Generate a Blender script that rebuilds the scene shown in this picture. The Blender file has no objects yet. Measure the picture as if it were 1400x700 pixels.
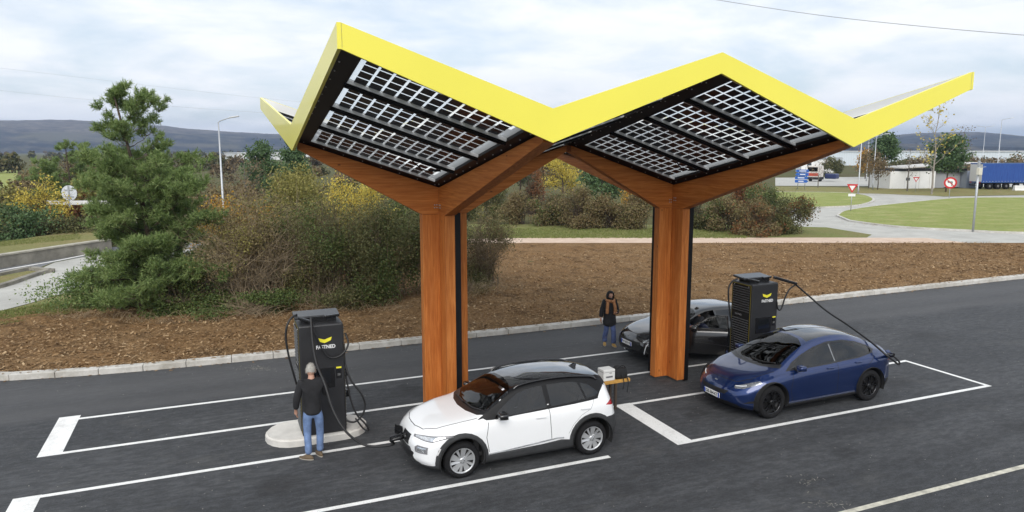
import bpy, bmesh, math, random
import numpy as np
from mathutils import Vector, Matrix, Euler
R = math.radians
rng = np.random.default_rng(7)
random.seed(7)
scene = bpy.context.scene
COL = scene.collection

# ---------------------------------------------------------------- camera
CAM_H, FPX, PITCH, YAW = 5.75, 977.0, R(8.327), R(22.648)
cam_d = bpy.data.cameras.new('camera'); cam = bpy.data.objects.new('camera', cam_d); COL.objects.link(cam)
cam.location = (0, 0, CAM_H); cam.rotation_euler = (R(90) - PITCH, 0, -YAW)
cam_d.sensor_width = 36; cam_d.lens = 36 * FPX / 1400; cam_d.clip_end = 20000; cam_d.clip_start = .1
scene.camera = cam
CM = Euler((R(90) - PITCH, 0, -YAW)).to_matrix()
def ray(u, v):
    return CM @ Vector(((u - 700) / FPX, -(v - 350) / FPX, -1))
def at(u, v, z=0.0):          # survey: the ground (height z) seen under a photo pixel
    d = ray(u, v); t = (z - CAM_H) / d.z
    return Vector((d.x * t, d.y * t, z))
def atY(u, v, y):
    d = ray(u, v); t = y / d.y
    return Vector((d.x * t, y, CAM_H + d.z * t))
def atD(u, v, dist):
    d = ray(u, v); h = math.hypot(d.x, d.y); t = dist / h
    return Vector((d.x * t, d.y * t, CAM_H + d.z * t))

# ---------------------------------------------------------------- naming
def tag(o, label=None, cat=None, group=None, kind=None):
    if label: o['label'] = label
    if cat: o['category'] = cat
    if group: o['group'] = group
    if kind: o['kind'] = kind
    return o
def thing(name, label, cat, loc=(0, 0, 0), rz=0, group=None):
    o = bpy.data.objects.new(name, None); COL.objects.link(o)
    o.location = loc; o.rotation_euler = (0, 0, rz); o.empty_display_size = .1
    return tag(o, label, cat, group)
def link(name, me, parent=None, label=None):
    o = bpy.data.objects.new(name, me); COL.objects.link(o)
    if parent is not None: o.parent = parent
    if label: o['label'] = label
    return o
def copy_tree(o, parent=None):
    c = o.copy(); COL.objects.link(c)
    if parent is not None: c.parent = parent
    for ch in list(o.children): copy_tree(ch, c)
    return c

# ---------------------------------------------------------------- materials
MATS = {}
def nodes_of(name):
    m = bpy.data.materials.new(name); m.use_nodes = True
    nt = m.node_tree; b = nt.nodes['Principled BSDF']
    return m, nt, b
def N(nt, t, **kw):
    n = nt.nodes.new(t)
    for k, v in kw.items():
        if k in n.inputs: n.inputs[k].default_value = v
        else: setattr(n, k, v)
    return n
def ramp(nt, fac, stops):
    r = nt.nodes.new('ShaderNodeValToRGB')
    e = r.color_ramp.elements
    while len(e) < len(stops): e.new(.5)
    for i, (p, c) in enumerate(stops):
        e[i].position = p; e[i].color = (*c, 1) if len(c) == 3 else c
    nt.links.new(fac, r.inputs[0]); return r.outputs[0]
def noise(nt, scale, detail=4, rough=.55, vec=None, dist=0):
    n = nt.nodes.new('ShaderNodeTexNoise'); n.inputs['Scale'].default_value = scale
    n.inputs['Detail'].default_value = detail; n.inputs['Roughness'].default_value = rough
    n.inputs['Distortion'].default_value = dist
    if vec is not None: nt.links.new(vec, n.inputs['Vector'])
    return n.outputs['Fac']
def coord(nt, kind='Object', scale=None):
    t = nt.nodes.new('ShaderNodeTexCoord')
    if scale is None: return t.outputs[kind]
    mp = nt.nodes.new('ShaderNodeMapping'); mp.inputs['Scale'].default_value = scale
    nt.links.new(t.outputs[kind], mp.inputs['Vector']); return mp.outputs[0]
def wpos(nt, scale=None):
    g = nt.nodes.new('ShaderNodeNewGeometry')
    if scale is None: return g.outputs['Position']
    mp = nt.nodes.new('ShaderNodeMapping'); mp.inputs['Scale'].default_value = scale
    nt.links.new(g.outputs['Position'], mp.inputs['Vector']); return mp.outputs[0]
def mix(nt, fac, a, b, mode='MIX'):
    m = nt.nodes.new('ShaderNodeMix'); m.data_type = 'RGBA'; m.blend_type = mode
    for s, x in ((m.inputs[0], fac), (m.inputs[6], a), (m.inputs[7], b)):
        if isinstance(x, (int, float)): s.default_value = x
        elif isinstance(x, tuple): s.default_value = (*x, 1) if len(x) == 3 else x
        else: nt.links.new(x, s)
    return m.outputs[2]
def math_(nt, op, a, b=None):
    m = nt.nodes.new('ShaderNodeMath'); m.operation = op
    for s, x in zip(m.inputs, (a, b)):
        if x is None: continue
        if isinstance(x, (int, float)): s.default_value = x
        else: nt.links.new(x, s)
    return m.outputs[0]
def bump(nt, b, h, strength=.3, dist=.02):
    n = nt.nodes.new('ShaderNodeBump'); n.inputs['Strength'].default_value = strength
    n.inputs['Distance'].default_value = dist
    nt.links.new(h, n.inputs['Height']); nt.links.new(n.outputs[0], b.inputs['Normal'])
def M(name, col, rough=.5, metal=0, var=0, vscale=3, coat=0, bmp=0, bscale=40, spec=None):
    """plain procedural material: colour with a little noise, optional fine bump"""
    if name in MATS: return MATS[name]
    m, nt, b = nodes_of(name)
    b.inputs['Roughness'].default_value = rough; b.inputs['Metallic'].default_value = metal
    b.inputs['Coat Weight'].default_value = coat; b.inputs['Coat Roughness'].default_value = .04
    if spec is not None: b.inputs['Specular IOR Level'].default_value = spec
    if var:
        f = noise(nt, vscale, 5, .6, coord(nt))
        lo = tuple(c * (1 - var) for c in col); hi = tuple(min(1, c * (1 + var)) for c in col)
        nt.links.new(ramp(nt, f, [(.3, lo), (.7, hi)]), b.inputs['Base Color'])
    else: b.inputs['Base Color'].default_value = (*col, 1)
    if bmp: bump(nt, b, noise(nt, bscale, 4, .6, coord(nt)), bmp, .01)
    MATS[name] = m; return m
def leaf_mat(name, cols, rough=.6, trans=.25, big=.6):
    """leaves: each leaf takes a colour of its own, with slow drifts through the crown"""
    if name in MATS: return MATS[name]
    m, nt, b = nodes_of(name)
    g = nt.nodes.new('ShaderNodeNewGeometry')
    f = math_(nt, 'ADD', math_(nt, 'MULTIPLY', g.outputs['Random Per Island'], .55),
              math_(nt, 'MULTIPLY', noise(nt, big, 2, .5, wpos(nt)), .5))
    n = len(cols)
    c = ramp(nt, f, [(.15 + .7 * i / (n - 1), cc) for i, cc in enumerate(cols)])
    nt.links.new(c, b.inputs['Base Color']); b.inputs['Roughness'].default_value = rough
    b.inputs['Specular IOR Level'].default_value = .25
    if trans:
        t = nt.nodes.new('ShaderNodeBsdfTranslucent'); nt.links.new(c, t.inputs['Color'])
        mx = nt.nodes.new('ShaderNodeMixShader'); mx.inputs[0].default_value = trans
        nt.links.new(b.outputs[0], mx.inputs[1]); nt.links.new(t.outputs[0], mx.inputs[2])
        nt.links.new(mx.outputs[0], nt.nodes['Material Output'].inputs['Surface'])
    MATS[name] = m; return m
def glass_mat(name, tint=.2, rough=.02):
    if name in MATS: return MATS[name]
    m, nt, b = nodes_of(name)
    b.inputs['Base Color'].default_value = (.008, .01, .012, 1); b.inputs['Roughness'].default_value = rough
    b.inputs['IOR'].default_value = 1.5
    t = nt.nodes.new('ShaderNodeBsdfTransparent'); t.inputs['Color'].default_value = (tint, tint * 1.03, tint * 1.02, 1)
    gl = nt.nodes.new('ShaderNodeBsdfGlossy'); gl.inputs['Roughness'].default_value = rough
    fr = nt.nodes.new('ShaderNodeFresnel'); fr.inputs['IOR'].default_value = 1.6 if 'screen' in name else (1.4 if 'door' in name else 1.8)
    mx = nt.nodes.new('ShaderNodeMixShader')
    nt.links.new(fr.outputs[0], mx.inputs[0]); nt.links.new(t.outputs[0], mx.inputs[1]); nt.links.new(gl.outputs[0], mx.inputs[2])
    nt.links.new(mx.outputs[0], nt.nodes['Material Output'].inputs['Surface'])
    MATS[name] = m; return m
def paint_mat(name, col, metal=0, rough=.25, dust=.14, ior=1.8):
    """car paint under a clear coat; the inside of the shell is dark trim"""
    if name in MATS: return MATS[name]
    m, nt, b = nodes_of(name)
    g = nt.nodes.new('ShaderNodeNewGeometry')
    dirt = noise(nt, 2.5, 6, .65, coord(nt))
    c0 = mix(nt, ramp(nt, dirt, [(.45, (0, 0, 0)), (.8, (dust,) * 3)]), col, (.35, .33, .3))
    nt.links.new(mix(nt, g.outputs['Backfacing'], c0, (.012, .012, .013)), b.inputs['Base Color'])
    b.inputs['Metallic'].default_value = metal
    nt.links.new(ramp(nt, dirt, [(.35, (rough,) * 3), (.8, (rough + .12,) * 3)]), b.inputs['Roughness'])
    b.inputs['Coat Weight'].default_value = 1.0; b.inputs['Coat Roughness'].default_value = .03; b.inputs['Coat IOR'].default_value = ior
    MATS[name] = m; return m

# ---------------------------------------------------------------- mesh collecting
def mesh_np(name, V, F, mat=None, smooth=False):
    """V (n,3) array, F (m,k) array of one polygon size"""
    V = np.asarray(V, np.float32).reshape(-1, 3); F = np.asarray(F, np.int32)
    me = bpy.data.meshes.new(name)
    me.vertices.add(len(V)); me.vertices.foreach_set('co', V.ravel())
    k = F.shape[1]
    me.loops.add(F.size); me.loops.foreach_set('vertex_index', F.ravel())
    me.polygons.add(len(F)); me.polygons.foreach_set('loop_start', np.arange(0, F.size, k, dtype=np.int32))
    me.polygons.foreach_set('loop_total', np.full(len(F), k, np.int32))
    if smooth: me.polygons.foreach_set('use_smooth', np.ones(len(F), bool))
    me.update(calc_edges=True)
    if mat: me.materials.append(mat)
    return me
class MB:
    def __init__(s): s.v = []; s.f = []; s.sm = []
    def add(s, V, F, smooth=False):
        o = len(s.v); s.v += [tuple(p) for p in V]
        s.f += [tuple(i + o for i in q) for q in F]; s.sm += [smooth] * len(F); return s
    def box(s, c, size, rot=None, bev=0):
        bm = bmesh.new(); bmesh.ops.create_cube(bm, size=1)
        bmesh.ops.scale(bm, vec=size, verts=bm.verts)
        if bev: bmesh.ops.bevel(bm, geom=bm.edges[:], offset=bev, segments=2, affect='EDGES', profile=.5)
        if rot is not None: bmesh.ops.rotate(bm, matrix=rot if isinstance(rot, Matrix) else Euler(rot).to_matrix(), verts=bm.verts)
        bmesh.ops.translate(bm, vec=c, verts=bm.verts)
        s.bm(bm); return s
    def bm(s, bm, smooth=False):
        bm.verts.index_update()
        s.add([v.co[:] for v in bm.verts], [[v.index for v in f.verts] for f in bm.faces], smooth); bm.free(); return s
    def bar(s, a, b, w, h=None, up=(0, 0, 1), bev=0):
        a, b = Vector(a), Vector(b); d = b - a; L = d.length; d.normalize(); h = h or w
        x = d.cross(Vector(up))
        x = x.normalized() if x.length > 1e-4 else Vector((1, 0, 0)); z = x.cross(d)
        m = Matrix((x, d, z)).transposed()
        return s.box((a + b) / 2, (w, L, h), m, bev)
    def tube(s, P, r, n=8, cap=True, smooth=True):
        P = [Vector(p) for p in P]; m = len(P)
        rr = r if isinstance(r, (list, tuple, np.ndarray)) else [r] * m
        V = []; F = []; prev = None
        for i, p in enumerate(P):
            d = (P[min(i + 1, m - 1)] - P[max(i - 1, 0)]).normalized()
            if prev is None:
                ref = Vector((0, 0, 1)) if abs(d.z) < .9 else Vector((1, 0, 0)); x = d.cross(ref).normalized()
            else:
                x = prev - d * prev.dot(d); x = x.normalized() if x.length > 1e-5 else d.orthogonal().normalized()
            prev = x; y = d.cross(x)
            for k in range(n):
                a = 2 * math.pi * k / n; V.append(p + (x * math.cos(a) + y * math.sin(a)) * rr[i])
        for i in range(m - 1):
            for k in range(n):
                k2 = (k + 1) % n; F.append((i * n + k, i * n + k2, (i + 1) * n + k2, (i + 1) * n + k))
        if cap: F += [tuple(range(n))[::-1], tuple((m - 1) * n + k for k in range(n))]
        return s.add(V, F, smooth)
    def cyl(s, a, b, r, r2=None, n=16, smooth=True): return s.tube([a, b], [r, r if r2 is None else r2], n, True, smooth)
    def lathe(s, prof, c=(0, 0, 0), axis='z', n=32, smooth=True):
        V = []; F = []; m = len(prof)
        for k in range(n):
            a = 2 * math.pi * k / n
            for r, h in prof:
                x, y = r * math.cos(a), r * math.sin(a)
                p = (x, y, h) if axis == 'z' else ((x, h, y) if axis == 'y' else (h, x, y))
                V.append((p[0] + c[0], p[1] + c[1], p[2] + c[2]))
        for k in range(n):
            k2 = (k + 1) % n
            for i in range(m - 1): F.append((k * m + i, k2 * m + i, k2 * m + i + 1, k * m + i + 1))
        return s.add(V, F, smooth)
    def prism(s, poly, a, b, fn=None):
        """poly in 2D extruded from a to b; fn(p, h) -> 3D point"""
        fn = fn or (lambda p, h: (p[0], p[1], h)); n = len(poly)
        V = [fn(p, a) for p in poly] + [fn(p, b) for p in poly]
        F = [tuple(range(n))[::-1], tuple(range(n, 2 * n))] + [(i, (i + 1) % n, n + (i + 1) % n, n + i) for i in range(n)]
        return s.add(V, F)
    def sphere(s, c, r, sc=(1, 1, 1), u=14, v=9, rot=None):
        bm = bmesh.new(); bmesh.ops.create_uvsphere(bm, u_segments=u, v_segments=v, radius=r)
        bmesh.ops.scale(bm, vec=sc, verts=bm.verts)
        if rot: bmesh.ops.rotate(bm, matrix=Euler(rot).to_matrix(), verts=bm.verts)
        bmesh.ops.translate(bm, vec=c, verts=bm.verts); return s.bm(bm, True)
    def mesh(s, name, mat):
        me = bpy.data.meshes.new(name); me.from_pydata(s.v, [], s.f)
        me.polygons.foreach_set('use_smooth', s.sm); me.materials.append(mat)
        bm = bmesh.new(); bm.from_mesh(me); bmesh.ops.recalc_face_normals(bm, faces=bm.faces); bm.to_mesh(me); bm.free()
        return me
    def build(s, name, mat, parent=None, label=None):
        return link(name, s.mesh(name, mat), parent, label)
def spline(P, k=8):
    """Catmull-Rom through points"""
    P = [Vector(p) for p in P]; out = []
    Q = [P[0] * 2 - P[1]] + P + [P[-1] * 2 - P[-2]]
    for i in range(1, len(Q) - 2):
        for j in range(k):
            t = j / k; a, b, c, d = Q[i - 1], Q[i], Q[i + 1], Q[i + 2]
            out.append(.5 * ((2 * b) + (c - a) * t + (2 * a - 5 * b + 4 * c - d) * t * t + (3 * b - a - 3 * c + d) * t ** 3))
    return out + [P[-1]]
def text_mesh(name, body, size, mat, depth=.002, bold=.0, sx=1):
    """lettering as a flat mesh, centred, in local XY"""
    cu = bpy.data.curves.new(name, 'FONT'); cu.body = body; cu.size = size; cu.extrude = depth
    cu.align_x = 'CENTER'; cu.align_y = 'CENTER'; cu.offset = bold
    o = bpy.data.objects.new(name, cu); COL.objects.link(o)
    bpy.context.view_layer.update()
    me = bpy.data.meshes.new_from_object(o.evaluated_get(bpy.context.evaluated_depsgraph_get()))
    bpy.data.objects.remove(o)
    me.materials.clear(); me.materials.append(mat); me.name = name
    if sx != 1: me.transform(Matrix.Diagonal((sx, 1, 1, 1)))
    return me
def pchip(tab):
    x = np.array([t[0] for t in tab], float); y = np.array([t[1] for t in tab], float)
    h = np.diff(x); d = np.diff(y) / h; m = np.zeros_like(y)
    m[0], m[-1] = d[0], d[-1]
    for i in range(1, len(x) - 1):
        if d[i - 1] * d[i] > 0:
            w1, w2 = 2 * h[i] + h[i - 1], h[i] + 2 * h[i - 1]; m[i] = (w1 + w2) / (w1 / d[i - 1] + w2 / d[i])
    def f(q):
        q = np.clip(np.asarray(q, float), x[0], x[-1]); i = np.clip(np.searchsorted(x, q) - 1, 0, len(h) - 1)
        t = (q - x[i]) / h[i]
        return ((1 + 2 * t) * (1 - t) ** 2 * y[i] + t * (1 - t) ** 2 * h[i] * m[i] + t * t * (3 - 2 * t) * y[i + 1] + t * t * (t - 1) * h[i] * m[i + 1])
    return f
# ================================================================ cars
from mathutils.bvhtree import BVHTree
def inpoly(p, poly):
    x, y = p; c = False; n = len(poly)
    for i in range(n):
        x1, y1 = poly[i]; x2, y2 = poly[(i + 1) % n]
        if (y1 > y) != (y2 > y) and x < (x2 - x1) * (y - y1) / (y2 - y1) + x1: c = not c
    return c
def strip(pts, w):
    """thin band polygon along a polyline (panel gaps, trims)"""
    pts = [Vector(p) for p in pts]; L = []; Rr = []
    for i, p in enumerate(pts):
        d = (pts[min(i + 1, len(pts) - 1)] - pts[max(i - 1, 0)]).normalized(); n = Vector((-d.y, d.x)) * w / 2
        L.append(tuple(p + n)); Rr.append(tuple(p - n))
    return L + Rr[::-1]
def circ(cx, cz, r, n=22, a0=0, a1=2 * math.pi):
    return [(cx + r * math.cos(a0 + (a1 - a0) * k / n), cz + r * math.sin(a0 + (a1 - a0) * k / n)) for k in range(n)]
AX = {'side': (0, 2), 'top': (0, 1), 'front': (1, 2), 'rear': (1, 2)}
def shell(S):
    L = S['L']; f = {k: pchip(S[k]) for k in ('zt', 'zbelt', 'zrail', 'yw', 'yb', 'yr', 'zb')}
    xs = np.unique(np.concatenate([np.linspace(0, .14, 7), np.linspace(.14, L - .14, 62), np.linspace(L - .14, L, 7)]))
    half = []
    for x in xs:
        zt, zbt, zr, yw, yb, yr, zb = [float(f[k](x)) for k in ('zt', 'zbelt', 'zrail', 'yw', 'yb', 'yr', 'zb')]
        zr = min(zr, zt - .004); zbt = min(zbt, zr - .004)
        zs = S.get('crease', .72); h = zbt - zb
        ctl = [(0, zb), (yw * .55, zb), (yw - .10, zb + .012), (yw - .02, zb + .09), (yw - .004, zb + h * .30), (yw, zb + h * .52), (yw - .004, zb + h * zs),
               (yb + (yw - yb) * .55, zbt - .05 * min(1, h / .5)), (yb, zbt), (yb + (yr - yb) * .52, zbt + (zr - zbt) * .55), (yr, zr), (yr * .86, zr + (zt - zr) * .52), (yr * .5, zr + (zt - zr) * .88), (0, zt)]
        u = np.arange(len(ctl)); q = np.linspace(0, len(ctl) - 1, (len(ctl) - 1) * 4 + 1)
        py = pchip(list(zip(u, [c[0] for c in ctl])))(q); pz = pchip(list(zip(u, [c[1] for c in ctl])))(q)
        # rounded ends
        rr = S.get('round', .11)
        for e, dx in ((0, x), (1, L - x)):
            if dx < rr:
                k = rr * (1 - math.sqrt(max(0, 1 - ((rr - dx) / rr) ** 2))) * .75
                cz = (zt + zb) / 2
                py = py * max(.05, (yw - k) / yw); pz = cz + (pz - cz) * max(.05, ((zt - zb) / 2 - k) / ((zt - zb) / 2))
        half.append((py, pz))
    n = len(half[0][0]); V = []
    def warp(x, y, z):
        wf = max(0, 1 - x / 1.0) ** 1.6; wr = max(0, 1 - (L - x) / .8) ** 1.6
        yy = min(1.1, abs(y) / .9)
        x += wf * (S['cf'] * yy ** S.get('cfp', 2.4) + float(S['_lf'](z)))
        x -= wr * (S['cr'] * yy ** 2.4 + float(S['_lr'](z)))
        return (x, y, z)
    S['_lf'] = pchip(S['lean_f']); S['_lr'] = pchip(S['lean_r'])
    bm = bmesh.new(); rows = []
    for x, (py, pz) in zip(xs, half):
        row = []
        for j in range(n):
            row.append(bm.verts.new(warp(x, py[j], pz[j])))
        for j in range(n - 2, 0, -1):
            row.append(bm.verts.new(warp(x, -py[j], pz[j])))
        rows.append(row)
    m = len(rows[0])
    for i in range(len(rows) - 1):
        for j in range(m):
            bm.faces.new((rows[i][j], rows[i + 1][j], rows[i + 1][(j + 1) % m], rows[i][(j + 1) % m]))
    for row, x, (py, pz) in ((rows[0], 0, half[0]), (rows[-1], L, half[-1])):      # closed ends, subdivided across
        K = 14; grid = []
        for j in range(n):
            r = row[j]; l = row[(m - j) % m] if 0 < j < n - 1 else row[j]
            if l is r: grid.append([r] * (K + 1)); continue
            g = [r] + [bm.verts.new(warp(x, py[j] * (1 - 2 * k / K), pz[j])) for k in range(1, K)] + [l]; grid.append(g)
        for j in range(n - 1):
            for k in range(K):
                q = [grid[j][k], grid[j + 1][k], grid[j + 1][k + 1], grid[j][k + 1]]; u = []
                for v in q:
                    if v not in u: u.append(v)
                if len(u) > 2:
                    try: bm.faces.new(u)
                    except ValueError: pass
    bmesh.ops.recalc_face_normals(bm, faces=bm.faces); bm.normal_update()
    S['_f'] = f
    return bm
def cut(bm, feats, names):
    def cond(f, pr, lim):
        n = f.normal; c = f.calc_center_median()
        if pr == 'side': ok = abs(n.y) > .22
        elif pr == 'top': ok = n.z > .12
        elif pr == 'front': ok = n.x < -.12 and c.x < 1.3
        else: ok = n.x > .12
        if ok and lim:
            a, lo, hi = lim; ok = lo <= c[a] <= hi
        return ok
    for fe in feats:
        part, pr, poly = fe[:3]; lim = fe[3] if len(fe) > 3 else None
        a, b = AX[pr]; xs = [p[0] for p in poly]; ys = [p[1] for p in poly]
        bb = (min(xs), max(xs), min(ys), max(ys)); sel = []
        for f in bm.faces:
            if not cond(f, pr, lim): continue
            qa = [v.co[a] for v in f.verts]; qb = [v.co[b] for v in f.verts]
            if max(qa) < bb[0] or min(qa) > bb[1] or max(qb) < bb[2] or min(qb) > bb[3]: continue
            sel.append(f)
        if not sel: continue
        n = len(poly); geom = sel
        for i in range(n):
            p, q = poly[i], poly[(i + 1) % n]; d = (q[0] - p[0], q[1] - p[1])
            if abs(d[0]) + abs(d[1]) < 1e-6: continue
            co = [0, 0, 0]; no = [0, 0, 0]; co[a], co[b] = p; no[a], no[b] = -d[1], d[0]
            # only the faces the edge itself passes through
            ea = (min(p[0], q[0]) - .02, max(p[0], q[0]) + .02); eb = (min(p[1], q[1]) - .02, max(p[1], q[1]) + .02)
            hit = []
            rest = []
            for f in geom:
                qa = [v.co[a] for v in f.verts]; qb = [v.co[b] for v in f.verts]
                (hit if not (max(qa) < ea[0] or min(qa) > ea[1] or max(qb) < eb[0] or min(qb) > eb[1]) else rest).append(f)
            if not hit: continue
            es = {e for f in hit for e in f.edges}; vs = {v for f in hit for v in f.verts}
            r = bmesh.ops.bisect_plane(bm, geom=hit + list(es) + list(vs), dist=1e-6, plane_co=co, plane_no=no)
            geom = list({g for g in r['geom'] if isinstance(g, bmesh.types.BMFace)} | {f for f in rest if f.is_valid})
        idx = names.index(part)
        for f in geom:
            if not f.is_valid: continue
            c = f.calc_center_median()
            if inpoly((c[a], c[b]), poly): f.material_index = idx
def split_parts(bm, names, mats, parent, proud={}, skip=()):
    bm.normal_update()
    out = {}; jobs = []
    for i, nm in enumerate(names):
        if nm in skip: continue
        fs = [f for f in bm.faces if f.material_index == i]
        if not fs: continue
        if nm.split('|')[0] in ('side_window', 'tail_light', 'side_reflector', 'sill_strip', 'daytime_lamp', 'window_trim'):
            jobs += [(nm, [f for f in fs if f.calc_center_median().y * s > 0]) for s in (-1, 1)]
        else: jobs.append((nm, fs))
    for nm, fs in jobs:
        if not fs: continue
        vid = {}; V = []; Nn = []; F = []
        for f in fs:
            q = []
            for v in f.verts:
                if v.index not in vid or V[vid[v.index]] is None:
                    vid[v.index] = len(V); V.append(v.co.copy()); Nn.append(v.normal.copy())
                q.append(vid[v.index])
            F.append(q)
        off = proud.get(nm, 0)
        if off:                                             # stands proud of the sheet metal, with its edges closed
            n0 = len(V); cnt = {}
            for q in F:
                for k in range(len(q)):
                    e = (q[k], q[(k + 1) % len(q)]); cnt[e] = 1
            rim = [e for e in cnt if (e[1], e[0]) not in cnt]
            V2 = [v + n * off for v, n in zip(V, Nn)]
            F2 = F + [(e[1], e[0], e[0] + n0, e[1] + n0) for e in rim]
            me = bpy.data.meshes.new(nm); me.from_pydata(V2 + V, [], F2)
        else:
            me = bpy.data.meshes.new(nm); me.from_pydata(V, [], F)
        me.polygons.foreach_set('use_smooth', [True] * len(F) + [False] * (len(me.polygons) - len(F)))
        if not off:
            me.update(); me.normals_split_custom_set_from_vertices([tuple(n) for n in Nn])
        me.materials.append(mats[nm])
        base = nm.split('|')[0]
        out[nm] = link(base, me, parent)
    return out
def wheel(parent, x, y, r, w, style, rim_r, side, cols):
    """side -1: outer face towards -y"""
    s = side
    o = MB(); hw = w / 2
    prof = [(rim_r - .015, -hw + .02), (rim_r + .012, -hw), (r - .06, -hw - .004), (r - .02, -hw + .014), (r - .003, -hw + .045), (r, -hw + .07), (r, hw - .07), (r - .003, hw - .045), (r - .02, hw - .014), (r - .06, hw + .004), (rim_r + .012, hw), (rim_r - .015, hw - .02)]
    o.lathe([(a, b) for a, b in prof], (0, 0, 0), 'y', 44)
    W = link('wheel', o.mesh('tyre', M('tyre_rubber', (.010, .010, .011), .88, var=.3, vscale=9, spec=.25)), parent); W.location = (x, y, r)
    W.name = 'wheel'
    f = s * (hw - .022)
    b = MB(); b.lathe([(0, f - s * .06), (rim_r * .55, f - s * .065), (rim_r - .03, f - s * .08), (rim_r - .012, f - s * .02), (rim_r - .01, -f)], (0, 0, 0), 'y', 40)
    b.build('rim_barrel', cols['barrel'], W)
    g = MB(); g.lathe([(rim_r - .028, f - s * .01), (rim_r - .02, f + s * .006), (rim_r + .002, f + s * .012), (rim_r + .006, f - s * .004), (rim_r - .022, f - s * .03), (rim_r - .028, f - s * .01)], (0, 0, 0), 'y', 44)
    g.lathe([(0, f + s * .012), (.03, f + s * .012), (.055, f + s * .004), (.062, f - s * .03)], (0, 0, 0), 'y', 24)
    def spoke(a, w0, w1, sk, dep=.014, r0=.045, r1=None):
        r1 = r1 or rim_r - .022; c, n = math.cos(a), math.sin(a); P = []
        for rr, ww, k in ((r0, w0, 0), ((r0 + r1) * .5, (w0 + w1) * .5, sk * .5), (r1, w1, sk)):
            for t in (-ww / 2 + k, ww / 2 + k): P.append((rr * c - t * n, rr * n + t * c))
        V = [(p[0], f + s * .004 + (0 if i % 2 else -s * .012 * (style == 'blade')), p[1]) for i, p in enumerate(P)] + [(p[0], f - s * dep * 2, p[1]) for p in P]
        F = [(0, 2, 3, 1), (2, 4, 5, 3), (0, 6, 8, 2), (2, 8, 10, 4), (1, 3, 9, 7), (3, 5, 11, 9), (4, 10, 11, 5), (0, 1, 7, 6)]
        g.add(V, F)
    if style == 'blade':
        for k in range(5):
            a = 2 * math.pi * k / 5 + .3
            spoke(a, .06, .115, .03 * s); spoke(a + .62, .03, .05, .035 * s)
    elif style == 'twin':
        for k in range(5):
            a = 2 * math.pi * k / 5 + .2
            spoke(a - .13, .035, .026, -.01); spoke(a + .13, .035, .026, .01); spoke(a + .13, .02, .012, .05, r0=.13)
    else:
        for k in range(10): spoke(2 * math.pi * k / 10, .03, .034, .01)
    g.build('spokes', cols['spoke'], W)
    d = MB()
    for k in range(5):
        a = 2 * math.pi * k / 5
        d.cyl((.035 * math.cos(a), f + s * .002, .035 * math.sin(a)), (.035 * math.cos(a), f + s * .014, .035 * math.sin(a)), .007, n=6)
    d.build('lug_nut', cols['barrel'], W)
    return W
def surf(bvh, o, d):
    h = bvh.ray_cast(Vector(o), Vector(d)); return h[0], h[1]
def plate(parent, bvh, z, text, y=0, tilt=None):
    p, n = surf(bvh, (-2, y, z), (1, 0, 0))
    mb = MB(); mb.box((0, 0, 0), (.012, .52, .112), bev=.004)
    me = mb.mesh('number_plate', M('plate_white', (.82, .82, .8), .4))
    o = link('number_plate', me, parent); o.location = (p.x - .012, y, z); o.rotation_euler = (0, tilt if tilt is not None else math.atan2(-n.z, -n.x) * .7, 0)
    b = MB()
    b.box((-.0075, .237, 0), (.003, .045, .108)); b.box((-.0075, -.237, 0), (.003, .045, .108))
    b.build('plate_band', M('plate_blue', (.02, .07, .42), .4), o)
    t = link('plate_lettering', text_mesh('plate_lettering', text, .105, M('plate_ink', (.012, .012, .014), .5), .001, .001, .82), o)
    t.rotation_euler = (R(90), 0, R(-90)); t.location = (-.0085, 0, .0)
    return o
def common(root, S, bm, bvh, dark):
    """floor, seats, dashboard, wheel housings"""
    L = S['L']; x0, x1 = S['wx']; b = MB()
    b.box(((S['cowl'] + x1 - .1) / 2, 0, .34), (x1 - .1 - S['cowl'], 1.46, .08), bev=.02)
    b.box((S['cowl'] + .30, 0, .80), (.42, 1.36, .2), bev=.07)
    b.box((S['cowl'] + .02, 0, .62), (.1, 1.4, .5))
    b.build('dashboard', dark, root)
    for sx, sy in ((S['seat'], -.38), (S['seat'], .38)):
        s = MB(); s.box((sx, sy, .56), (.5, .5, .16), (0, R(-8), 0), .06); s.box((sx + .32, sy, .9), (.14, .48, .62), (0, R(16), 0), .06)
        s.box((sx + .44, sy, 1.27), (.1, .26, .17), (0, R(12), 0), .04); s.build('front_seat', dark, root)
    s = MB(); sx = S['seat'] + .88
    s.box((sx, 0, .58), (.48, 1.24, .16), (0, R(-6), 0), .06); s.box((sx + .32, 0, .9), (.14, 1.24, .6), (0, R(18), 0), .06)
    for y in (-.4, .4): s.box((sx + .43, y, 1.2), (.09, .24, .14), (0, R(12), 0), .04)
    s.build('rear_seat', dark, root)
    sw = MB(); sw.tube([Vector((S['seat'] - .42, -.38, .9)) + Vector((.06 * math.sin(a) * -1, .18 * math.cos(a), .17 * math.sin(a))) for a in np.linspace(0, 2 * math.pi, 24)], .014, 6)
    sw.bar((S['seat'] - .42, -.54, .9), (S['seat'] - .42, -.22, .9), .03); sw.build('steering_wheel', dark, root)
    for wx in (x0, x1):
        for sy in (-1, 1):
            h = MB(); r = S['arch'] + .015; P = [(wx + r * math.cos(a), S['wr'] + .02 + r * math.sin(a)) for a in np.linspace(-.35, math.pi + .35, 18)]
            V = [(p[0], sy * y, p[1]) for y in (S['yin'], S['ytr'] + .16) for p in P]
            F = [(i, i + 1, i + 19, i + 18) for i in range(17)]
            h.add(V, F, True); h.add([(p[0], sy * S['yin'], p[1]) for p in P], [tuple(range(18))])
            h.build('wheel_housing', M('underbody', (.012, .012, .012), .9), root)
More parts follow.
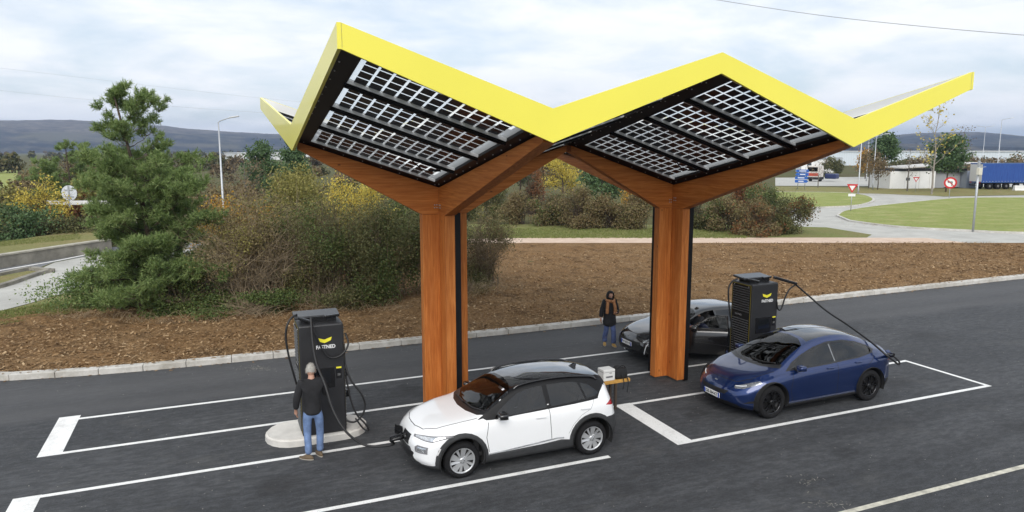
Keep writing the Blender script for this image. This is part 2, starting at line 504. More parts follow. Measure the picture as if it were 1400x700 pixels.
def mirror(root, bvh, x, z, paint, size=(.16, .2, .14), foot=True, cap2=None):
    for s in (-1, 1):
        p, n = surf(bvh, (x, 3 * s, z), (0, -s, 0))
        c = Vector((x + .03, p.y + s * .16, z + .05))
        m = MB(); bm = bmesh.new(); bmesh.ops.create_cube(bm, size=1); bmesh.ops.scale(bm, vec=size, verts=bm.verts)
        for v in bm.verts:
            if v.co.x < 0: v.co.y *= .82; v.co.z *= .8
            if v.co.y * s > 0: v.co.z *= .85
        bmesh.ops.bevel(bm, geom=bm.edges[:], offset=.042, segments=3, affect='EDGES', profile=.6)
        bmesh.ops.translate(bm, vec=c, verts=bm.verts); m.bm(bm, True)
        o = m.build('wing_mirror', paint, root)
        a = MB(); a.bar((x + .02, p.y - s * .02, z - .01), (x + .02, c.y, z - .012), .07, .035, bev=.01); a.box((c.x + size[0] / 2 - .004, c.y, c.z), (.01, size[1] * .8, size[2] * .75), bev=.004)
        a.build('mirror_foot', cap2 or M('black_trim', (.015, .015, .016), .35), o)
def handles(root, bvh, pts, paint, L=.2):
    for x, z in pts:
        for s in (-1, 1):
            p, n = surf(bvh, (x, 3 * s, z), (0, -s, 0))
            m = MB(); m.box((x, p.y + s * .016, z), (L, .022, .032), (0, R(3), 0), .009)
            m.build('door_handle', paint, root)
def wiper(root, bvh, pts):
    w = MB(); P = []
    for x, y in pts:
        p, n = surf(bvh, (x, y, 3), (0, 0, -1)); P.append(p + n * .018)
    w.tube(spline(P, 5), .011, 6); w.build('wiper', M('black_trim', (.015, .015, .016), .35), root)

TRIM = M('pillar_black', (.006, .006, .007), .5, spec=.3)
BLK = M('black_trim', (.015, .015, .016), .35)
GLOSS = M('gloss_black', (.008, .008, .009), .08, coat=1)
CLAD = M('grey_cladding', (.030, .031, .033), .7, var=.2, vscale=6, bmp=.08, bscale=300)
SEAM = M('panel_gap', (.006, .006, .006), .8)
LENS = M('lamp_lens', (.6, .62, .64), .06, metal=.75, var=.35, vscale=22, coat=1)
LENSD = M('lamp_dark', (.05, .052, .056), .08, metal=.3, var=.5, vscale=30, coat=1)
LENSB = M('lamp_clear', (.30, .31, .33), .06, metal=.6, var=.5, vscale=26, coat=1)
CHROME = M('bright_metal', (.55, .56, .58), .22, metal=1)
ALLOY = M('alloy', (.52, .53, .54), .32, metal=.6, var=.1)
TAIL = M('tail_red', (.42, .012, .01), .12, coat=1)
GLASS = glass_mat('car_glass', .22)
WSCR = glass_mat('windscreen_glass', .34)
DARKIN = M('car_interior', (.03, .03, .032), .7, var=.3, vscale=5)

# ---- white electric crossover -------------------------------------------------
def white_car(loc, rz):
    root = thing('crossover_car', 'white crossover car with black roof and grey wheel arches, charging at its nose', 'car', loc, rz)
    S = dict(L=4.18, cowl=1.16, seat=1.95, wx=(.855, 3.455), wr=.335, arch=.405, ytr=.785, yin=.45, crease=.74, round=.13,
             zt=[(0, .74), (.06, .82), (.25, .915), (.6, .985), (1.0, 1.045), (1.18, 1.075), (1.5, 1.245), (1.85, 1.43), (2.15, 1.515), (2.6, 1.56), (3.1, 1.55), (3.55, 1.50), (3.86, 1.44), (3.96, 1.34), (4.08, 1.12), (4.14, .98), (4.18, .9)],
             zbelt=[(0, .68), (.2, .80), (.7, .90), (1.2, .965), (2, 1.0), (3, 1.04), (3.6, 1.10), (3.9, 1.10), (4.1, .98), (4.18, .86)],
             zrail=[(0, .71), (.25, .87), (.7, .955), (1.15, 1.02), (1.35, 1.105), (1.6, 1.235), (1.95, 1.40), (2.25, 1.46), (2.8, 1.49), (3.35, 1.465), (3.75, 1.39), (3.95, 1.26), (4.08, 1.07), (4.18, .88)],
             yw=[(0, .76), (.15, .83), (.5, .885), (.9, .9), (2, .893), (3.3, .9), (3.8, .875), (4.05, .83), (4.18, .78)],
             yb=[(0, .62), (.3, .76), (.8, .81), (1.2, .825), (2, .835), (3, .825), (3.6, .78), (4, .71), (4.18, .66)],
             yr=[(0, .5), (.5, .66), (1.0, .74), (1.3, .735), (1.6, .68), (2, .62), (2.8, .605), (3.5, .58), (3.9, .56), (4.18, .52)],
             zb=[(0, .25), (.25, .19), (3.9, .2), (4.18, .24)],
             cf=.26, cr=.2, lean_f=[(.2, .10), (.4, .0), (.55, .0), (.75, .03), (.9, .09)], lean_r=[(.2, .02), (.5, 0), (.8, .03), (1.1, .05), (1.5, 0)])
    bm = shell(S); bvh = BVHTree.FromBMesh(bm); S['_bvh'] = bvh
    parts = ['body', 'roof', 'windscreen', 'rear_window', 'side_window|1', 'side_window|2', 'side_window|3', 'window_trim', 'cladding', 'hole', 'panel_gap', 'headlight|1', 'headlight|2', 'lamp_bezel|1', 'lamp_bezel|2', 'lamp_bezel|3', 'lamp_bezel|4', 'fog_lamp|1', 'fog_lamp|2', 'tail_light', 'lower_grille', 'sill_strip', 'charge_port', 'side_reflector', 'cowl']
    W = Wh = paint_mat('white_paint', (.82, .83, .84), 0, .3, .06, 1.4)
    mats = {'body': W, 'roof': paint_mat('black_paint', (.008, .008, .009), 0, .1, .015), 'windscreen': WSCR, 'rear_window': GLASS, 'side_window|1': GLASS, 'side_window|2': GLASS, 'side_window|3': GLASS, 'window_trim': TRIM, 'cladding': CLAD, 'hole': BLK, 'panel_gap': SEAM,
            'headlight|1': LENS, 'headlight|2': LENS, **{'lamp_bezel|%d' % k: M('grey_bezel', (.2, .2, .21), .3) for k in (1, 2, 3, 4)}, 'fog_lamp|1': LENS, 'fog_lamp|2': LENS, 'tail_light': TAIL, 'lower_grille': BLK, 'sill_strip': M('satin_silver', (.5, .51, .52), .35, metal=.6), 'charge_port': BLK, 'side_reflector': M('amber_white', (.7, .7, .7), .2), 'cowl': BLK}
    x0, x1 = S['wx']; wr = S['wr']
    F = []
    # roof and greenhouse in black
    F.append(('roof', 'top', [(1.62, -.9), (1.62, .9), (3.98, .9), (3.98, -.9)], (2, 1.27, 2)))
    F.append(('roof', 'top', [(1.22, 0), (1.27, .5), (1.33, .73), (1.45, .80), (1.64, .9), (1.64, -.9), (1.45, -.80), (1.33, -.73), (1.27, -.5)], (2, .99, 2)))
    F.append(('window_trim', 'side', [(1.17, 1.0), (1.45, 1.155), (1.82, 1.355), (1.98, 1.6), (4.0, 1.6), (4.02, 1.30), (3.82, 1.275), (3.70, 1.18), (3.62, 1.085), (3.1, 1.05), (2.0, 1.01), (1.45, .985), (1.33, .99), (1.28, 1.02)], (2, .93, 2)))
    F.append(('cowl', 'top', [(1.05, 0), (1.09, .35), (1.2, .66), (1.3, .755), (1.42, .72), (1.3, .5), (1.24, 0), (1.3, -.5), (1.42, -.72), (1.3, -.755), (1.2, -.66), (1.09, -.35)], (2, .95, 1.3)))
    F.append(('windscreen', 'top', [(1.17, 0), (1.21, .35), (1.36, .685), (1.55, .63), (1.88, .555), (1.95, .35), (1.98, 0), (1.95, -.35), (1.88, -.555), (1.55, -.63), (1.36, -.685), (1.21, -.35)], (2, .98, 2)))
    F.append(('side_window|1', 'side', [(1.50, 1.005), (1.56, 1.085), (1.77, 1.232), (1.98, 1.352), (2.14, 1.40), (2.3, 1.42), (2.49, 1.432), (2.53, 1.06), (2.1, 1.035)], (2, .98, 1.5)))
    F.append(('side_window|2', 'side', [(2.62, 1.065), (2.59, 1.437), (2.9, 1.437), (3.15, 1.42), (3.24, 1.40), (3.34, 1.11), (3.0, 1.082)], (2, .98, 1.5)))
    F.append(('side_window|3', 'side', [(3.38, 1.115), (3.29, 1.385), (3.44, 1.35), (3.62, 1.215), (3.66, 1.17), (3.58, 1.13)], (2, .98, 1.5)))
    F.append(('rear_window', 'rear', [(-.5, 1.02), (.5, 1.02), (.44, 1.33), (-.44, 1.33)], (0, 3.8, 5)))
    # cladding and arches
    F.append(('cladding', 'side', [(1.05, .1), (1.2, .36), (1.6, .375), (2.4, .40), (2.8, .43), (2.98, .40), (3.2, .36), (3.3, .1)], (2, .1, .5)))
    F.append(('sill_strip', 'side', strip([(1.35, .385), (1.9, .415), (2.45, .455), (2.72, .475), (2.85, .46)], .022), (2, .3, .6)))
    F.append(('cladding', 'side', [(3.4, .1), (3.42, .72), (3.95, .72), (4.3, .66), (4.3, .1)], (2, .1, .75)))
    F.append(('cladding', 'rear', [(-1, .1), (1, .1), (1, .66), (-1, .66)], (0, 3.9, 5)))
    F.append(('cladding', 'front', [(-1, .1), (1, .1), (1, .30), (.66, .305), (.52, .38), (.40, .55), (-.40, .55), (-.52, .38), (-.66, .305), (-1, .30)], (0, -1, .55)))
    F.append(('lower_grille', 'front', [(-.44, .33), (.44, .33), (.52, .47), (.48, .49), (-.48, .49), (-.52, .47)], (0, -1, .6)))
    F.append(('charge_port', 'front', [(-.33, .56), (.02, .56), (.02, .745), (-.33, .745)], (0, -1, .6)))
    for wx in (x0, x1):
        F.append(('cladding', 'side', circ(wx, wr + .02, .49, 26), (2, .05, .9)))
    for wx in (x0, x1):
        F.append(('hole', 'side', circ(wx, wr + .02, S['arch'], 26), (2, .05, .9)))
        F.append(('hole', 'top', [], None)) if 0 else None
    # lamps
    for s, k in ((1, '1'), (-1, '2')):
        F.append(('lamp_bezel|' + k, 'front', [(s * a, z) for a, z in ((.40, .775), (.42, .74), (.80, .72), (.88, .79), (.86, .825))], (0, -1, .9)))
        F.append(('headlight|' + k, 'front', [(s * a, z) for a, z in ((.44, .772), (.46, .75), (.79, .735), (.85, .79), (.84, .808))], (0, -1, .9)))
        F.append(('lamp_bezel|%d' % (int(k) + 2), 'front', [(s * a, z) for a, z in ((.55, .60), (.56, .515), (.79, .52), (.79, .64), (.60, .645))], (0, -1, .9)))
        F.append(('fog_lamp|' + k, 'front', [(s * a, z) for a, z in ((.61, .62), (.62, .535), (.76, .54), (.765, .62))], (0, -1, .9)))
    F.append(('side_reflector', 'side', strip([(.40, .50), (.46, .62)], .03), (2, .4, .7)))
    F.append(('tail_light', 'side', [(3.76, .955), (3.86, 1.005), (4.25, 1.03), (4.25, .92), (3.98, .905)], (0, 3.7, 5)))
    F.append(('tail_light', 'rear', [(.55, .93), (.9, .9), (.9, 1.0), (.6, 1.0)], (0, 3.8, 5)))
    F.append(('side_reflector', 'side', strip([(4.03, .44), (4.05, .56)], .03), (2, .4, .7)))
    # shut lines
    g = .011
    F.append(('panel_gap', 'side', strip([(1.36, .42), (1.31, .7), (1.36, .955)], g), (2, .4, .97)))
    F.append(('panel_gap', 'side', strip([(2.60, .47), (2.575, .8), (2.565, 1.05)], g), (2, .43, 1.06)))
    F.append(('panel_gap', 'side', strip([(2.95, .52), (3.05, .68), (3.22, .84), (3.42, .93), (3.52, 1.09)], .005), (2, .45, 1.1)))
    F.append(('panel_gap', 'top', strip([(1.18, .74), (.8, .70), (.45, .62), (.26, .46), (.18, .2), (.17, 0), (.18, -.2), (.26, -.46), (.45, -.62), (.8, -.70), (1.18, -.74)], .012), (2, .75, 1.06)))
    cut(bm, [f for f in F if f], parts)
    bmesh.ops.delete(bm, geom=[f for f in bm.faces if f.material_index == parts.index('hole')], context='FACES')
    bm.verts.index_update()
    split_parts(bm, parts, mats, root, {'cladding': .012, 'lamp_bezel|1': .004, 'lamp_bezel|2': .004, 'lamp_bezel|3': .004, 'lamp_bezel|4': .004, 'sill_strip': .012}, ('hole',))
    bm.free()
    common(root, S, bm, bvh, DARKIN)
    cols = {'barrel': M('rim_black', (.012, .012, .013), .4), 'spoke': ALLOY}
    for wx in (x0, x1):
        for s in (-1, 1): wheel(root, wx, s * S['ytr'], wr, .215, 'blade', .238, s, cols)
    mirror(root, bvh, 1.56, 1.03, GLOSS)
    handles(root, bvh, ((2.38, .915), (3.30, .955)), W)
    for y in (-.59, .59):                     # roof rails
        P = []
        for x in (1.95, 2.05, 2.4, 2.9, 3.4, 3.6, 3.68):
            p, n = surf(bvh, (x, y, 3), (0, 0, -1)); P.append(p + Vector((0, 0, .035 if 1.96 < x < 3.65 else -.005)))
        m = MB(); m.tube(spline(P, 5), .021, 8); m.build('roof_rail', GLOSS, root)
    a = MB(); p, n = surf(bvh, (3.45, 0, 3), (0, 0, -1))
    a.prism([(-.1, -.01), (.09, -.01), (.1, .05), (.06, .06)], -.022, .022, lambda q, h: (p.x + q[0], h, p.z + q[1])); a.build('antenna_fin', GLOSS, root)
    wiper(root, bvh, [(1.2, -.02), (1.22, -.35), (1.31, -.62)]); wiper(root, bvh, [(1.2, .5), (1.19, .2), (1.185, 0)])
    # open charge flap and socket
    p, n = surf(bvh, (-2, -.16, .65), (1, 0, 0))
    fl = MB(); fl.box((p.x - .07, .07, .70), (.02, .18, .21), (R(8), R(-10), R(40)), .012); fl.build('charge_flap', GLOSS, root)
    so = MB(); so.cyl((p.x + .02, -.15, .65), (p.x - .03, -.15, .65), .055, n=14); so.build('charge_socket', BLK, root)
    root['port'] = (p.x - .04, -.15, .65)
    st = MB(); q, n = surf(bvh, (2.55, -3, 1.11), (0, 1, 0)); st.box((2.56, q.y - .003, 1.10), (.035, .004, .035)); st.build('window_sticker', M('sticker_white', (.75, .75, .75), .5), root)
    q, n = surf(bvh, (1.80, -.50, 3), (0, 0, -1))
    e = MB(); e.bar(q + n * .006 + Vector((0, .25, 0)), q + n * .006 + Vector((0, .02, 0)), .05, .004, up=n); e.build('toll_tag', M('tag_white', (.72, .72, .74), .4), root)
    return root

# ---- blue electric hatch-suv ---------------------------------------------------
def blue_car(loc, rz):
    root = thing('electric_car', 'glossy dark blue electric car with black wheels charging at its tail', 'car', loc, rz)
    S = dict(L=4.75, cowl=1.0, seat=2.05, wx=(.86, 3.75), wr=.37, arch=.415, ytr=.825, yin=.48, crease=.76, round=.16,
             zt=[(0, .66), (.06, .755), (.25, .865), (.5, .945), (.8, 1.01), (1.02, 1.065), (1.3, 1.20), (1.7, 1.40), (2.05, 1.53), (2.4, 1.605), (2.8, 1.635), (3.2, 1.61), (3.7, 1.485), (4.2, 1.28), (4.5, 1.165), (4.6, 1.15), (4.69, .98), (4.75, .8)],
             zbelt=[(0, .60), (.3, .80), (.8, .905), (1.3, .965), (2, 1.0), (3, 1.04), (3.6, 1.085), (4.2, 1.10), (4.55, 1.06), (4.7, .92), (4.75, .76)],
             zrail=[(0, .63), (.3, .84), (.7, .95), (1.0, 1.01), (1.2, 1.06), (1.5, 1.195), (1.9, 1.36), (2.25, 1.455), (2.55, 1.50), (2.9, 1.515), (3.3, 1.48), (3.7, 1.375), (4.2, 1.2), (4.55, 1.11), (4.7, .95), (4.75, .78)],
             yw=[(0, .66), (.15, .80), (.4, .89), (.85, .955), (1.5, .955), (3, .955), (3.75, .965), (4.3, .92), (4.6, .85), (4.75, .76)],
             yb=[(0, .50), (.3, .72), (.8, .83), (1.3, .855), (2, .87), (3, .865), (3.7, .845), (4.2, .79), (4.6, .70), (4.75, .62)],
             yr=[(0, .4), (.4, .62), (.85, .75), (1.15, .755), (1.5, .705), (1.95, .65), (2.5, .625), (3.2, .615), (3.7, .61), (4.2, .61), (4.6, .58), (4.75, .5)],
             zb=[(0, .24), (.3, .18), (4.3, .2), (4.75, .32)],
             cf=.32, cr=.24, lean_f=[(.2, .08), (.35, 0), (.5, 0), (.65, .02), (.8, .1)], lean_r=[(.2, .1), (.5, 0), (.8, .02), (1.1, 0)])
    bm = shell(S); bvh = BVHTree.FromBMesh(bm)
    parts = ['body', 'roof_glass', 'windscreen', 'side_window|1', 'side_window|2', 'window_trim', 'cladding', 'hole', 'panel_gap', 'headlight|1', 'headlight|2', 'tail_light', 'lower_grille', 'cowl', 'spoiler']
    P = paint_mat('blue_paint', (.0022, .022, .115), .75, .36, .004, 1.65)
    mats = {'body': P, 'roof_glass': M('roof_glass', (.006, .006, .008), .03, coat=1), 'windscreen': WSCR, 'side_window|1': GLASS, 'side_window|2': GLASS, 'window_trim': BLK, 'cladding': M('sill_black', (.014, .014, .015), .5), 'hole': BLK, 'panel_gap': SEAM, 'headlight|1': LENSB, 'headlight|2': LENSB, 'tail_light': TAIL, 'lower_grille': M('grille_black', (.007, .007, .008), .55), 'cowl': BLK, 'spoiler': P}
    x0, x1 = S['wx']; wr = S['wr']; F = []
    F.append(('window_trim', 'side', [(1.28, .985), (1.5, 1.135), (1.8, 1.27), (2.2, 1.40), (2.6, 1.475), (3.1, 1.468), (3.5, 1.39), (3.85, 1.27), (4.02, 1.17), (3.9, 1.115), (3.4, 1.06), (2.5, 1.015)], (2, .95, 1.55)))
    F.append(('side_window|1', 'side', [(1.42, 1.015), (1.6, 1.145), (1.85, 1.26), (2.2, 1.375), (2.63, 1.447), (2.70, 1.055), (2.0, 1.03)], (2, .95, 1.55)))
    F.append(('side_window|2', 'side', [(2.78, 1.06), (2.72, 1.445), (3.1, 1.435), (3.45, 1.37), (3.8, 1.25), (3.93, 1.165), (3.8, 1.125), (3.3, 1.08)], (2, .95, 1.55)))
    F.append(('cowl', 'top', [(a - .22, b) for a, b in ((1.12, 0), (1.16, .4), (1.28, .68), (1.4, .77), (1.5, .72), (1.36, .5), (1.30, 0), (1.36, -.5), (1.5, -.72), (1.4, -.77), (1.28, -.68), (1.16, -.4))], (2, .90, 1.25)))
    F.append(('windscreen', 'top', [(.99, 0), (1.04, .4), (1.22, .70), (1.5, .645), (1.95, .575), (2.08, .35), (2.12, 0), (2.08, -.35), (1.95, -.575), (1.5, -.645), (1.22, -.70), (1.04, -.4)], (2, .92, 2)))
    F.append(('roof_glass', 'top', [(2.20, 0), (2.17, .35), (2.12, .54), (2.6, .535), (3.3, .535), (4.0, .53), (4.38, .5), (4.4, 0), (4.38, -.5), (4.0, -.53), (3.3, -.535), (2.6, -.535), (2.12, -.54), (2.17, -.35)], (2, 1.1, 2)))
    F.append(('cladding', 'side', [(1.2, .1), (1.3, .285), (2.3, .285), (3.3, .30), (3.4, .1)], (2, .1, .4)))
    F.append(('cladding', 'rear', [(-1, .1), (1, .1), (1, .48), (-1, .48)], (0, 4.3, 5)))
    F.append(('lower_grille', 'front', [(-.68, .21), (.68, .21), (.62, .32), (.42, .36), (-.42, .36), (-.62, .32)], (0, -1, .6)))
    F.append(('lower_grille', 'front', [(-.36, .50), (.36, .50), (.44, .585), (-.44, .585)], (0, -1, .6)))
    for wx in (x0, x1): F.append(('cladding', 'side', circ(wx, wr + .02, .437, 26), (2, .05, .86)))
    for wx in (x0, x1): F.append(('hole', 'side', circ(wx, wr + .02, S['arch'], 26), (2, .05, .86)))
    for s, k in ((1, '1'), (-1, '2')):
        F.append(('headlight|' + k, 'front', [(s * a, z) for a, z in ((.48, .70), (.53, .655), (.68, .672), (.77, .73), (.88, .815), (.88, .865), (.76, .825), (.64, .762))], (0, -1, .62)))
        F.append(('lower_grille', 'front', [(s * a, z) for a, z in ((.72, .36), (.86, .38), (.88, .44), (.80, .42))], (0, -1, 1.1)))
    F.append(('tail_light', 'rear', [(.35, .88), (.9, .82), (.95, .95), (.4, .96)], (0, 4.2, 5)))
    F.append(('tail_light', 'side', [(4.35, .9), (4.5, .98), (4.9, .95), (4.9, .86)], (0, 4.2, 5)))
    g = .011
    F.append(('panel_gap', 'side', strip([(1.42, .33), (1.36, .6), (1.44, .95)], g), (2, .3, 1.0)))
    F.append(('panel_gap', 'side', strip([(2.72, .33), (2.73, .7), (2.735, 1.03)], g), (2, .3, 1.04)))
    F.append(('panel_gap', 'side', strip([(3.3, .42), (3.38, .62), (3.58, .85), (3.8, 1.0), (3.92, 1.12)], g), (2, .35, 1.15)))
    F.append(('panel_gap', 'top', strip([(1.1, .79), (.8, .745), (.5, .66), (.26, .45), (.19, .2), (.18, 0), (.19, -.2), (.26, -.45), (.5, -.66), (.8, -.745), (1.1, -.79)], .011), (2, .7, 1.0)))
    F.append(('panel_gap', 'top', strip([(4.42, .62), (4.44, 0), (4.42, -.62)], .012), (2, 1.0, 1.3)))
    cut(bm, F, parts)
    bmesh.ops.delete(bm, geom=[f for f in bm.faces if f.material_index == parts.index('hole')], context='FACES'); bm.verts.index_update()
    split_parts(bm, parts, mats, root, {'cladding': .005}, ('hole',)); bm.free()
    common(root, S, None, bvh, DARKIN)
    cols = {'barrel': M('rim_black', (.012, .012, .013), .4), 'spoke': M('rim_gloss', (.035, .035, .038), .2, metal=.8)}
    for wx in (x0, x1):
        for s in (-1, 1): wheel(root, wx, s * S['ytr'], wr, .25, 'twin', .262, s, cols)
    mirror(root, bvh, 1.54, 1.015, P)
    handles(root, bvh, ((2.5, .94), (3.35, .98)), P, .19)
    plate(root, bvh, .43, 'GB-364-KT')
    ch = MB(); q, n = surf(bvh, (2.705, -3, 1.2), (0, 1, 0))
    for x, z0, z1 in ((2.655, 1.06, 1.42),):
        a, _ = surf(bvh, (x + .045, -3, z0), (0, 1, 0)); b, _ = surf(bvh, (x - .005, -3, z1), (0, 1, 0))
        ch.bar(a + Vector((0, -.003, 0)), b + Vector((0, -.003, 0)), .028, .006, up=(0, 1, 0))
    ch.build('pillar_trim', M('pillar_grey', (.25, .26, .27), .25, metal=.5), root)
    for s in (-1, 1):
        Pd = []
        for y, z in ((.50, .690), (.56, .695), (.63, .705), (.69, .722)):
            q, n = surf(bvh, (-2, s * y, z + .012), (1, 0, 0)); Pd.append(q + n * .004)
        m_ = MB(); m_.tube(spline(Pd, 4), .011, 6); m_.build('daytime_lamp', M('lamp_strip', (.75, .77, .8), .15), root)
    # badge: a plain chrome T-shaped mark on the nose
    q, n = surf(bvh, (-2, 0, .70), (1, 0, 0))
    bd = MB(); bd.prism([(-.045, .03), (.045, .03), (.04, .014), (.012, .018), (.004, -.045), (-.004, -.045), (-.012, .018), (-.04, .014)], -.004, .004, lambda p, h: (q.x - .004 + h + (p[1] + .045) * .25, p[0], .70 + p[1])); bd.build('badge', CHROME, root)
    ro = spline([surf(bvh, (x, y, 3), (0, 0, -1))[0] + Vector((0, 0, .012)) for x, y in ((4.52, .55), (4.56, .3), (4.58, 0), (4.56, -.3), (4.52, -.55))], 5)
    wiper(root, bvh, [(1.06, -.05), (1.09, -.35), (1.20, -.62)])
    q, n = surf(bvh, (4.55, -3, .93), (0, 1, 0)); root['port'] = tuple(q)
    return root

# ---- black hatchback with its driver's door open -------------------------------
def black_car(loc, rz):
    root = thing('hatchback_car', 'black hatchback with driver door open, parked behind the right wooden column', 'car', loc, rz)
    S = dict(L=4.06, cowl=1.15, seat=1.92, wx=(.83, 3.37), wr=.315, arch=.375, ytr=.765, yin=.45, crease=.72, round=.13,
             zt=[(0, .68), (.06, .75), (.25, .84), (.6, .92), (1.0, .98), (1.15, 1.005), (1.5, 1.17), (1.9, 1.345), (2.2, 1.41), (2.6, 1.43), (3.1, 1.415), (3.5, 1.36), (3.72, 1.30), (3.85, 1.16), (3.98, .98), (4.06, .86)],
             zbelt=[(0, .62), (.25, .745), (.7, .845), (1.2, .905), (2, .94), (3, .975), (3.5, 1.01), (3.8, 1.0), (4, .90), (4.06, .82)],
             zrail=[(0, .65), (.25, .80), (.7, .89), (1.12, .955), (1.35, 1.05), (1.6, 1.17), (1.95, 1.30), (2.3, 1.35), (2.8, 1.37), (3.3, 1.34), (3.65, 1.25), (3.85, 1.1), (4.06, .84)],
             yw=[(0, .73), (.15, .80), (.5, .855), (.85, .87), (2, .865), (3.3, .872), (3.7, .85), (3.95, .80), (4.06, .74)],
             yb=[(0, .6), (.3, .73), (.8, .78), (1.2, .79), (2, .80), (3, .79), (3.5, .75), (3.9, .68), (4.06, .62)],
             yr=[(0, .5), (.5, .64), (1.0, .71), (1.3, .70), (1.6, .645), (2, .585), (2.8, .57), (3.4, .55), (3.8, .53), (4.06, .5)],
             zb=[(0, .2), (.25, .15), (3.7, .17), (4.06, .27)],
             cf=.28, cr=.2, lean_f=[(.15, .08), (.35, 0), (.5, 0), (.7, .04), (.85, .11)], lean_r=[(.2, .06), (.5, 0), (.8, .03), (1.1, .05), (1.5, 0)])
    bm = shell(S); bvh = BVHTree.FromBMesh(bm)
    parts = ['body', 'windscreen', 'side_window|1', 'side_window|2', 'side_window|3', 'rear_window', 'hole', 'panel_gap', 'headlight|1', 'headlight|2', 'daytime_lamp', 'tail_light', 'grille', 'lower_trim', 'cowl', 'door_opening', 'cladding']
    P = paint_mat('black_car_paint', (.004, .004, .005), .0, .12, .008, 1.55)
    mats = {'body': P, 'windscreen': WSCR, 'side_window|1': GLASS, 'side_window|2': GLASS, 'side_window|3': GLASS, 'rear_window': GLASS, 'hole': BLK, 'panel_gap': SEAM, 'headlight|1': LENS, 'headlight|2': LENS, 'daytime_lamp': M('lamp_strip', (.7, .72, .75), .15), 'tail_light': TAIL, 'grille': M('grille_black', (.007, .007, .008), .55), 'lower_trim': CHROME, 'cowl': BLK, 'door_opening': P, 'cladding': CLAD}
    x0, x1 = S['wx']; wr = S['wr']; F = []
    door = [(1.36, .30), (1.33, .6), (1.38, .90), (1.62, 1.08), (1.9, 1.24), (2.15, 1.305), (2.42, 1.325), (2.47, .95), (2.45, .6), (2.40, .30)]
    F.append(('cowl', 'top', [(1.02, 0), (1.06, .35), (1.18, .63), (1.28, .72), (1.4, .69), (1.28, .5), (1.2, 0), (1.28, -.5), (1.4, -.69), (1.28, -.72), (1.18, -.63), (1.06, -.35)], (2, .88, 1.2)))
    F.append(('windscreen', 'top', [(1.13, 0), (1.17, .35), (1.33, .655), (1.55, .60), (1.86, .53), (1.93, .35), (1.96, 0), (1.93, -.35), (1.86, -.53), (1.55, -.60), (1.33, -.655), (1.17, -.35)], (2, .92, 2)))
    F.append(('side_window|1', 'side', [(1.56, .965), (1.7, 1.075), (1.95, 1.215), (2.15, 1.275), (2.38, 1.30), (2.42, .985), (2.0, .97)], (2, .92, 1.4)))
    F.append(('side_window|2', 'side', [(2.52, .99), (2.48, 1.305), (2.8, 1.31), (3.05, 1.29), (3.18, 1.03), (2.9, 1.0)], (2, .92, 1.4)))
    F.append(('side_window|3', 'side', [(3.24, 1.04), (3.12, 1.28), (3.32, 1.24), (3.5, 1.10), (3.42, 1.06)], (2, .92, 1.4)))
    F.append(('rear_window', 'rear', [(-.48, .95), (.48, .95), (.42, 1.22), (-.42, 1.22)], (0, 3.6, 5)))
    F.append(('grille', 'front', [(-.5, .36), (.5, .36), (.58, .46), (.52, .60), (-.52, .60), (-.58, .46)], (0, -1, .6)))
    F.append(('lower_trim', 'front', strip([(-.8, .24), (-.6, .20), (0, .19), (.6, .20), (.8, .24)], .025), (0, -1, .7)))
    for wx in (x0, x1): F.append(('hole', 'side', circ(wx, wr + .02, S['arch'], 26), (2, .05, .8)))
    for s, k in ((1, '1'), (-1, '2')):
        F.append(('headlight|' + k, 'front', [(s * a, z) for a, z in ((.56, .66), (.58, .60), (.76, .615), (.86, .70), (.88, .79), (.8, .78))], (0, -1, 1.1)))
        F.append(('daytime_lamp', 'front', [(s * a, z) for a, z in ((.70, .60), (.72, .60), (.66, .30), (.64, .30))], (0, -1, 1.1)))
    F.append(('tail_light', 'rear', [(.4, .84), (.9, .78), (.9, .92), (.45, .92)], (0, 3.6, 5)))
    F.append(('panel_gap', 'top', strip([(1.15, .71), (.8, .67), (.45, .59), (.25, .43), (.17, .2), (.16, 0), (.17, -.2), (.25, -.43), (.45, -.59), (.8, -.67), (1.15, -.71)], .012), (2, .7, 1.0)))
    F.append(('panel_gap', 'side', strip([(2.46, .3), (2.47, .6), (2.475, .97)], .012), (1, 0, 2)))
    F.append(('panel_gap', 'side', strip([(1.36, .30), (1.33, .6), (1.38, .90)], .012), (1, 0, 2)))
    cut(bm, F, parts)
    # the door's own sheet metal and glass, taken out of the body on the driver's side
    sheet = bm.copy()
    cut(bm, [('door_opening', 'side', door, (1, -2, -.3))], parts); cut(sheet, [('door_opening', 'side', door, (1, -2, -.3))], parts)
    kill = [parts.index('hole'), parts.index('door_opening')]
    bmesh.ops.delete(bm, geom=[f for f in bm.faces if f.material_index in kill], context='FACES'); bm.verts.index_update()
    split_parts(bm, parts, mats, root, {}, ('hole', 'door_opening')); bm.free()
    dp = ['door', 'door_window']
    keep = parts.index('door_opening'); win = [(1.56, .965), (1.7, 1.075), (1.95, 1.215), (2.15, 1.275), (2.38, 1.30), (2.42, .985), (2.0, .97)]
    bmesh.ops.delete(sheet, geom=[f for f in sheet.faces if f.material_index != keep], context='FACES')
    V = []; Fc = []; G = []; Gf = []
    for f in sheet.faces:
        c = f.calc_center_median(); glass = inpoly((c.x, c.z), win) and c.z > .94
        (Vt, Ft) = (G, Gf) if glass else (V, Fc)
        o = len(Vt); Vt += [v.co.copy() for v in f.verts]; Ft.append(tuple(range(o, o + len(f.verts))))
    hx, hy = 1.36, -.86
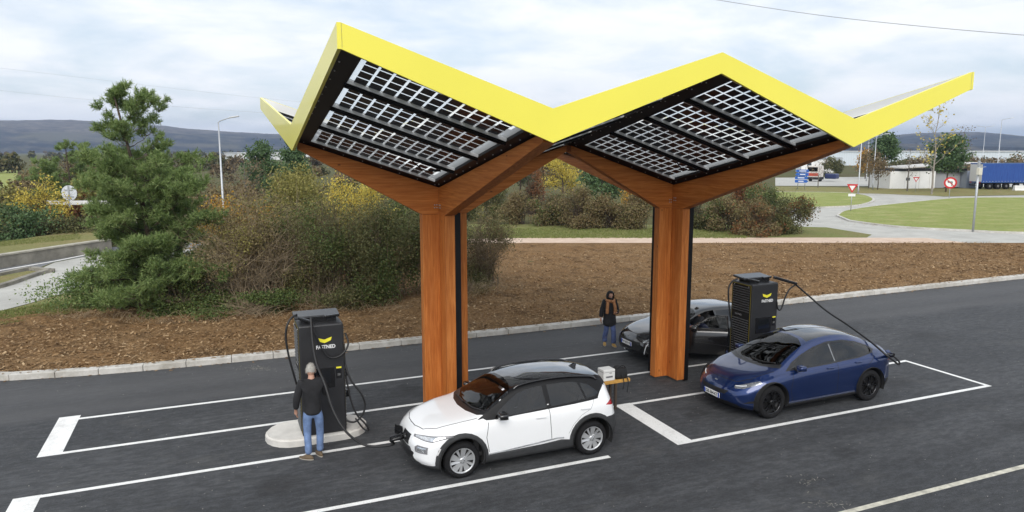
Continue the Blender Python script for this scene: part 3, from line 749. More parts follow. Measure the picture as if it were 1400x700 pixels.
    def door_mesh(nm, V, F, mat, thick):
        me = bpy.data.meshes.new(nm); W = [v - Vector((hx, hy, 0)) for v in V]; n = len(W)
        b = bmesh.new(); me.from_pydata(W, [], F); b.from_mesh(me); bmesh.ops.remove_doubles(b, verts=b.verts, dist=1e-4)
        if thick:
            bmesh.ops.recalc_face_normals(b, faces=b.faces)
            bmesh.ops.solidify(b, geom=b.faces[:], thickness=thick)
        b.to_mesh(me); b.free(); me.polygons.foreach_set('use_smooth', [True] * len(me.polygons)); me.materials.append(mat); return me
    D = link('open_door', door_mesh('open_door', V, Fc, P, -.06), root, 'driver door swung open'); D.location = (hx, hy, 0); D.rotation_euler = (0, 0, R(-40))
    link('door_window', door_mesh('door_window', G, Gf, glass_mat('door_glass', .3), 0), D)
    pn = MB(); pn.box((.55, .10, .62), (.9, .06, .5), None, .02); pn.box((.6, .05, .72), (.4, .06, .07), None, .02); pn.build('door_trim', DARKIN, D)
    hd = MB(); hd.box((.95, -.03, .83), (.19, .03, .035), None, .01); hd.build('door_handle', P, D)
    sheet.free()
    common(root, S, None, bvh, DARKIN)
    cols = {'barrel': M('rim_black', (.012, .012, .013), .4), 'spoke': ALLOY}
    for wx in (x0, x1):
        for s in (-1, 1): wheel(root, wx, s * S['ytr'], wr, .2, 'ten', .205, s, cols)
    p, n = surf(bvh, (1.6, 3, .97), (0, -1, 0))
    m = MB(); m.box((1.63, p.y + .14, 1.0), (.15, .2, .13), None, .04); m.bar((1.62, p.y - .02, .96), (1.62, p.y + .14, .965), .06, .03); m.build('wing_mirror', P, root)
    m = MB(); m.box((.2, -.15, 1.0), (.15, .2, .13), None, .04); m.bar((.2, .02, .95), (.2, -.15, .965), .06, .03); m.build('wing_mirror', P, D)
    handles(root, bvh, ((3.2, .89),), P)
    plate(root, bvh, .50, 'FW-839-YR')
    q, n = surf(bvh, (-2, 0, .64), (1, 0, 0))
    bd = MB(); bd.prism([(-.035, .045), (.035, .045), (.03, -.02), (0, -.045), (-.03, -.02)], -.004, .004, lambda p, h: (q.x - .004 + h + (p[1] + .045) * .3, p[0], .64 + p[1])); bd.build('badge', CHROME, root)
    wiper(root, bvh, [(1.18, -.02), (1.2, -.35), (1.29, -.6)])
    return root
# ================================================================ ground, roads, markings
def sheet(name, poly, z, mat, kind='structure', sub=0):
    bm = bmesh.new(); f = bm.faces.new([bm.verts.new((p[0], p[1], z)) for p in poly]); bm.normal_update()
    if f.normal.z < 0: f.normal_flip()
    bmesh.ops.triangulate(bm, faces=bm.faces)
    me = bpy.data.meshes.new(name); bm.to_mesh(me); bm.free(); me.materials.append(mat)
    o = link(name, me); tag(o, kind=kind); return o
def slab(name, poly, z0, z1, mat_top, mat_side=None):
    m = MB(); m.prism([(p[0], p[1]) for p in poly], z0, z1); o = m.build(name, mat_top); return tag(o, kind='structure')

# asphalt
m, nt, b = nodes_of('asphalt'); P = wpos(nt)
fine = noise(nt, 60, 6, .75, P); big = noise(nt, .22, 5, .6, wpos(nt, (1, 2.2, 1))); mid = noise(nt, 1.6, 5, .65, P)
c = ramp(nt, fine, [(.3, (.016, .018, .021)), (.5, (.044, .047, .052)), (.64, (.088, .092, .099)), (.8, (.21, .215, .22))])
c = mix(nt, ramp(nt, big, [(.42, (0, 0, 0)), (.62, (.7, .7, .7))]), c, mix(nt, .6, c, (.115, .118, .124)))
c = mix(nt, ramp(nt, noise(nt, 14, 5, .8, P), [(.40, (.0, .0, .0)), (.72, (.5, .5, .5))]), c, (.112, .116, .122))
c = mix(nt, ramp(nt, noise(nt, 5, 6, .75, wpos(nt, (.6, 1.6, 1))), [(.42, (.6, .6, .6)), (.62, (0, 0, 0))]), c, (.022, .023, .025))
dust = ramp(nt, noise(nt, .7, 7, .7, wpos(nt, (1, 1.6, 1))), [(.56, (0, 0, 0)), (.78, (.5, .5, .5))])
c = mix(nt, dust, c, (.11, .107, .10))
v = nt.nodes.new('ShaderNodeTexVoronoi'); v.inputs['Scale'].default_value = 3.2; nt.links.new(P, v.inputs['Vector'])
c = mix(nt, ramp(nt, v.outputs['Distance'], [(.012, (.6, .6, .6)), (.03, (0, 0, 0))]), c, (.2, .195, .18))
wob_v = nt.nodes.new('ShaderNodeVectorMath'); wob_v.operation = 'ADD'; nt.links.new(P, wob_v.inputs[0])
tn = nt.nodes.new('ShaderNodeTexNoise'); tn.inputs['Scale'].default_value = 2.2; tn.inputs['Detail'].default_value = 6; nt.links.new(P, tn.inputs['Vector']); nt.links.new(tn.outputs['Color'], wob_v.inputs[1])
for (ox, oy, orad, ok_) in ((.8, 12.3, .55, .55), (9.7, 12.5, .5, .5), (15.6, 12.3, .6, .5), (4.2, 16.4, .6, .5), (8.9, 16.5, .4, .45), (16.2, 16.3, .5, .45), (11.0, 9.6, .45, .4), (15.5, 9.2, .7, .35), (-1.5, 9.8, .6, .4), (6.3, 9.9, .4, .4), (20.5, 15.2, .8, .35)):
    dv = nt.nodes.new('ShaderNodeVectorMath'); dv.operation = 'DISTANCE'; nt.links.new(wob_v.outputs[0], dv.inputs[0]); dv.inputs[1].default_value = (ox + .5, oy + .5, .5)
    c = mix(nt, ramp(nt, dv.outputs['Value'], [(orad * .35, (ok_,) * 3), (orad, (0, 0, 0))]), c, (.016, .016, .017))
sep = nt.nodes.new('ShaderNodeSeparateXYZ'); nt.links.new(P, sep.inputs[0])
for ty, tw_ in ((18.35, .16), (19.75, .16), (9.0, .2), (10.35, .2)):       # faint tyre paths along the lanes
    tf = math_(nt, 'ABSOLUTE', math_(nt, 'SUBTRACT', math_(nt, 'ADD', sep.outputs['Y'], math_(nt, 'MULTIPLY', noise(nt, .18, 2, .5, P), .9)), ty + .45))
    tm = math_(nt, 'MULTIPLY', ramp(nt, tf, [(tw_ * .3, (.45,) * 3), (tw_ * 1.6, (0, 0, 0))]), noise(nt, .6, 5, .7, P)); c = mix(nt, tm, c, (.014, .0145, .016))
wob = math_(nt, 'ADD', sep.outputs['Y'], math_(nt, 'MULTIPLY', noise(nt, .25, 3, .5, P), 1.2))
lane = ramp(nt, math_(nt, 'MULTIPLY', math_(nt, 'SUBTRACT', wob, 17.6), .25), [(.06, (0, 0, 0)), (.18, (.7, .7, .7)), (.4, (.45, .45, .45)), (.6, (.7, .7, .7)), (.9, (.3, .3, .3))])
c = mix(nt, lane, c, (.085, .085, .088))
nt.links.new(c, b.inputs['Base Color']); b.inputs['Roughness'].default_value = .82; b.inputs['Specular IOR Level'].default_value = .35
bump(nt, b, fine, .55, .012); ASPH = m

m, nt, b = nodes_of('line_paint'); P = wpos(nt)
w = noise(nt, 38, 6, .75, P); c = ramp(nt, w, [(.3, (.40, .40, .39)), (.43, (.78, .78, .76)), (.7, (.86, .86, .85))]); c = mix(nt, ramp(nt, noise(nt, 2.2, 6, .7, P), [(.50, (0, 0, 0)), (.72, (.45, .45, .45))]), c, (.36, .355, .34))
nt.links.new(c, b.inputs['Base Color']); b.inputs['Roughness'].default_value = .6; bump(nt, b, w, .3, .004); LINE = m
OLDLINE = M('worn_line_paint', (.52, .50, .42), .7, var=.35, vscale=6)

m, nt, b = nodes_of('field'); P = wpos(nt)
c = mix(nt, ramp(nt, noise(nt, .05, 5, .6, P), [(.35, (0, 0, 0)), (.65, (1, 1, 1))]), (.085, .095, .032), (.105, .085, .045))
c = mix(nt, .5, c, ramp(nt, noise(nt, 1.3, 8, .7, P), [(.3, (.05, .06, .02)), (.7, (.14, .13, .06))]))
nt.links.new(c, b.inputs['Base Color']); b.inputs['Roughness'].default_value = .95; b.inputs['Specular IOR Level'].default_value = .1; FIELD = m
def grass_mat(name, lo, hi, dry):
    m, nt, b = nodes_of(name); P = wpos(nt)
    c = ramp(nt, noise(nt, 5, 9, .8, P), [(.3, lo), (.7, hi)])
    c = mix(nt, ramp(nt, noise(nt, .35, 6, .65, wpos(nt, (1, 1.5, 1))), [(.45, (0, 0, 0)), (.75, (.8, .8, .8))]), c, dry)
    nt.links.new(c, b.inputs['Base Color']); b.inputs['Roughness'].default_value = .9; b.inputs['Specular IOR Level'].default_value = .1
    bump(nt, b, noise(nt, 9, 6, .8, P), .8, .1); return m
LAWN = grass_mat('mown_grass', (.17, .21, .055), (.33, .37, .12), (.40, .38, .18))
VERGE = grass_mat('verge_grass', (.16, .16, .055), (.28, .27, .12), (.30, .22, .12))
m, nt, b = nodes_of('pale_road'); P = wpos(nt)
c = ramp(nt, noise(nt, .5, 7, .65, P), [(.3, (.34, .335, .31)), (.7, (.48, .475, .44))]); nt.links.new(c, b.inputs['Base Color']); b.inputs['Roughness'].default_value = .85; PALE = m
m, nt, b = nodes_of('sand_path'); P = wpos(nt)
c = ramp(nt, noise(nt, 1.2, 7, .65, P), [(.3, (.48, .35, .26)), (.7, (.62, .49, .39))]); nt.links.new(c, b.inputs['Base Color']); b.inputs['Roughness'].default_value = .9; SAND = m
m, nt, b = nodes_of('concrete'); P = coord(nt)
n1 = noise(nt, 3, 7, .7, P); c = ramp(nt, n1, [(.3, (.42, .405, .37)), (.55, (.56, .545, .51)), (.75, (.63, .62, .59))])
c = mix(nt, ramp(nt, noise(nt, .9, 7, .72, P), [(.46, (0, 0, 0)), (.68, (.7, .7, .7))]), c, (.27, .245, .195))
nt.links.new(c, b.inputs['Base Color']); b.inputs['Roughness'].default_value = .85; bump(nt, b, noise(nt, 60, 4, .7, P), .25, .01); CONC = m
m, nt, b = nodes_of('wood_mulch'); P = wpos(nt)
n1 = noise(nt, 9, 8, .75, wpos(nt, (1, 1.5, 1))); n2 = noise(nt, .5, 5, .6, P)
c = ramp(nt, n1, [(.30, (.048, .025, .011)), (.43, (.135, .076, .034)), (.56, (.24, .142, .066)), (.72, (.44, .30, .17))])
c = mix(nt, ramp(nt, n2, [(.4, (0, 0, 0)), (.7, (.55, .55, .55))]), c, mix(nt, .6, c, (.32, .22, .12)))
c = mix(nt, ramp(nt, noise(nt, .9, 6, .7, wpos(nt, (1.3, 1, 1))), [(.36, (.6, .6, .6)), (.48, (0, 0, 0))]), c, (.055, .032, .016))
nt.links.new(c, b.inputs['Base Color']); b.inputs['Roughness'].default_value = .95; b.inputs['Specular IOR Level'].default_value = .1
bump(nt, b, n1, 1, .06); MULCH = m

me = mesh_np('ground', [(-9000, -3000, 0), (12000, -3000, 0), (12000, 12000, 0), (-9000, 12000, 0)], [(0, 1, 2, 3)], FIELD); tag(link('ground', me), kind='structure')
KERB = [(-60, 27), (-12, 22.3), (-5.3, 21.05), (-1.1, 20.55), (8, 20.45), (16, 20.5), (34, 20.65), (120, 21.5)]
sheet('parking_lot', [(-60, -12), (120, -12)] + [(x, y + .05) for x, y in KERB[::-1]], .004, ASPH)
kb = MB()
Q = spline([(x, y, 0) for x, y in KERB], 40); acc = 0; last = Q[0]; stones = [Q[0]]
for q in Q[1:]:
    acc += (q - last).length; last = q
    if acc >= 1.0 and -25 < q.x < 70 or acc > 6: stones.append(q); acc = 0
for a, c2 in zip(stones[:-1], stones[1:]):
    d = (c2 - a).normalized() * .006; n = Vector((-d.y, d.x, 0)).normalized() * .14
    dz = random.uniform(-.004, .004)
    kb.bar(a + d + n + Vector((0, 0, .06 + dz)), c2 - d + n + Vector((0, 0, .06 + dz)), .28, .2, bev=.018)
tag(kb.build('kerb', CONC), kind='structure')
mk = MB()
def mark(x0, y0, x1, y1, z=.0085): mk.add([(x0, y0, z), (x1, y0, z), (x1, y1, z), (x0, y1, z)], [(0, 1, 2, 3)])
wl = .055
for y, x0, x1 in ((17.32, -2.96, 17.4), (15.38, -2.96, 17.4), (13.49, -2.96, 8.2), (13.49, 8.6, 17.4), (11.19, -2.96, 6.68), (11.19, 8.6, 17.4)): mark(x0, y - wl, x1, y + wl)
mark(-3.37, 15.325, -2.96, 17.55); mark(-3.37, 11.135, -2.96, 13.56); mark(8.2, 11.135, 8.6, 13.56); mark(17.4, 11.135, 17.51, 13.56); mark(17.4, 15.325, 17.51, 17.4)
tag(mk.build('road_markings', LINE), kind='structure')
mk = MB(); mark(4, 7.82, 60, 7.93); tag(mk.build('lane_marking', OLDLINE), kind='structure')

# mulch bed with real lumps
def vnoise(X, Y, s, seed):
    r = np.random.default_rng(seed).random((257, 257)); x = X / s; y = Y / s
    xi = np.floor(x).astype(int); yi = np.floor(y).astype(int); fx = x - xi; fy = y - yi
    fx = fx * fx * (3 - 2 * fx); fy = fy * fy * (3 - 2 * fy); xi %= 256; yi %= 256
    return (r[xi, yi] * (1 - fx) + r[xi + 1, yi] * fx) * (1 - fy) + (r[xi, yi + 1] * (1 - fx) + r[xi + 1, yi + 1] * fx) * fy
def kerb_y(x): return np.interp(x, [k[0] for k in KERB], [k[1] for k in KERB])
far = lambda x: np.interp(x, [-14, -3, 3, 9, 18, 47, 70], [28.4, 30, 34, 43.5, 40.9, 28.8, 21])
gx = np.arange(-14, 62, .13); t = np.linspace(0, 1, 150) ** 1.25
X = np.repeat(gx[:, None], len(t), 1); y0 = kerb_y(gx) + .2; y1 = np.maximum(far(gx), y0 + .05)
Y = y0[:, None] + (y1 - y0)[:, None] * t[None]
edge = np.minimum(1, np.minimum(t, 1 - t)[None] * 12)
Z = .05 + .035 * edge + edge * (.10 * (vnoise(X, Y, 1.7, 1) - .5) + .09 * (vnoise(X, Y, .45, 2) - .5) + .07 * (vnoise(X, Y, .17, 3) - .5))
V = np.stack([X, Y, Z], -1).reshape(-1, 3); nx, ny = X.shape; ii = (np.arange(nx - 1)[:, None] * ny + np.arange(ny - 1)[None]).ravel()
tag(link('mulch_bed', mesh_np('mulch_bed', V, np.stack([ii, ii + ny, ii + ny + 1, ii + 1], 1), MULCH, True)), kind='structure')
# scuffed chalky marks and blown straw on the asphalt
rs = np.random.default_rng(77); C0 = []
for (u_, v_, su, sv, k) in ((1105, 657, 26, 9, 34), (1138, 690, 30, 6, 34), (352, 504, 24, 4, 110), (840, 470, 60, 5, 40), (560, 478, 70, 5, 30), (1220, 455, 60, 20, 25)):
    for _ in range(k):
        p = at(u_ + rs.normal() * su * .5, v_ + rs.normal() * sv * .5)
        if p.y < 20.35: C0.append((p.x, p.y, .0095))
C0 = np.array(C0); n = len(C0); a = rs.uniform(0, 6.28, n); l = .006 + .035 * rs.random(n) ** 2; w_ = rs.uniform(.002, .006, n); U = np.stack([np.cos(a), np.sin(a), a * 0], 1) * l[:, None]; W = np.stack([-np.sin(a), np.cos(a), a * 0], 1) * w_[:, None]
tag(link('debris', mesh_np('debris', np.stack([C0 - U - W, C0 + U - W, C0 + U + W, C0 - U + W], 1).reshape(-1, 3), np.arange(4 * n).reshape(-1, 4), leaf_mat('debris_pale', [(.22, .21, .18), (.42, .40, .35)], .9, 0))), kind='stuff')
# loose chips on it
n = 110000; x = rng.uniform(-10, 45, n); yy = kerb_y(x) + .1 + rng.random(n) ** 1.5 * (np.minimum(far(x), 36) - kerb_y(x) - .1); ok = yy < far(x); x, yy = x[ok], yy[ok]; n = len(x)
a = rng.uniform(0, 6.28, n); l = .012 + .05 * rng.random(n) ** 2.5; w = l * rng.uniform(.2, .5, n); tl = rng.uniform(-.5, .5, n); tw = rng.uniform(-.6, .6, n)
z = .10 + rng.uniform(-.03, .05, n); ks = rng.random(n); k1 = ks < .012; k2 = ks > .993
yy = np.where(k1, kerb_y(x) + rng.uniform(.02, .27, n), np.where(k2, kerb_y(x) - .25 * rng.random(n) ** 2, yy)); z = np.where(k1, .175, np.where(k2, .016, z)); tl = np.where(k1 | k2, tl * .1, tl); tw = np.where(k1 | k2, tw * .1, tw); C0 = np.stack([x, yy, z], 1)
U = np.stack([np.cos(a) * np.cos(tl), np.sin(a) * np.cos(tl), np.sin(tl)], 1) * l[:, None]; W = np.stack([-np.sin(a) * np.cos(tw), np.cos(a) * np.cos(tw), np.sin(tw)], 1) * w[:, None]
V = np.stack([C0 - U - W, C0 + U - W, C0 + U + W, C0 - U + W], 1).reshape(-1, 3)
CHIP = leaf_mat('chip_wood', [(.08, .046, .02), (.19, .115, .055), (.28, .18, .09), (.44, .32, .19)], .9, 0, 1.5)
tag(link('wood_chips', mesh_np('wood_chips', V, np.arange(4 * n).reshape(-1, 4), CHIP)), kind='stuff')
# pebbles and grit on the asphalt
n = 1300; x = rng.uniform(-4, 24, n); yy = rng.uniform(7, 20.3, n); s = .004 + .006 * rng.random(n) ** 3
V = np.stack([np.stack([x + s * dx, yy + s * dy, .006 + s * dz], 1) for dx, dy, dz in ((-1, -.7, 0), (1, -.8, 0), (.9, .8, 0), (-.8, .9, 0), (.1, 0, .9))], 1).reshape(-1, 3)
i = np.arange(n)[:, None] * 5; Fq = np.concatenate([i + np.array(q) for q in ((0, 1, 4), (1, 2, 4), (2, 3, 4), (3, 0, 4))])
tag(link('grit', mesh_np('grit', V, Fq, leaf_mat('grit_stone', [(.2, .19, .17), (.45, .43, .4)], .9, 0))), kind='stuff')

def px(poly, z=0): return [tuple(at(u, v, z)[:2]) for u, v in poly]
# path, verge, roundabout road and its grass islands (right)
sheet('sand_path', [(6, 47), (18.0, 41.0), (36, 33.5), (44, 30.4), (44, 33.2), (36.6, 36.6), (19.3, 43.9), (7, 49.5)], .012, SAND)
sheet('verge_strip', px([(560, 318), (560, 328), (720, 325.5), (1100, 325), (1185, 325), (1192, 321), (1130, 311), (1000, 308), (560, 306)]), .016, grass_mat('strip_grass', (.13, .155, .05), (.24, .25, .09), (.24, .19, .10)))
sheet('roundabout_road', px([(1080, 318), (1180, 330), (1290, 336), (1460, 340), (1800, 338), (1800, 268), (1460, 266), (1400, 267), (1290, 269), (1200, 262), (1080, 259)]), .010, PALE)
def island(name, pix):
    poly = spline([(p[0], p[1], 0) for p in px(pix)], 4)
    cen = sum(poly, Vector()) / len(poly)
    inner = [q + (cen - q).normalized() * .28 for q in poly]
    k = MB(); n = len(poly)
    V = [(*q[:2], .0) for q in poly] + [(*q[:2], .13) for q in poly] + [(*q[:2], .13) for q in inner] + [(*q[:2], .02) for q in inner]
    k.add(V, [(r * n + i, r * n + (i + 1) % n, (r + 1) * n + (i + 1) % n, (r + 1) * n + i) for r in range(3) for i in range(n)])
    tag(k.build('kerb_' + name, CONC), kind='structure')
    sheet(name, inner, .115, LAWN)
island('lawn', [(1143, 296), (1150, 290.5), (1165, 287), (1200, 282), (1250, 277), (1285, 273.5), (1320, 271.5), (1400, 271), (1700, 272), (1700, 326), (1400, 320), (1330, 317), (1250, 313), (1200, 308.5), (1160, 303)])
island('roundabout_island', [(1020, 287), (1120, 284.5), (1165, 282.5), (1186, 279), (1196, 274.5), (1190, 270), (1175, 266.5), (1140, 264), (1020, 263)])
sheet('leafy_verge', px([(1060, 262), (1200, 265), (1290, 268.5), (1440, 266), (1440, 256.5), (1290, 258), (1230, 257), (1060, 255)]), .02, VERGE)
sheet('lorry_park', px([(1060, 254), (1500, 256), (1600, 247), (1400, 240), (1060, 243)]), .012, PALE)
# scattered leaves on the leafy verge and the lawns
n = 9000; q = [at(rng.uniform(1170, 1420), rng.uniform(257, 268)) for _ in range(n // 3)] + [at(rng.uniform(1150, 1420), rng.uniform(272, 312)) for _ in range(700)]
C0 = np.array([(p.x, p.y, .14) for p in q]); n = len(C0); s = rng.uniform(.03, .09, n)[:, None]
V = np.stack([C0 + s * np.array(d) for d in ((-1, -.6, 0), (1, -.5, .1), (.9, .7, 0), (-.9, .6, .15))], 1).reshape(-1, 3)
tag(link('fallen_leaves', mesh_np('fallen_leaves', V, np.arange(4 * n).reshape(-1, 4), leaf_mat('litter', [(.16, .08, .03), (.28, .17, .06), (.34, .25, .08)], .9, 0))), kind='stuff')
# left-hand slip roads
sheet('slip_road', px([(-80, 450), (-10, 428), (40, 415), (80, 403), (220, 372), (330, 350), (330, 338), (150, 345), (75, 359), (0, 392), (-80, 408)]), .010, PALE)
sheet('upper_road', px([(-80, 392), (0, 376), (40, 371), (75, 358), (150, 345), (330, 335), (330, 329), (150, 338), (76, 353), (0, 366), (-80, 380)]), .006, M('grey_road', (.16, .165, .175), .85, var=.15, vscale=.4))
ln = [at(u, v) for u, v in ((-80, 384.5), (0, 370), (76, 357), (150, 342))]
k = MB()
for a, c2 in zip(ln[:-1], ln[1:]): k.bar(a + Vector((0, 0, .012)), c2 + Vector((0, 0, .012)), .22, .003)
tag(k.build('edge_line', LINE), kind='structure')
OLDC = M('old_concrete', (.24, .225, .19), .9, var=.35, vscale=1.2, bmp=.3, bscale=12)
def kerbline(name, pts, w, h, mat):
    k = MB(); Q = spline([at(u, v) for u, v in pts], 5)
    for a, c2 in zip(Q[:-1], Q[1:]): k.bar(a + Vector((0, 0, h / 2)), c2 + Vector((0, 0, h / 2)), w, h)
    return tag(k.build(name, mat), kind='structure')
kerbline('kerb_slip_road', [(-80, 412), (0, 393.5), (35, 382), (60, 374), (72, 372)], .28, .16, OLDC)
kerbline('kerb_median', [(72, 372), (55, 370.5), (38, 369.5), (0, 377.5), (-80, 394)], .28, .16, OLDC)
sheet('median_grass', px([(-80, 394), (0, 378), (38, 371), (60, 372), (35, 381), (0, 391), (-80, 410)]), .03, VERGE)
lw = thing('retaining_wall', 'low weathered concrete retaining wall along the slip road on the left', 'wall')
k = MB(); Q = [at(u, v) for u, v in ((-90, 386), (0, 366.5), (76, 354), (150, 342))]
for a, c2 in zip(Q[:-1], Q[1:]): k.bar(a + Vector((0, 0, .30)), c2 + Vector((0, 0, .30)), .35, .62)
k.build('wall_face', OLDC, lw)
k = MB()
for a, c2 in zip(Q[:-1], Q[1:]): k.bar(a + Vector((0, 0, .65)), c2 + Vector((0, 0, .65)), .46, .075)
k.build('coping', M('pale_coping', (.36, .34, .28), .9, var=.3, vscale=2), lw)
sheet('bank_grass', [(q.x, q.y + .1) for q in Q] + [(q.x, q.y + 9) for q in Q[::-1]], .62, VERGE)
sheet('shoulder_grass', px([(-90, 452), (0, 427), (40, 416), (80, 404), (150, 385), (190, 420), (120, 438), (60, 438), (0, 446), (-90, 470)]), .014, VERGE)
tag(link('meadow', mesh_np('meadow', [(*at(u, v)[:2], .01) for u, v in ((-30, 236), (24, 232), (24, 262), (-30, 270))], [(0, 1, 2, 3)], LAWN)), kind='structure')

# ================================================================ canopy
m, nt, b = nodes_of('glulam'); P = coord(nt, 'Object')
def wood_mat(name, scale):
    m, nt, b = nodes_of(name); P = coord(nt, 'Object', scale)
    g1 = noise(nt, 3, 8, .6, P, .6); g2 = noise(nt, .9, 3, .5, P)
    c = ramp(nt, g1, [(.32, (.37, .105, .018)), (.5, (.51, .165, .034)), (.68, (.62, .235, .06))])
    c = mix(nt, ramp(nt, g2, [(.4, (0, 0, 0)), (.65, (.45, .45, .45))]), c, (.34, .095, .02))
    vo = nt.nodes.new('ShaderNodeTexVoronoi'); vo.inputs['Scale'].default_value = 2.3; nt.links.new(coord(nt, 'Object', tuple(min(1.6, .5 + s * .25) for s in scale)), vo.inputs['Vector'])
    c = mix(nt, ramp(nt, vo.outputs['Distance'], [(.035, (.85, .85, .85)), (.06, (0, 0, 0))]), c, (.07, .022, .008))
    sx_ = nt.nodes.new('ShaderNodeSeparateXYZ'); nt.links.new(coord(nt, 'Object'), sx_.inputs[0]); ax = 'Z' if scale[2] > 1 else 'X'
    lam = math_(nt, 'FRACT', math_(nt, 'MULTIPLY', math_(nt, 'ADD', sx_.outputs[ax], sx_.outputs['Y'] if ax == 'X' else 0.0), 11 if ax == 'X' else 9))
    c = mix(nt, ramp(nt, lam, [(0, (.32, .32, .32)), (.06, (0, 0, 0))]), c, (.14, .042, .01))
    nt.links.new(c, b.inputs['Base Color']); b.inputs['Roughness'].default_value = .55; b.inputs['Specular IOR Level'].default_value = .3
    bump(nt, b, g1, .15, .01); return m
WOODV = wood_mat('column_wood', (9, 9, .55)); WOODX = wood_mat('beam_wood_x', (.5, 9, 9)); WOODY = wood_mat('beam_wood_y', (9, .5, 9))
YEL = M('yellow_fascia', (.86, .78, .09), .35, var=.03, vscale=.5, coat=.3)
SOFF = M('black_soffit', (.007, .007, .008), .5, var=.3, vscale=2, spec=.22)
m, nt, b = nodes_of('solar_cells')
uv = nt.nodes.new('ShaderNodeUVMap'); s = nt.nodes.new('ShaderNodeSeparateXYZ'); nt.links.new(uv.outputs[0], s.inputs[0])
def cellmask(o, cnt, gap):
    fr = math_(nt, 'FRACT', math_(nt, 'MULTIPLY', o, cnt)); return math_(nt, 'MULTIPLY', math_(nt, 'GREATER_THAN', fr, gap), math_(nt, 'LESS_THAN', fr, 1 - gap))
cm = math_(nt, 'MULTIPLY', cellmask(s.outputs[0], 11, .085), cellmask(s.outputs[1], 4, .062))
inb = math_(nt, 'MULTIPLY', math_(nt, 'GREATER_THAN', s.outputs[0], .0), math_(nt, 'LESS_THAN', s.outputs[0], 1.0))
b.inputs['Base Color'].default_value = (.006, .007, .011, 1); b.inputs['Roughness'].default_value = .3; b.inputs['Specular IOR Level'].default_value = .18
tr = nt.nodes.new('ShaderNodeBsdfTransparent'); tr.inputs['Color'].default_value = (.86, .88, .88, 1)
tl = nt.nodes.new('ShaderNodeBsdfTranslucent'); tl.inputs['Color'].default_value = (.85, .87, .87, 1)
gm = nt.nodes.new('ShaderNodeMixShader'); gm.inputs[0].default_value = .35; nt.links.new(tr.outputs[0], gm.inputs[1]); nt.links.new(tl.outputs[0], gm.inputs[2])
mx = nt.nodes.new('ShaderNodeMixShader'); nt.links.new(math_(nt, 'MULTIPLY', cm, inb), mx.inputs[0]); nt.links.new(gm.outputs[0], mx.inputs[1]); nt.links.new(b.outputs[0], mx.inputs[2])
nt.links.new(mx.outputs[0], nt.nodes['Material Output'].inputs['Surface']); CELL = m
ALU = M('aluminium', (.66, .67, .68), .35, metal=.25)
canopy = thing('solar_canopy', 'zigzag yellow-edged solar canopy on two wooden columns above the parked cars', 'canopy', (4.545, 14.827, 0), .0149)
S_, HX, DF, DB, KX = 6.039, 3.0195, 5.252, 7.0, -.008
ZC, ZMF, ZMS, ZMB = 4.96, 6.04, 5.93, 5.89       # underside of the roof: centre, front mid, side mid, back mid
def uz(i, a, bb):                                # underside height at local (a from module centre, b)
    k = abs(a) / HX; f = (bb / DB * (ZMB - ZC)) if bb > 0 else (-bb / DF * (ZMF - ZC))
    return ZC + k * (ZMS - ZC) + f + KX * (a + i * S_)
def up(i, a, bb, dz=0): return (a + i * S_, bb, uz(i, a, bb) + dz)
TH = .14
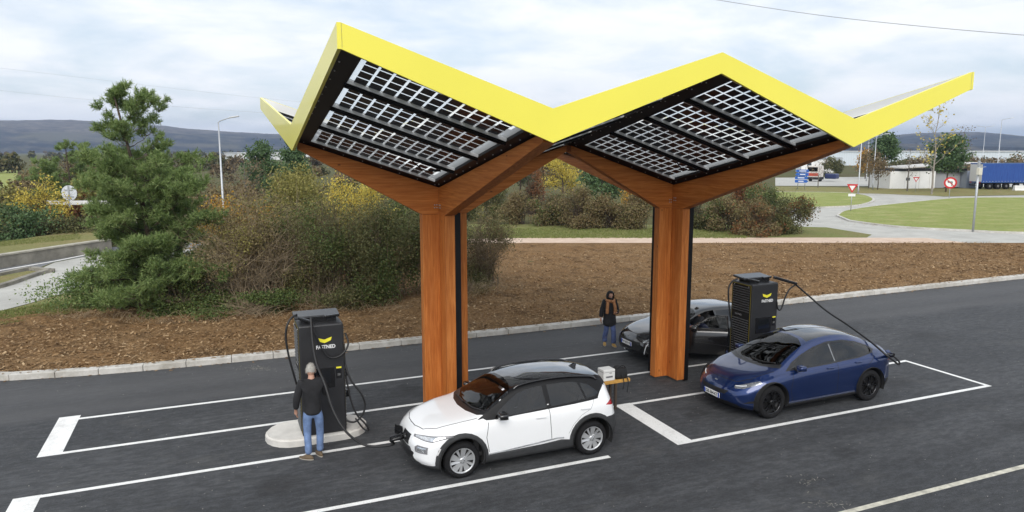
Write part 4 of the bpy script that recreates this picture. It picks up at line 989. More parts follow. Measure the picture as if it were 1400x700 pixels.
for i in (0, 1):
    # column: four glulam blades in a cross
    T = .105; A = .54; AL, AR = .47, .53
    for nm, pts in (('x', ((-A, -T), (A, T))), ('y', ((-T, -A), (T, A)))):
        if nm == 'x':
            c = MB(); zt = 4.42 + KX * i * S_
            c.box((i * S_ + (AR - AL) / 2, 0, zt / 2 + .03), (AL + AR, 2 * T, zt - .06), None, .006); c.build('column', WOODV, canopy)
        else:
            for sg in (-1, 1):
                c = MB(); c.box((i * S_, sg * (A + T) / 2 + sg * .001, zt / 2 + .03), (2 * T, A - T, zt - .06), None, .006); c.build('column', WOODV, canopy)
    for sx, sy in ((1, -1), (-1, 1)):
        c = MB(); c.box((i * S_ + sx * (T + .068), sy * .33, 2.27 + KX * i * S_), (.13, .40, 4.4), None, .006); c.build('gutter_pipe', SOFF, canopy)
    ft = MB(); ft.box((i * S_, 0, .025), (.86, .16, .05)); ft.box((i * S_, .3, .025), (.16, .44, .05)); ft.box((i * S_, -.3, .025), (.16, .44, .05)); ft.build('base_plate', M('steel', (.12, .12, .12), .5, metal=.7), canopy)
    # beams along the four valleys
    TB = .115
    for ax, ext, wood in (('x', -HX, WOODX), ('x', HX, WOODX), ('y', -DF, WOODY), ('y', DB, WOODY)):
        sg = 1 if ext > 0 else -1; L = abs(ext) - .06
        c = MB(); V = []
        d0 = TB + .002 if ax == 'y' else .002
        top = lambda d: (uz(i, sg * d, 0) if ax == 'x' else uz(i, 0, sg * d)) - .005
        bot = lambda d: top(d) - (.58 - .44 * d / L)
        ea = A if ax == 'y' else (AL if sg < 0 else AR)
        prof = [(d0, top(d0)), (L, top(L)), (L, bot(L)), (ea, 4.42 + KX * i * S_ + .004), (d0, 4.42 + KX * i * S_ + .004)]
        n = len(prof)
        for t in (-TB, TB):
            for d, z in prof: V.append((i * S_ + sg * d, t, z) if ax == 'x' else (i * S_ + t, sg * d, z))
        c.add(V, [tuple(range(n)), tuple(range(n, 2 * n))] + [(q, (q + 1) % n, n + (q + 1) % n, n + q) for q in range(n)])
        c.build('beam', wood, canopy)
    ZN = M('zinc', (.5, .5, .5), .4, metal=.8)
    for x in (-.20, -.15):
        for z in (4.62, 4.56):
            bt = MB(); bt.cyl((i * S_ + x, -TB - .004, z + KX * i * S_), (i * S_ + x, -TB - .016, z + KX * i * S_), .014, n=8); bt.build('bolt', ZN, canopy)
    for y in (-.20, -.27):
        for z in (4.62, 4.56):
            bt = MB(); bt.cyl((i * S_ - TB - .004, y, z), (i * S_ - TB - .016, y, z), .014, n=8); bt.build('bolt', ZN, canopy)
    # four roof quarters: frame, purlins, glass
    for sx in (-1, 1):
        for sy in (-1, 1):
            D = DF if sy < 0 else DB
            bo, bi, bf, bc = .27, .26, (.03 if sx < 0 else .16), .36       # border widths: outer side, valley side, front/back, beam side
            xa, xb = bi, HX - bo; ya, yb = bc, D - bf
            P = lambda x, y, dz=0: up(i, sx * x, sy * y, dz)
            fr = MB(); o = [(0.0, 0.0), (HX, 0), (HX, D), (0, D)]; q = [(xa, ya), (xb, ya), (xb, yb), (xa, yb)]
            V = [P(*p) for p in o] + [P(*p) for p in q] + [P(*p, TH) for p in o] + [P(*p, TH) for p in q]
            F = []
            for k in range(4):
                k2 = (k + 1) % 4; F += [(k, k2, 4 + k2, 4 + k), (8 + k, 8 + k2, 12 + k2, 12 + k), (4 + k, 4 + k2, 12 + k2, 12 + k)]
            fr.add(V, F)
            so = fr.build('roof_frame', SOFF, canopy)
            cp = MB(); cp.add([P(*p, TH + .004) for p in o] + [P(*p, TH + .004) for p in q], [(k, (k + 1) % 4, 4 + (k + 1) % 4, 4 + k) for k in range(4)])
            cp.build('roof_capping', M('white_sheet', (.72, .72, .70), .35), canopy)
            sc = MB(); 
            for t in np.arange(.2, HX - .1, .38):
                for yy in (ya * .45, ):
                    p = Vector(P(t, yy, -.004)); sc.sphere(p, .014, u=6, v=4)
            for t in np.arange(.3, D - .1, .38):
                for xx in (xa * .6, xb + .22):
                    p = Vector(P(xx, t, -.004)); sc.sphere(p, .014, u=6, v=4)
            so2 = sc.build('screws', M('zinc', (.5, .5, .5), .4, metal=.8), so); so2['kind'] = 'stuff'
            npan = 4; gap = .21; pw = (yb - ya - gap * (npan - 1)) / npan
            for k in range(npan):
                u0 = ya + k * (pw + gap); u1 = u0 + pw
                me = bpy.data.meshes.new('solar_panel')
                me.from_pydata([P(xa, u0, .05), P(xb, u0, .05), P(xb, u1, .05), P(xa, u1, .05)], [], [(0, 1, 2, 3)])
                ul = me.uv_layers.new(name='UVMap'); e0, e1 = -.06, 1.035
                for li, c2 in enumerate(((e0, 0), (e1, 0), (e1, 1), (e0, 1))): ul.data[li].uv = c2
                me.materials.append(CELL); pn = link('solar_panel', me, canopy)
                for u in (u0, u1):
                    al = MB(); al.bar(P(xa, u, .03), P(xb, u, .03), .04, .055); al.build('panel_rail', ALU, pn)
                if k < npan - 1:
                    pu = MB(); c0 = (u1 + gap / 2); pu.bar(P(xa - .02, c0, .05), P(xb + .02, c0, .05), gap - .05, .10); pu.bar(P(xa - .02, c0, -.02), P(xb + .02, c0, -.02), .07, .035); pu.build('purlin', SOFF, canopy)
            # junction box and its lead
            jb = MB(); jb.box(P(xa + .35, ya + pw + gap * .5, -.09), (.18, .1, .04)); jb.tube(spline([P(xa + .3, ya + pw + .1, -.05), P(xa + .55, ya + pw + .02, -.13), P(xa + .8, ya + pw + .1, -.05)], 6), .012, 5); jb.build('junction_box', SOFF, canopy)
# fascia: one board per straight run
def fz(kind): return {'C': (7.343, 7.014), 'F': (6.367, 5.875), 'S': (6.245, 5.74), 'B': (6.26, 5.79), 'CB': (7.235, 6.91)}[kind]
def fascia(p, q, kp, kq, out):
    f = MB(); V = []
    for off in (0, .05):
        for (x, y), k in ((p, kp), (q, kq)):
            t, bt = fz(k)
            V += [(x + out[0] * off, y + out[1] * off, t + KX * x), (x + out[0] * off, y + out[1] * off, bt + KX * x)]
    f.add(V, [(0, 1, 3, 2), (4, 6, 7, 5), (0, 2, 6, 4), (1, 5, 7, 3), (0, 4, 5, 1), (2, 3, 7, 6)]); fo = f.build('fascia', YEL, canopy)
    f = MB(); V = [(a_[0] - out[0] * o_, a_[1] - out[1] * o_, z_) for o_ in (.004, .016) for a_, z_ in ((p, fz(kp)[0] - .01 + KX * p[0]), (p, fz(kp)[0] - .32 + KX * p[0]), (q, fz(kq)[0] - .01 + KX * q[0]), (q, fz(kq)[0] - .32 + KX * q[0]))]
    f.add(V, [(0, 1, 3, 2), (4, 6, 7, 5), (0, 2, 6, 4), (1, 5, 7, 3), (0, 4, 5, 1), (2, 3, 7, 6)]); f.build('fascia_lining', M('white_sheet', (.72, .72, .70), .35), fo)
xs = [(-HX, 'C'), (0, 'F'), (HX, 'C'), (S_, 'F'), (S_ + HX, 'C')]
for (a, ka), (c2, kc) in zip(xs[:-1], xs[1:]):
    fascia((a, -DF), (c2, -DF), ka, kc, (0, -1))
    fascia((a, DB), (c2, DB), 'B' if ka == 'F' else 'CB', 'B' if kc == 'F' else 'CB', (0, 1))
for x, o in ((-HX, -1), (S_ + HX, 1)):
    fascia((x, -DF - .05), (x, 0), 'C', 'S', (o, 0)); fascia((x, 0), (x, DB + .05), 'S', 'CB', (o, 0))

# ================================================================ chargers
CH_BLACK = M('charger_black', (.022, .022, .024), .42, var=.2, vscale=3)
CH_DARK = M('charger_dark', (.010, .010, .011), .25)
CABLE = M('cable_rubber', (.014, .014, .015), .5)
CHEV = M('emblem_yellow', (.86, .78, .05), .4); LETT = M('letter_white', (.8, .8, .8), .5)
PLINTH = CONC
def stadium(cx, cy, L, W, n=10):
    r = W / 2; P = []
    for k in range(n + 1): P.append((cx + L / 2 - r + r * math.sin(math.pi * k / n), cy - r * math.cos(math.pi * k / n)))
    for k in range(n + 1): P.append((cx - L / 2 + r - r * math.sin(math.pi * k / n), cy + r * math.cos(math.pi * k / n)))
    return P
def plinth(cx, cy, L, W, label):
    bm = bmesh.new(); f = bm.faces.new([bm.verts.new((x, y, 0)) for x, y in stadium(cx, cy, L, W)])
    r = bmesh.ops.extrude_face_region(bm, geom=[f]); top = [v for v in r['geom'] if isinstance(v, bmesh.types.BMVert)]
    for v in top: v.co.z = .16
    bmesh.ops.bevel(bm, geom=[e for e in bm.edges if all(v.co.z > .1 for v in e.verts)], offset=.045, segments=3, affect='EDGES')
    bmesh.ops.recalc_face_normals(bm, faces=bm.faces)
    me = bpy.data.meshes.new('charger_plinth'); bm.to_mesh(me); bm.free(); me.materials.append(M('white_concrete', (.62, .60, .56), .8, var=.14, vscale=2.5, bmp=.1, bscale=30))
    return tag(link('charger_plinth', me), label, 'plinth', 'charger plinths')
def charger(cx, cy, label):
    root = thing('charging_station', label, 'charger', (cx, cy, .16), 0, 'charging stations')
    w, d, h = .86, .78, 2.24
    b = MB(); b.box((0, 0, h / 2), (w, d, h), None, .035); b.build('cabinet', CH_BLACK, root)
    y = -d / 2
    e = MB(); e.prism([(-.155, .05), (0, .005), (.155, .05), (.13, -.02), (0, -.065), (-.13, -.02)], y - .004, y + .01, lambda p, q: (.055 + p[0] * .92, q, 1.93 + p[1])); e.build('emblem', CHEV, root)
    t = link('lettering', text_mesh('lettering', 'FASTNED', .098, LETT, .002, .003, .90), root); t.rotation_euler = (R(90), 0, 0); t.location = (.075, y - .004, 1.785)
    s = MB(); s.box((-.02, y + .002, 1.16), (.50, .03, .42), None, .008); s.build('screen_surround', CH_DARK, root)
    s = MB(); s.box((-.02, y - .0145, 1.19), (.34, .006, .25)); s.build('screen', M('dark_screen', (.006, .007, .009), .05, coat=1), root)
    s = MB(); s.box((.31, y - .004, 1.22), (.1, .02, .2), None, .006); rd = s.build('card_reader', CH_DARK, root)
    s = MB(); s.box((.31, y - .016, 1.345), (.1, .008, .03)); s.build('reader_label', CHEV, rd)
    k = MB()
    for j in range(6): k.box((.29 + .02 * (j % 3), y - .016, 1.19 + .025 * (j // 3)), (.011, .006, .014))
    k.build('keypad', M('key_grey', (.3, .3, .3), .5), rd)
    for sx in (-1, 1):
        x = sx * w / 2
        fr = MB()                                             # thin yellow frame round the louvred side
        for (a, c2) in (((x, -d / 2 + .052, .04), (x, -d / 2 + .052, h - .05)), ((x, d / 2 - .052, .04), (x, d / 2 - .052, h - .05)), ((x, -d / 2 + .052, h - .05), (x, d / 2 - .052, h - .05))):
            fr.bar(Vector(a) - Vector((sx * .010, 0, 0)), Vector(c2) - Vector((sx * .010, 0, 0)), .024, .024)
        fr.build('yellow_trim', M('trim_yellow', (.30, .235, .02), .45), root)
        lv = MB()
        for z in list(np.arange(.10, 1.28, .062)) + list(np.arange(1.50, 2.16, .062)):
            lv.box((x + sx * .012, 0, z), (.016, d - .17, .022), (0, sx * R(30), 0))
        lv.build('louvres', M('louvre_grey', (.14, .14, .145), .4, metal=.3), root)
        pn = MB(); pn.box((x + sx * .002, 0, h / 2), (.006, d - .11, h - .1)); pn.build('side_panel', CH_DARK, root)
        tx = link('side_lettering', text_mesh('side_lettering', 'FASTNED', .06, M('letter_grey', (.35, .35, .36), .5), .001), root); tx.location = (x + sx * .008, 0.08 * sx * -1, 1.385); tx.rotation_euler = (R(90), 0, R(90) * sx)
        for yy in (-.27, .27):
            bl = MB(); bl.cyl((x, yy, 2.16), (x + sx * .014, yy, 2.16), .012, n=8)
            bl.build('side_bolt', M('zinc', (.5, .5, .5), .4, metal=.8), root)
    hd = MB()                                                 # cable-management head: a recessed neck and a wide lid
    hd.box((0, .04, h + .045), (w - .2, d - .4, .12)); hd.build('neck', CH_DARK, root)
    hd = MB(); hd.box((-.03, .10, h + .115), (w + .02, d - .34, .055), (R(5), 0, 0), .018); hd.build('lid', M('lid_grey', (.022, .023, .025), .32, coat=.2), root)
    hd = MB(); hd.bar((-.44, -.02, h + .11), (-.16, -.33, h + .05), .07, .06, bev=.015); hd.build('cable_bracket', CH_DARK, root); hd = MB(); hd.bar((.10, -.16, h + .10), (.40, -.12, h + .11), .08, .05, bev=.015); hd.build('cable_bracket', CH_DARK, root)
    lg = MB(); lg.box((0, 0, .05), (w - .08, d - .08, .12)); lg.build('foot', CH_DARK, root)
    return root
plinth(1.70, 14.50, 2.02, 1.12, 'white rounded concrete plinth under the left charger behind the man')
plinth(12.95, 14.52, 2.02, 1.12, 'white rounded concrete plinth under the right charger, hidden by the blue car')
ch1 = charger(1.80, 14.40, 'tall black charger on a white plinth with a man standing at its screen')
ch2 = charger(12.93, 14.50, 'tall black charger between the black hatchback and the blue car')
def cable(root, name, pts, r=.021, sub=None):
    P = [Vector(p) - root.location for p in spline(pts, 8)]
    c = MB(); c.tube(P, r, 8); return c.build(name, CABLE, root)
# ================================================================ cars in place
WX, WY = 2.95, 12.27
kona = white_car((WX, WY, 0), 0)
BX, BY = 10.05, 12.46
blue = blue_car((BX, BY, 0), R(.3))
HX2, HY2 = 10.40, 16.62
hatch = black_car((HX2, HY2, 0), 0)

# ---------------------------------------------------------------- charging cables
def CP(l): return [atY(*q) for q in l]
kp = Vector((WX, WY, 0)) + Vector(kona['port'])
del kona['port']; bp = Vector((BX, BY, 0)) + Vector(blue['port']); del blue['port']
def plug(root, a, b):
    a = Vector(a) - root.location; b = Vector(b) - root.location
    c = MB(); c.tube([a, a + (b - a) * .3, a + (b - a) * .65, b], [.024, .034, .045, .04], 10); d = (b - a).normalized()
    c.bar(a + Vector((0, 0, .06)), b - d * .03 + Vector((0, 0, .06)), .03, .03, bev=.008); c.bar(a + Vector((0, 0, .0)), a + Vector((0, 0, .07)), .03, .03)
    c.build('charging_plug', CH_DARK, root)
cable(ch1, 'charging_cable', CP([(425, 434, 13.95), (426, 449, 13.82), (428, 470, 13.6), (433, 497, 13.3), (444, 525, 13.0), (456, 562, 12.8), (474, 591, 12.62), (498, 608, 12.5), (522, 610, 12.36), (538, 607, 12.25)]) + [kp + Vector((-.24, -.02, -.03))], .023)
plug(ch1, kp + Vector((-.24, -.02, -.03)), kp)
cable(ch1, 'charging_cable', CP([(425, 434, 13.97), (427, 447, 13.93), (432, 459, 13.9), (438, 472, 13.9), (444, 483, 13.9), (452, 489, 13.9), (464, 487, 13.9), (473, 478, 13.92), (476, 468, 14.0), (472, 455, 14.1)]), .02)
cable(ch1, 'hanging_cable', CP([(406, 430, 14.4), (398, 435, 14.35), (392, 447, 14.3), (391, 464, 14.3), (395, 488, 14.3), (401, 510, 14.3), (406, 527, 14.35)]), .021)
cable(ch1, 'hanging_cable', CP([(470, 470, 14.1), (472, 497, 14.05), (480, 520, 13.95), (493, 537, 13.9), (499, 553, 13.9), (495, 568, 13.9), (484, 577, 13.95), (472, 573, 14.05), (466, 560, 14.15)]), .02)
cable(ch1, 'hanging_cable', CP([(471, 505, 14.15), (475, 525, 14.1), (480, 548, 14.05), (488, 567, 14.0), (499, 579, 13.95), (504, 588, 13.95), (497, 586, 14.0), (486, 572, 14.0)]), .018)
hk = MB(); p = atY(472, 508, 14.2) - ch1.location; hk.box(p, (.09, .12, .16), None, .02); hk.box(p + Vector((.03, 0, -.45)), (.1, .1, .14), None, .02); hk.build('plug_holster', CH_DARK, ch1)
cable(ch2, 'hanging_cable', CP([(1008, 381, 14.4), (1000, 386, 14.35), (996, 397, 14.3), (997, 420, 14.3), (1001, 450, 14.3), (1004, 475, 14.3)]), .021)
am = MB(); a, b_ = atY(1058, 379, 14.25) - ch2.location, atY(1089, 388, 14.1) - ch2.location; am.bar(a, b_, .09, .075, bev=.02); am.build('cable_arm', CH_DARK, ch2)
cable(ch2, 'hanging_cable', CP([(1088, 389, 14.1), (1079, 396, 14.1), (1073, 408, 14.1), (1069, 420, 14.1), (1066, 424, 14.1), (1063, 421, 14.1), (1062, 412, 14.1)]), .02)
cable(ch2, 'charging_cable', CP([(1088, 389, 14.1), (1104, 403, 13.7), (1130, 425, 13.2), (1160, 445, 12.6), (1190, 467, 11.85), (1210, 484, 11.45), (1224, 495, 11.35), (1229, 498, 11.3), (1229, 494, 11.3), (1222, 487, 11.35)]), .023)
plug(ch2, atY(1222, 487, 11.35), bp + Vector((.02, -.02, .02)))
fl = MB(); fl.box(bp - blue.location + Vector((-.02, -.03, .12)), (.11, .015, .09), (R(-60), 0, 0), .006); fl.build('charge_flap', MATS['blue_paint'], blue)

# ---------------------------------------------------------------- timber shelf with box and bag, behind the white car
sh = thing('side_table', 'yellow timber plank table standing behind the tail of the white car', 'table', (8.07, 13.47, 0))
s = MB(); s.box((0, 0, .655), (.74, .34, .07), (0, 0, R(2)), .008); s.build('table_top', M('yellow_timber', (.50, .27, .06), .55, var=.25, vscale=8), sh)
for x in (-.25, .02):
    for y in (-.12, .12):
        l = MB(); l.box((x, y, .31), (.05, .05, .62)); l.build('leg', M('dark_timber', (.05, .035, .025), .7), sh)
bx = thing('storage_box', 'small white plastic box with a front label on the yellow plank table', 'box', (7.90, 13.45, .692), R(2))
s = MB(); s.box((0, 0, .13), (.30, .26, .26), None, .014); s.build('case', M('white_plastic', (.68, .68, .66), .45), bx)
s = MB(); s.box((.0, -.132, .095), (.17, .006, .035)); s.box((.03, -.132, .18), (.06, .006, .012)); s.build('box_label', M('label_grey', (.12, .12, .13), .5), bx)
s = MB(); s.box((0, 0, .205), (.306, .266, .006)); s.build('lid_gap', M('label_grey', (.12, .12, .13), .5), bx)
bg = thing('shoulder_bag', 'black fabric bag with dangling straps on the yellow plank table', 'bag', (8.25, 13.48, .692))
bm = bmesh.new(); bmesh.ops.create_cube(bm, size=1); bmesh.ops.subdivide_edges(bm, edges=bm.edges[:], cuts=4, use_grid_fill=True)
for v in bm.verts:
    d = Vector(v.co); k = 1 - .28 * (max(0, d.z + .1)) - .10 * (abs(d.x) * 2) ** 3
    v.co = Vector((d.x * .31 * (1 - .12 * (abs(d.z) * 2) ** 2), d.y * .25 * k, (d.z + .5) * .255 * (1 - .2 * (abs(d.x) * 2) ** 2) + random.uniform(-.004, .004)))
s = MB(); s.bm(bm, True); s.build('bag_body', M('black_fabric', (.012, .012, .013), .85, var=.3, vscale=9, bmp=.2, bscale=60), bg)
s = MB(); s.tube(spline([(-.1, -.10, .24), (-.03, -.14, .31), (.05, -.13, .29), (.1, -.1, .24)], 6), .012, 6); s.build('bag_handle', MATS['black_fabric'], bg)
s = MB()
for x, ln_ in ((-.02, .22), (.09, .30)): s.tube(spline([(x, -.12, .12), (x + .01, -.20, .02), (x + .02, -.22, -.1), (x, -.21, -ln_)], 5), .011, 5)
s.build('strap', MATS['black_fabric'], bg)

# ================================================================ people
def skin(name, J, E, mat, parent, lvl=2, root=0):
    """J: joints (x, y, z, rx[, ry]); E: bones; one continuous surface"""
    me = bpy.data.meshes.new(name); me.from_pydata([j[:3] for j in J], E, [])
    o = bpy.data.objects.new(name, me); COL.objects.link(o)
    md = o.modifiers.new('skin', 'SKIN'); md.use_smooth_shade = True
    for i, j in enumerate(J):
        sv = me.skin_vertices[0].data[i]; sv.radius = (j[3], j[4] if len(j) > 4 else j[3]); sv.use_root = (i == root)
    sb = o.modifiers.new('sub', 'SUBSURF'); sb.levels = lvl; sb.render_levels = lvl
    bpy.context.view_layer.update()
    m2 = bpy.data.meshes.new_from_object(o.evaluated_get(bpy.context.evaluated_depsgraph_get()))
    bpy.data.objects.remove(o); m2.name = name; m2.materials.clear(); m2.materials.append(mat)
    m2.polygons.foreach_set('use_smooth', [True] * len(m2.polygons))
    return m2
def join(name, meshes, mat, parent):
    bm = bmesh.new()
    for m_ in meshes: bm.from_mesh(m_)
    me = bpy.data.meshes.new(name); bm.to_mesh(me); bm.free(); me.materials.append(mat)
    me.polygons.foreach_set('use_smooth', [True] * len(me.polygons)); return link(name, me, parent)
SKINM = M('skin', (.42, .235, .165), .5, var=.06)
def hand(w, d, n, s):
    """palm and five fingers; w wrist, d pointing direction, n palm normal, s thumb side"""
    w, d, n = Vector(w), Vector(d).normalized(), Vector(n).normalized(); t = d.cross(n).normalized() * s
    out = [skin('palm', [(*(w - d * .03), .026), (*(w + d * .03), .032, .016), (*(w + d * .085), .038, .014)], [(0, 1), (1, 2)], SKINM, None, 1)]
    for k, (off, ln) in enumerate(((-.028, .055), (-.01, .072), (.009, .078), (.027, .07))):
        a = w + d * .075 + t * off; b = a + (d + n * .25).normalized() * ln * .5; c = b + (d * .7 + n * .7).normalized() * ln * .5
        out.append(skin('finger', [(*a, .010), (*b, .009), (*c, .0075)], [(0, 1), (1, 2)], SKINM, None, 1))
    a = w + d * .03 + t * .03; b = a + (t + d * .8).normalized() * .035; c = b + (d + n * .4).normalized() * .032
    out.append(skin('finger', [(*a, .012), (*b, .011), (*c, .009)], [(0, 1), (1, 2)], SKINM, None, 1))
    return out
def head_mesh(c, yaw, tilt=0):
    """skull, jaw, nose, ears; faces +y before turning"""
    bm = bmesh.new(); bmesh.ops.create_uvsphere(bm, u_segments=28, v_segments=20, radius=1)
    for v in bm.verts:
        x, y, z = v.co; w = 1 - .16 * max(0, -z) - .1 * max(0, -z) * max(0, y)
        nx, ny, nz = x * .076 * w, y * .098, z * .118
        if y > 0: nx *= 1 - .12 * y
        if y > .8 and -.25 < z < .15: ny += .016 * math.exp(-(x / .16) ** 2) * (1 - abs(z + .12) * 2.5)
        if y > .6 and .02 < z < .25: ny -= .008 * (math.exp(-((abs(x) - .36) / .16) ** 2))
        if y > .7 and -.55 < z < -.4: ny += .004 * math.exp(-(x / .3) ** 2)
        v.co = (nx, ny, nz)
    mm = Matrix.Translation(c) @ Euler((tilt, 0, yaw)).to_matrix().to_4x4()
    for s in (-1, 1):
        r = bmesh.ops.create_uvsphere(bm, u_segments=10, v_segments=8, radius=1)
        for v in r['verts']: v.co = Vector((s * .076 + v.co.x * .012, -.008 + v.co.y * .022, -.008 + v.co.z * .033))
    bmesh.ops.transform(bm, matrix=mm, verts=bm.verts)
    me = bpy.data.meshes.new('head'); bm.to_mesh(me); bm.free(); return me, mm
def face_bits(parent, mm):
    e = MB()
    for s in (-1, 1): e.sphere(mm @ Vector((s * .029, .083, .012)), .0105, u=10, v=8)
    e.build('eyes', M('eye', (.05, .035, .03), .2), parent)
    l = MB(); l.sphere(mm @ Vector((0, .091, -.052)), .02, (1.1, .35, .32), 10, 8); l.build('lips', M('lips', (.36, .13, .11), .5), parent)
def shoe(pos, yaw, mat, parent, sole):
    bm = bmesh.new(); bmesh.ops.create_uvsphere(bm, u_segments=18, v_segments=12, radius=1)
    for v in bm.verts:
        x, y, z = v.co; zz = max(z, -.62); top = 1.0 if y < -.1 else (1 - .5 * min(1, (y + .1) * 1.2))
        v.co = Vector((x * .048 * (1 + .12 * y), y * .145 + .05, (zz + .62) * .062 * (top if zz > 0 else 1)))
    bmesh.ops.transform(bm, matrix=Matrix.Translation(pos) @ Euler((0, 0, yaw)).to_matrix().to_4x4(), verts=bm.verts)
    m_ = MB(); m_.bm(bm, True); o = m_.build('shoe', mat, parent)
    k = MB(); bm = bmesh.new(); bmesh.ops.create_cone(bm, cap_ends=True, segments=18, radius1=1, radius2=1, depth=1)
    for v in bm.verts: v.co = Vector((v.co.x * .047, v.co.y * .145 + .05, (v.co.z + .5) * .02))
    bmesh.ops.transform(bm, matrix=Matrix.Translation(pos) @ Euler((0, 0, yaw)).to_matrix().to_4x4(), verts=bm.verts); k.bm(bm); k.build('sole', sole, o)
def hair(name, mm, mat, parent, pts, n=900, ln=.035, cap=(.082, .104, .124), lo=-.1, front=.55, down=0):
    """a cap of hair with loose strands over it"""
    bm = bmesh.new(); bmesh.ops.create_uvsphere(bm, u_segments=26, v_segments=18, radius=1)
    kill = [v for v in bm.verts if v.co.z < lo or (v.co.y > front and v.co.z < .62)]
    bmesh.ops.delete(bm, geom=kill, context='VERTS')
    for v in bm.verts:
        k = 1 + random.uniform(-.02, .035); v.co = mm @ Vector((v.co.x * cap[0] * k, v.co.y * cap[1] * k - .004, v.co.z * cap[2] * k + .004))
    m_ = MB(); base = [(v.co.copy()) for v in bm.verts]; m_.bm(bm, True)
    c0 = mm @ Vector((0, 0, 0))
    for _ in range(n):
        p = random.choice(base); d = (p - c0).normalized(); t = Vector((random.gauss(0, 1), random.gauss(0, 1), random.gauss(0, 1) - .6 - down)).normalized()
        q = p + (d * .35 + t * .8).normalized() * ln * random.uniform(.5, 1); s_ = d.cross(t).normalized() * .003
        m_.add([p - s_, p + s_, q], [(0, 1, 2)])
    return m_.build(name, mat, parent)
DENIM = M('denim', (.13, .20, .36), .85, var=.35, vscale=7, bmp=.25, bscale=45)
DENIMD = M('dark_denim', (.09, .115, .27), .85, var=.35, vscale=7, bmp=.25, bscale=45)
WOOL = M('black_wool', (.014, .014, .016), .9, var=.3, vscale=10, bmp=.3, bscale=30)

def man(loc, rz):
    P = thing('person', 'grey-haired person in black jumper and blue jeans standing at the left charger, seen from behind', 'person', loc, rz)
    hips = (0, 0, .93)
    # legs: (hip, knee, ankle) for left (-x) and right (+x)
    LL = [(-.095, 0, .90), (-.105, .015, .50), (-.10, -.06, .10)]; RL = [(.095, 0, .90), (.115, .03, .50), (.10, .04, .10)]
    LA = [(-.185, -.005, 1.43), (-.265, -.03, 1.15), (-.285, .03, .92)]; RA = [(.185, .0, 1.43), (.25, .06, 1.17), (.20, .30, 1.22)]
    J = [(0, 0, .96, .10, .085), (0, -.01, 1.15, .11, .085), (0, -.01, 1.34, .15, .10), (0, 0, 1.455, .075, .07), (0, .035, 1.53, .052), (0, .065, 1.59, .06)]
    E = [(0, 1), (1, 2), (2, 3), (3, 4), (4, 5)]
    def limb(pts, rad, par):
        prev = par
        for p, r in zip(pts, rad): J.append((*p, r)); E.append((prev, len(J) - 1)); prev = len(J) - 1
    limb(LL, (.065, .045, .034), 0); limb(RL, (.065, .045, .034), 0)
    limb(LA, (.055, .042, .028), 2); limb(RA, (.055, .042, .028), 2)
    body = skin('body', J, E, SKINM, P)
    hm, mm = head_mesh(Vector((0, .085, 1.63)), R(-6), R(-24))
    hs = hand(LA[2], (0.02, .12, -1), (1, 0, 0), 1) + hand(RA[2], (-.1, 1, .25), (-.2, .2, -1), -1)
    B = join('body', [body, hm] + hs, SKINM, P); face_bits(B, mm)
    SJ = [(0, 0, .82, .17, .15), (0, 0, .90, .168, .148), (0, 0, 1.05, .155, .13), (0, -.005, 1.2, .165, .125), (0, -.01, 1.36, .185, .13), (0, 0, 1.455, .10, .085), (0, .008, 1.49, .068)]
    SE = [(0, 1), (1, 2), (2, 3), (3, 4), (4, 5), (5, 6)]
    for A, k in ((LA, -1), (RA, 1)):
        pr = 4
        mid = [tuple(a + (b - a) * .5 for a, b in zip(A[i], A[i + 1])) for i in (0, 1)]
        for p, r in ((A[0], .092), (mid[0], .078), (A[1], .072), (mid[1], .062), (tuple(a + (b - a) * (.92) for a, b in zip(A[1], A[2])), .052)):
            SJ.append((*p, r)); SE.append((pr, len(SJ) - 1)); pr = len(SJ) - 1
    join('jumper', [skin('jumper', SJ, SE, WOOL, P)], WOOL, P)
    def trousers(nm, m_, Ls, hip=.93):
        TJ = [(0, 0, hip + .03, .135, .112), (0, 0, hip - .05, .145, .12)]; TE = [(0, 1)]
        for L in Ls:
            pr = 1; k1 = tuple(a + (b - a) * .45 for a, b in zip(L[0], L[1])); k2 = tuple(a + (b - a) * .5 for a, b in zip(L[1], L[2]))
            for p, r in (((L[0][0], L[0][1], L[0][2] - .08), .092), (k1, .085), (L[1], .072), (k2, .068), ((L[2][0], L[2][1], L[2][2] - .02), .066)):
                TJ.append((*p, r)); TE.append((pr, len(TJ) - 1)); pr = len(TJ) - 1
        return join(nm, [skin(nm, TJ, TE, m_, P)], m_, P)
    trousers('jeans', DENIM, (LL, RL))
    SH = M('tan_suede', (.12, .085, .05), .8, var=.2); SO = M('sole_pale', (.35, .32, .27), .7)
    shoe(Vector((-.10, -.075, 0)), R(55), SH, P, SO); shoe(Vector((.10, .03, 0)), R(18), SH, P, SO)
    hair('hair', mm, M('grey_hair', (.40, .385, .35), .7, var=.25, vscale=40), P, None, lo=-.45, front=.35)
    return P
pm = man((1.50, 13.34, 0), R(-4)); pm.scale = (1.06, 1.06, 1.03)

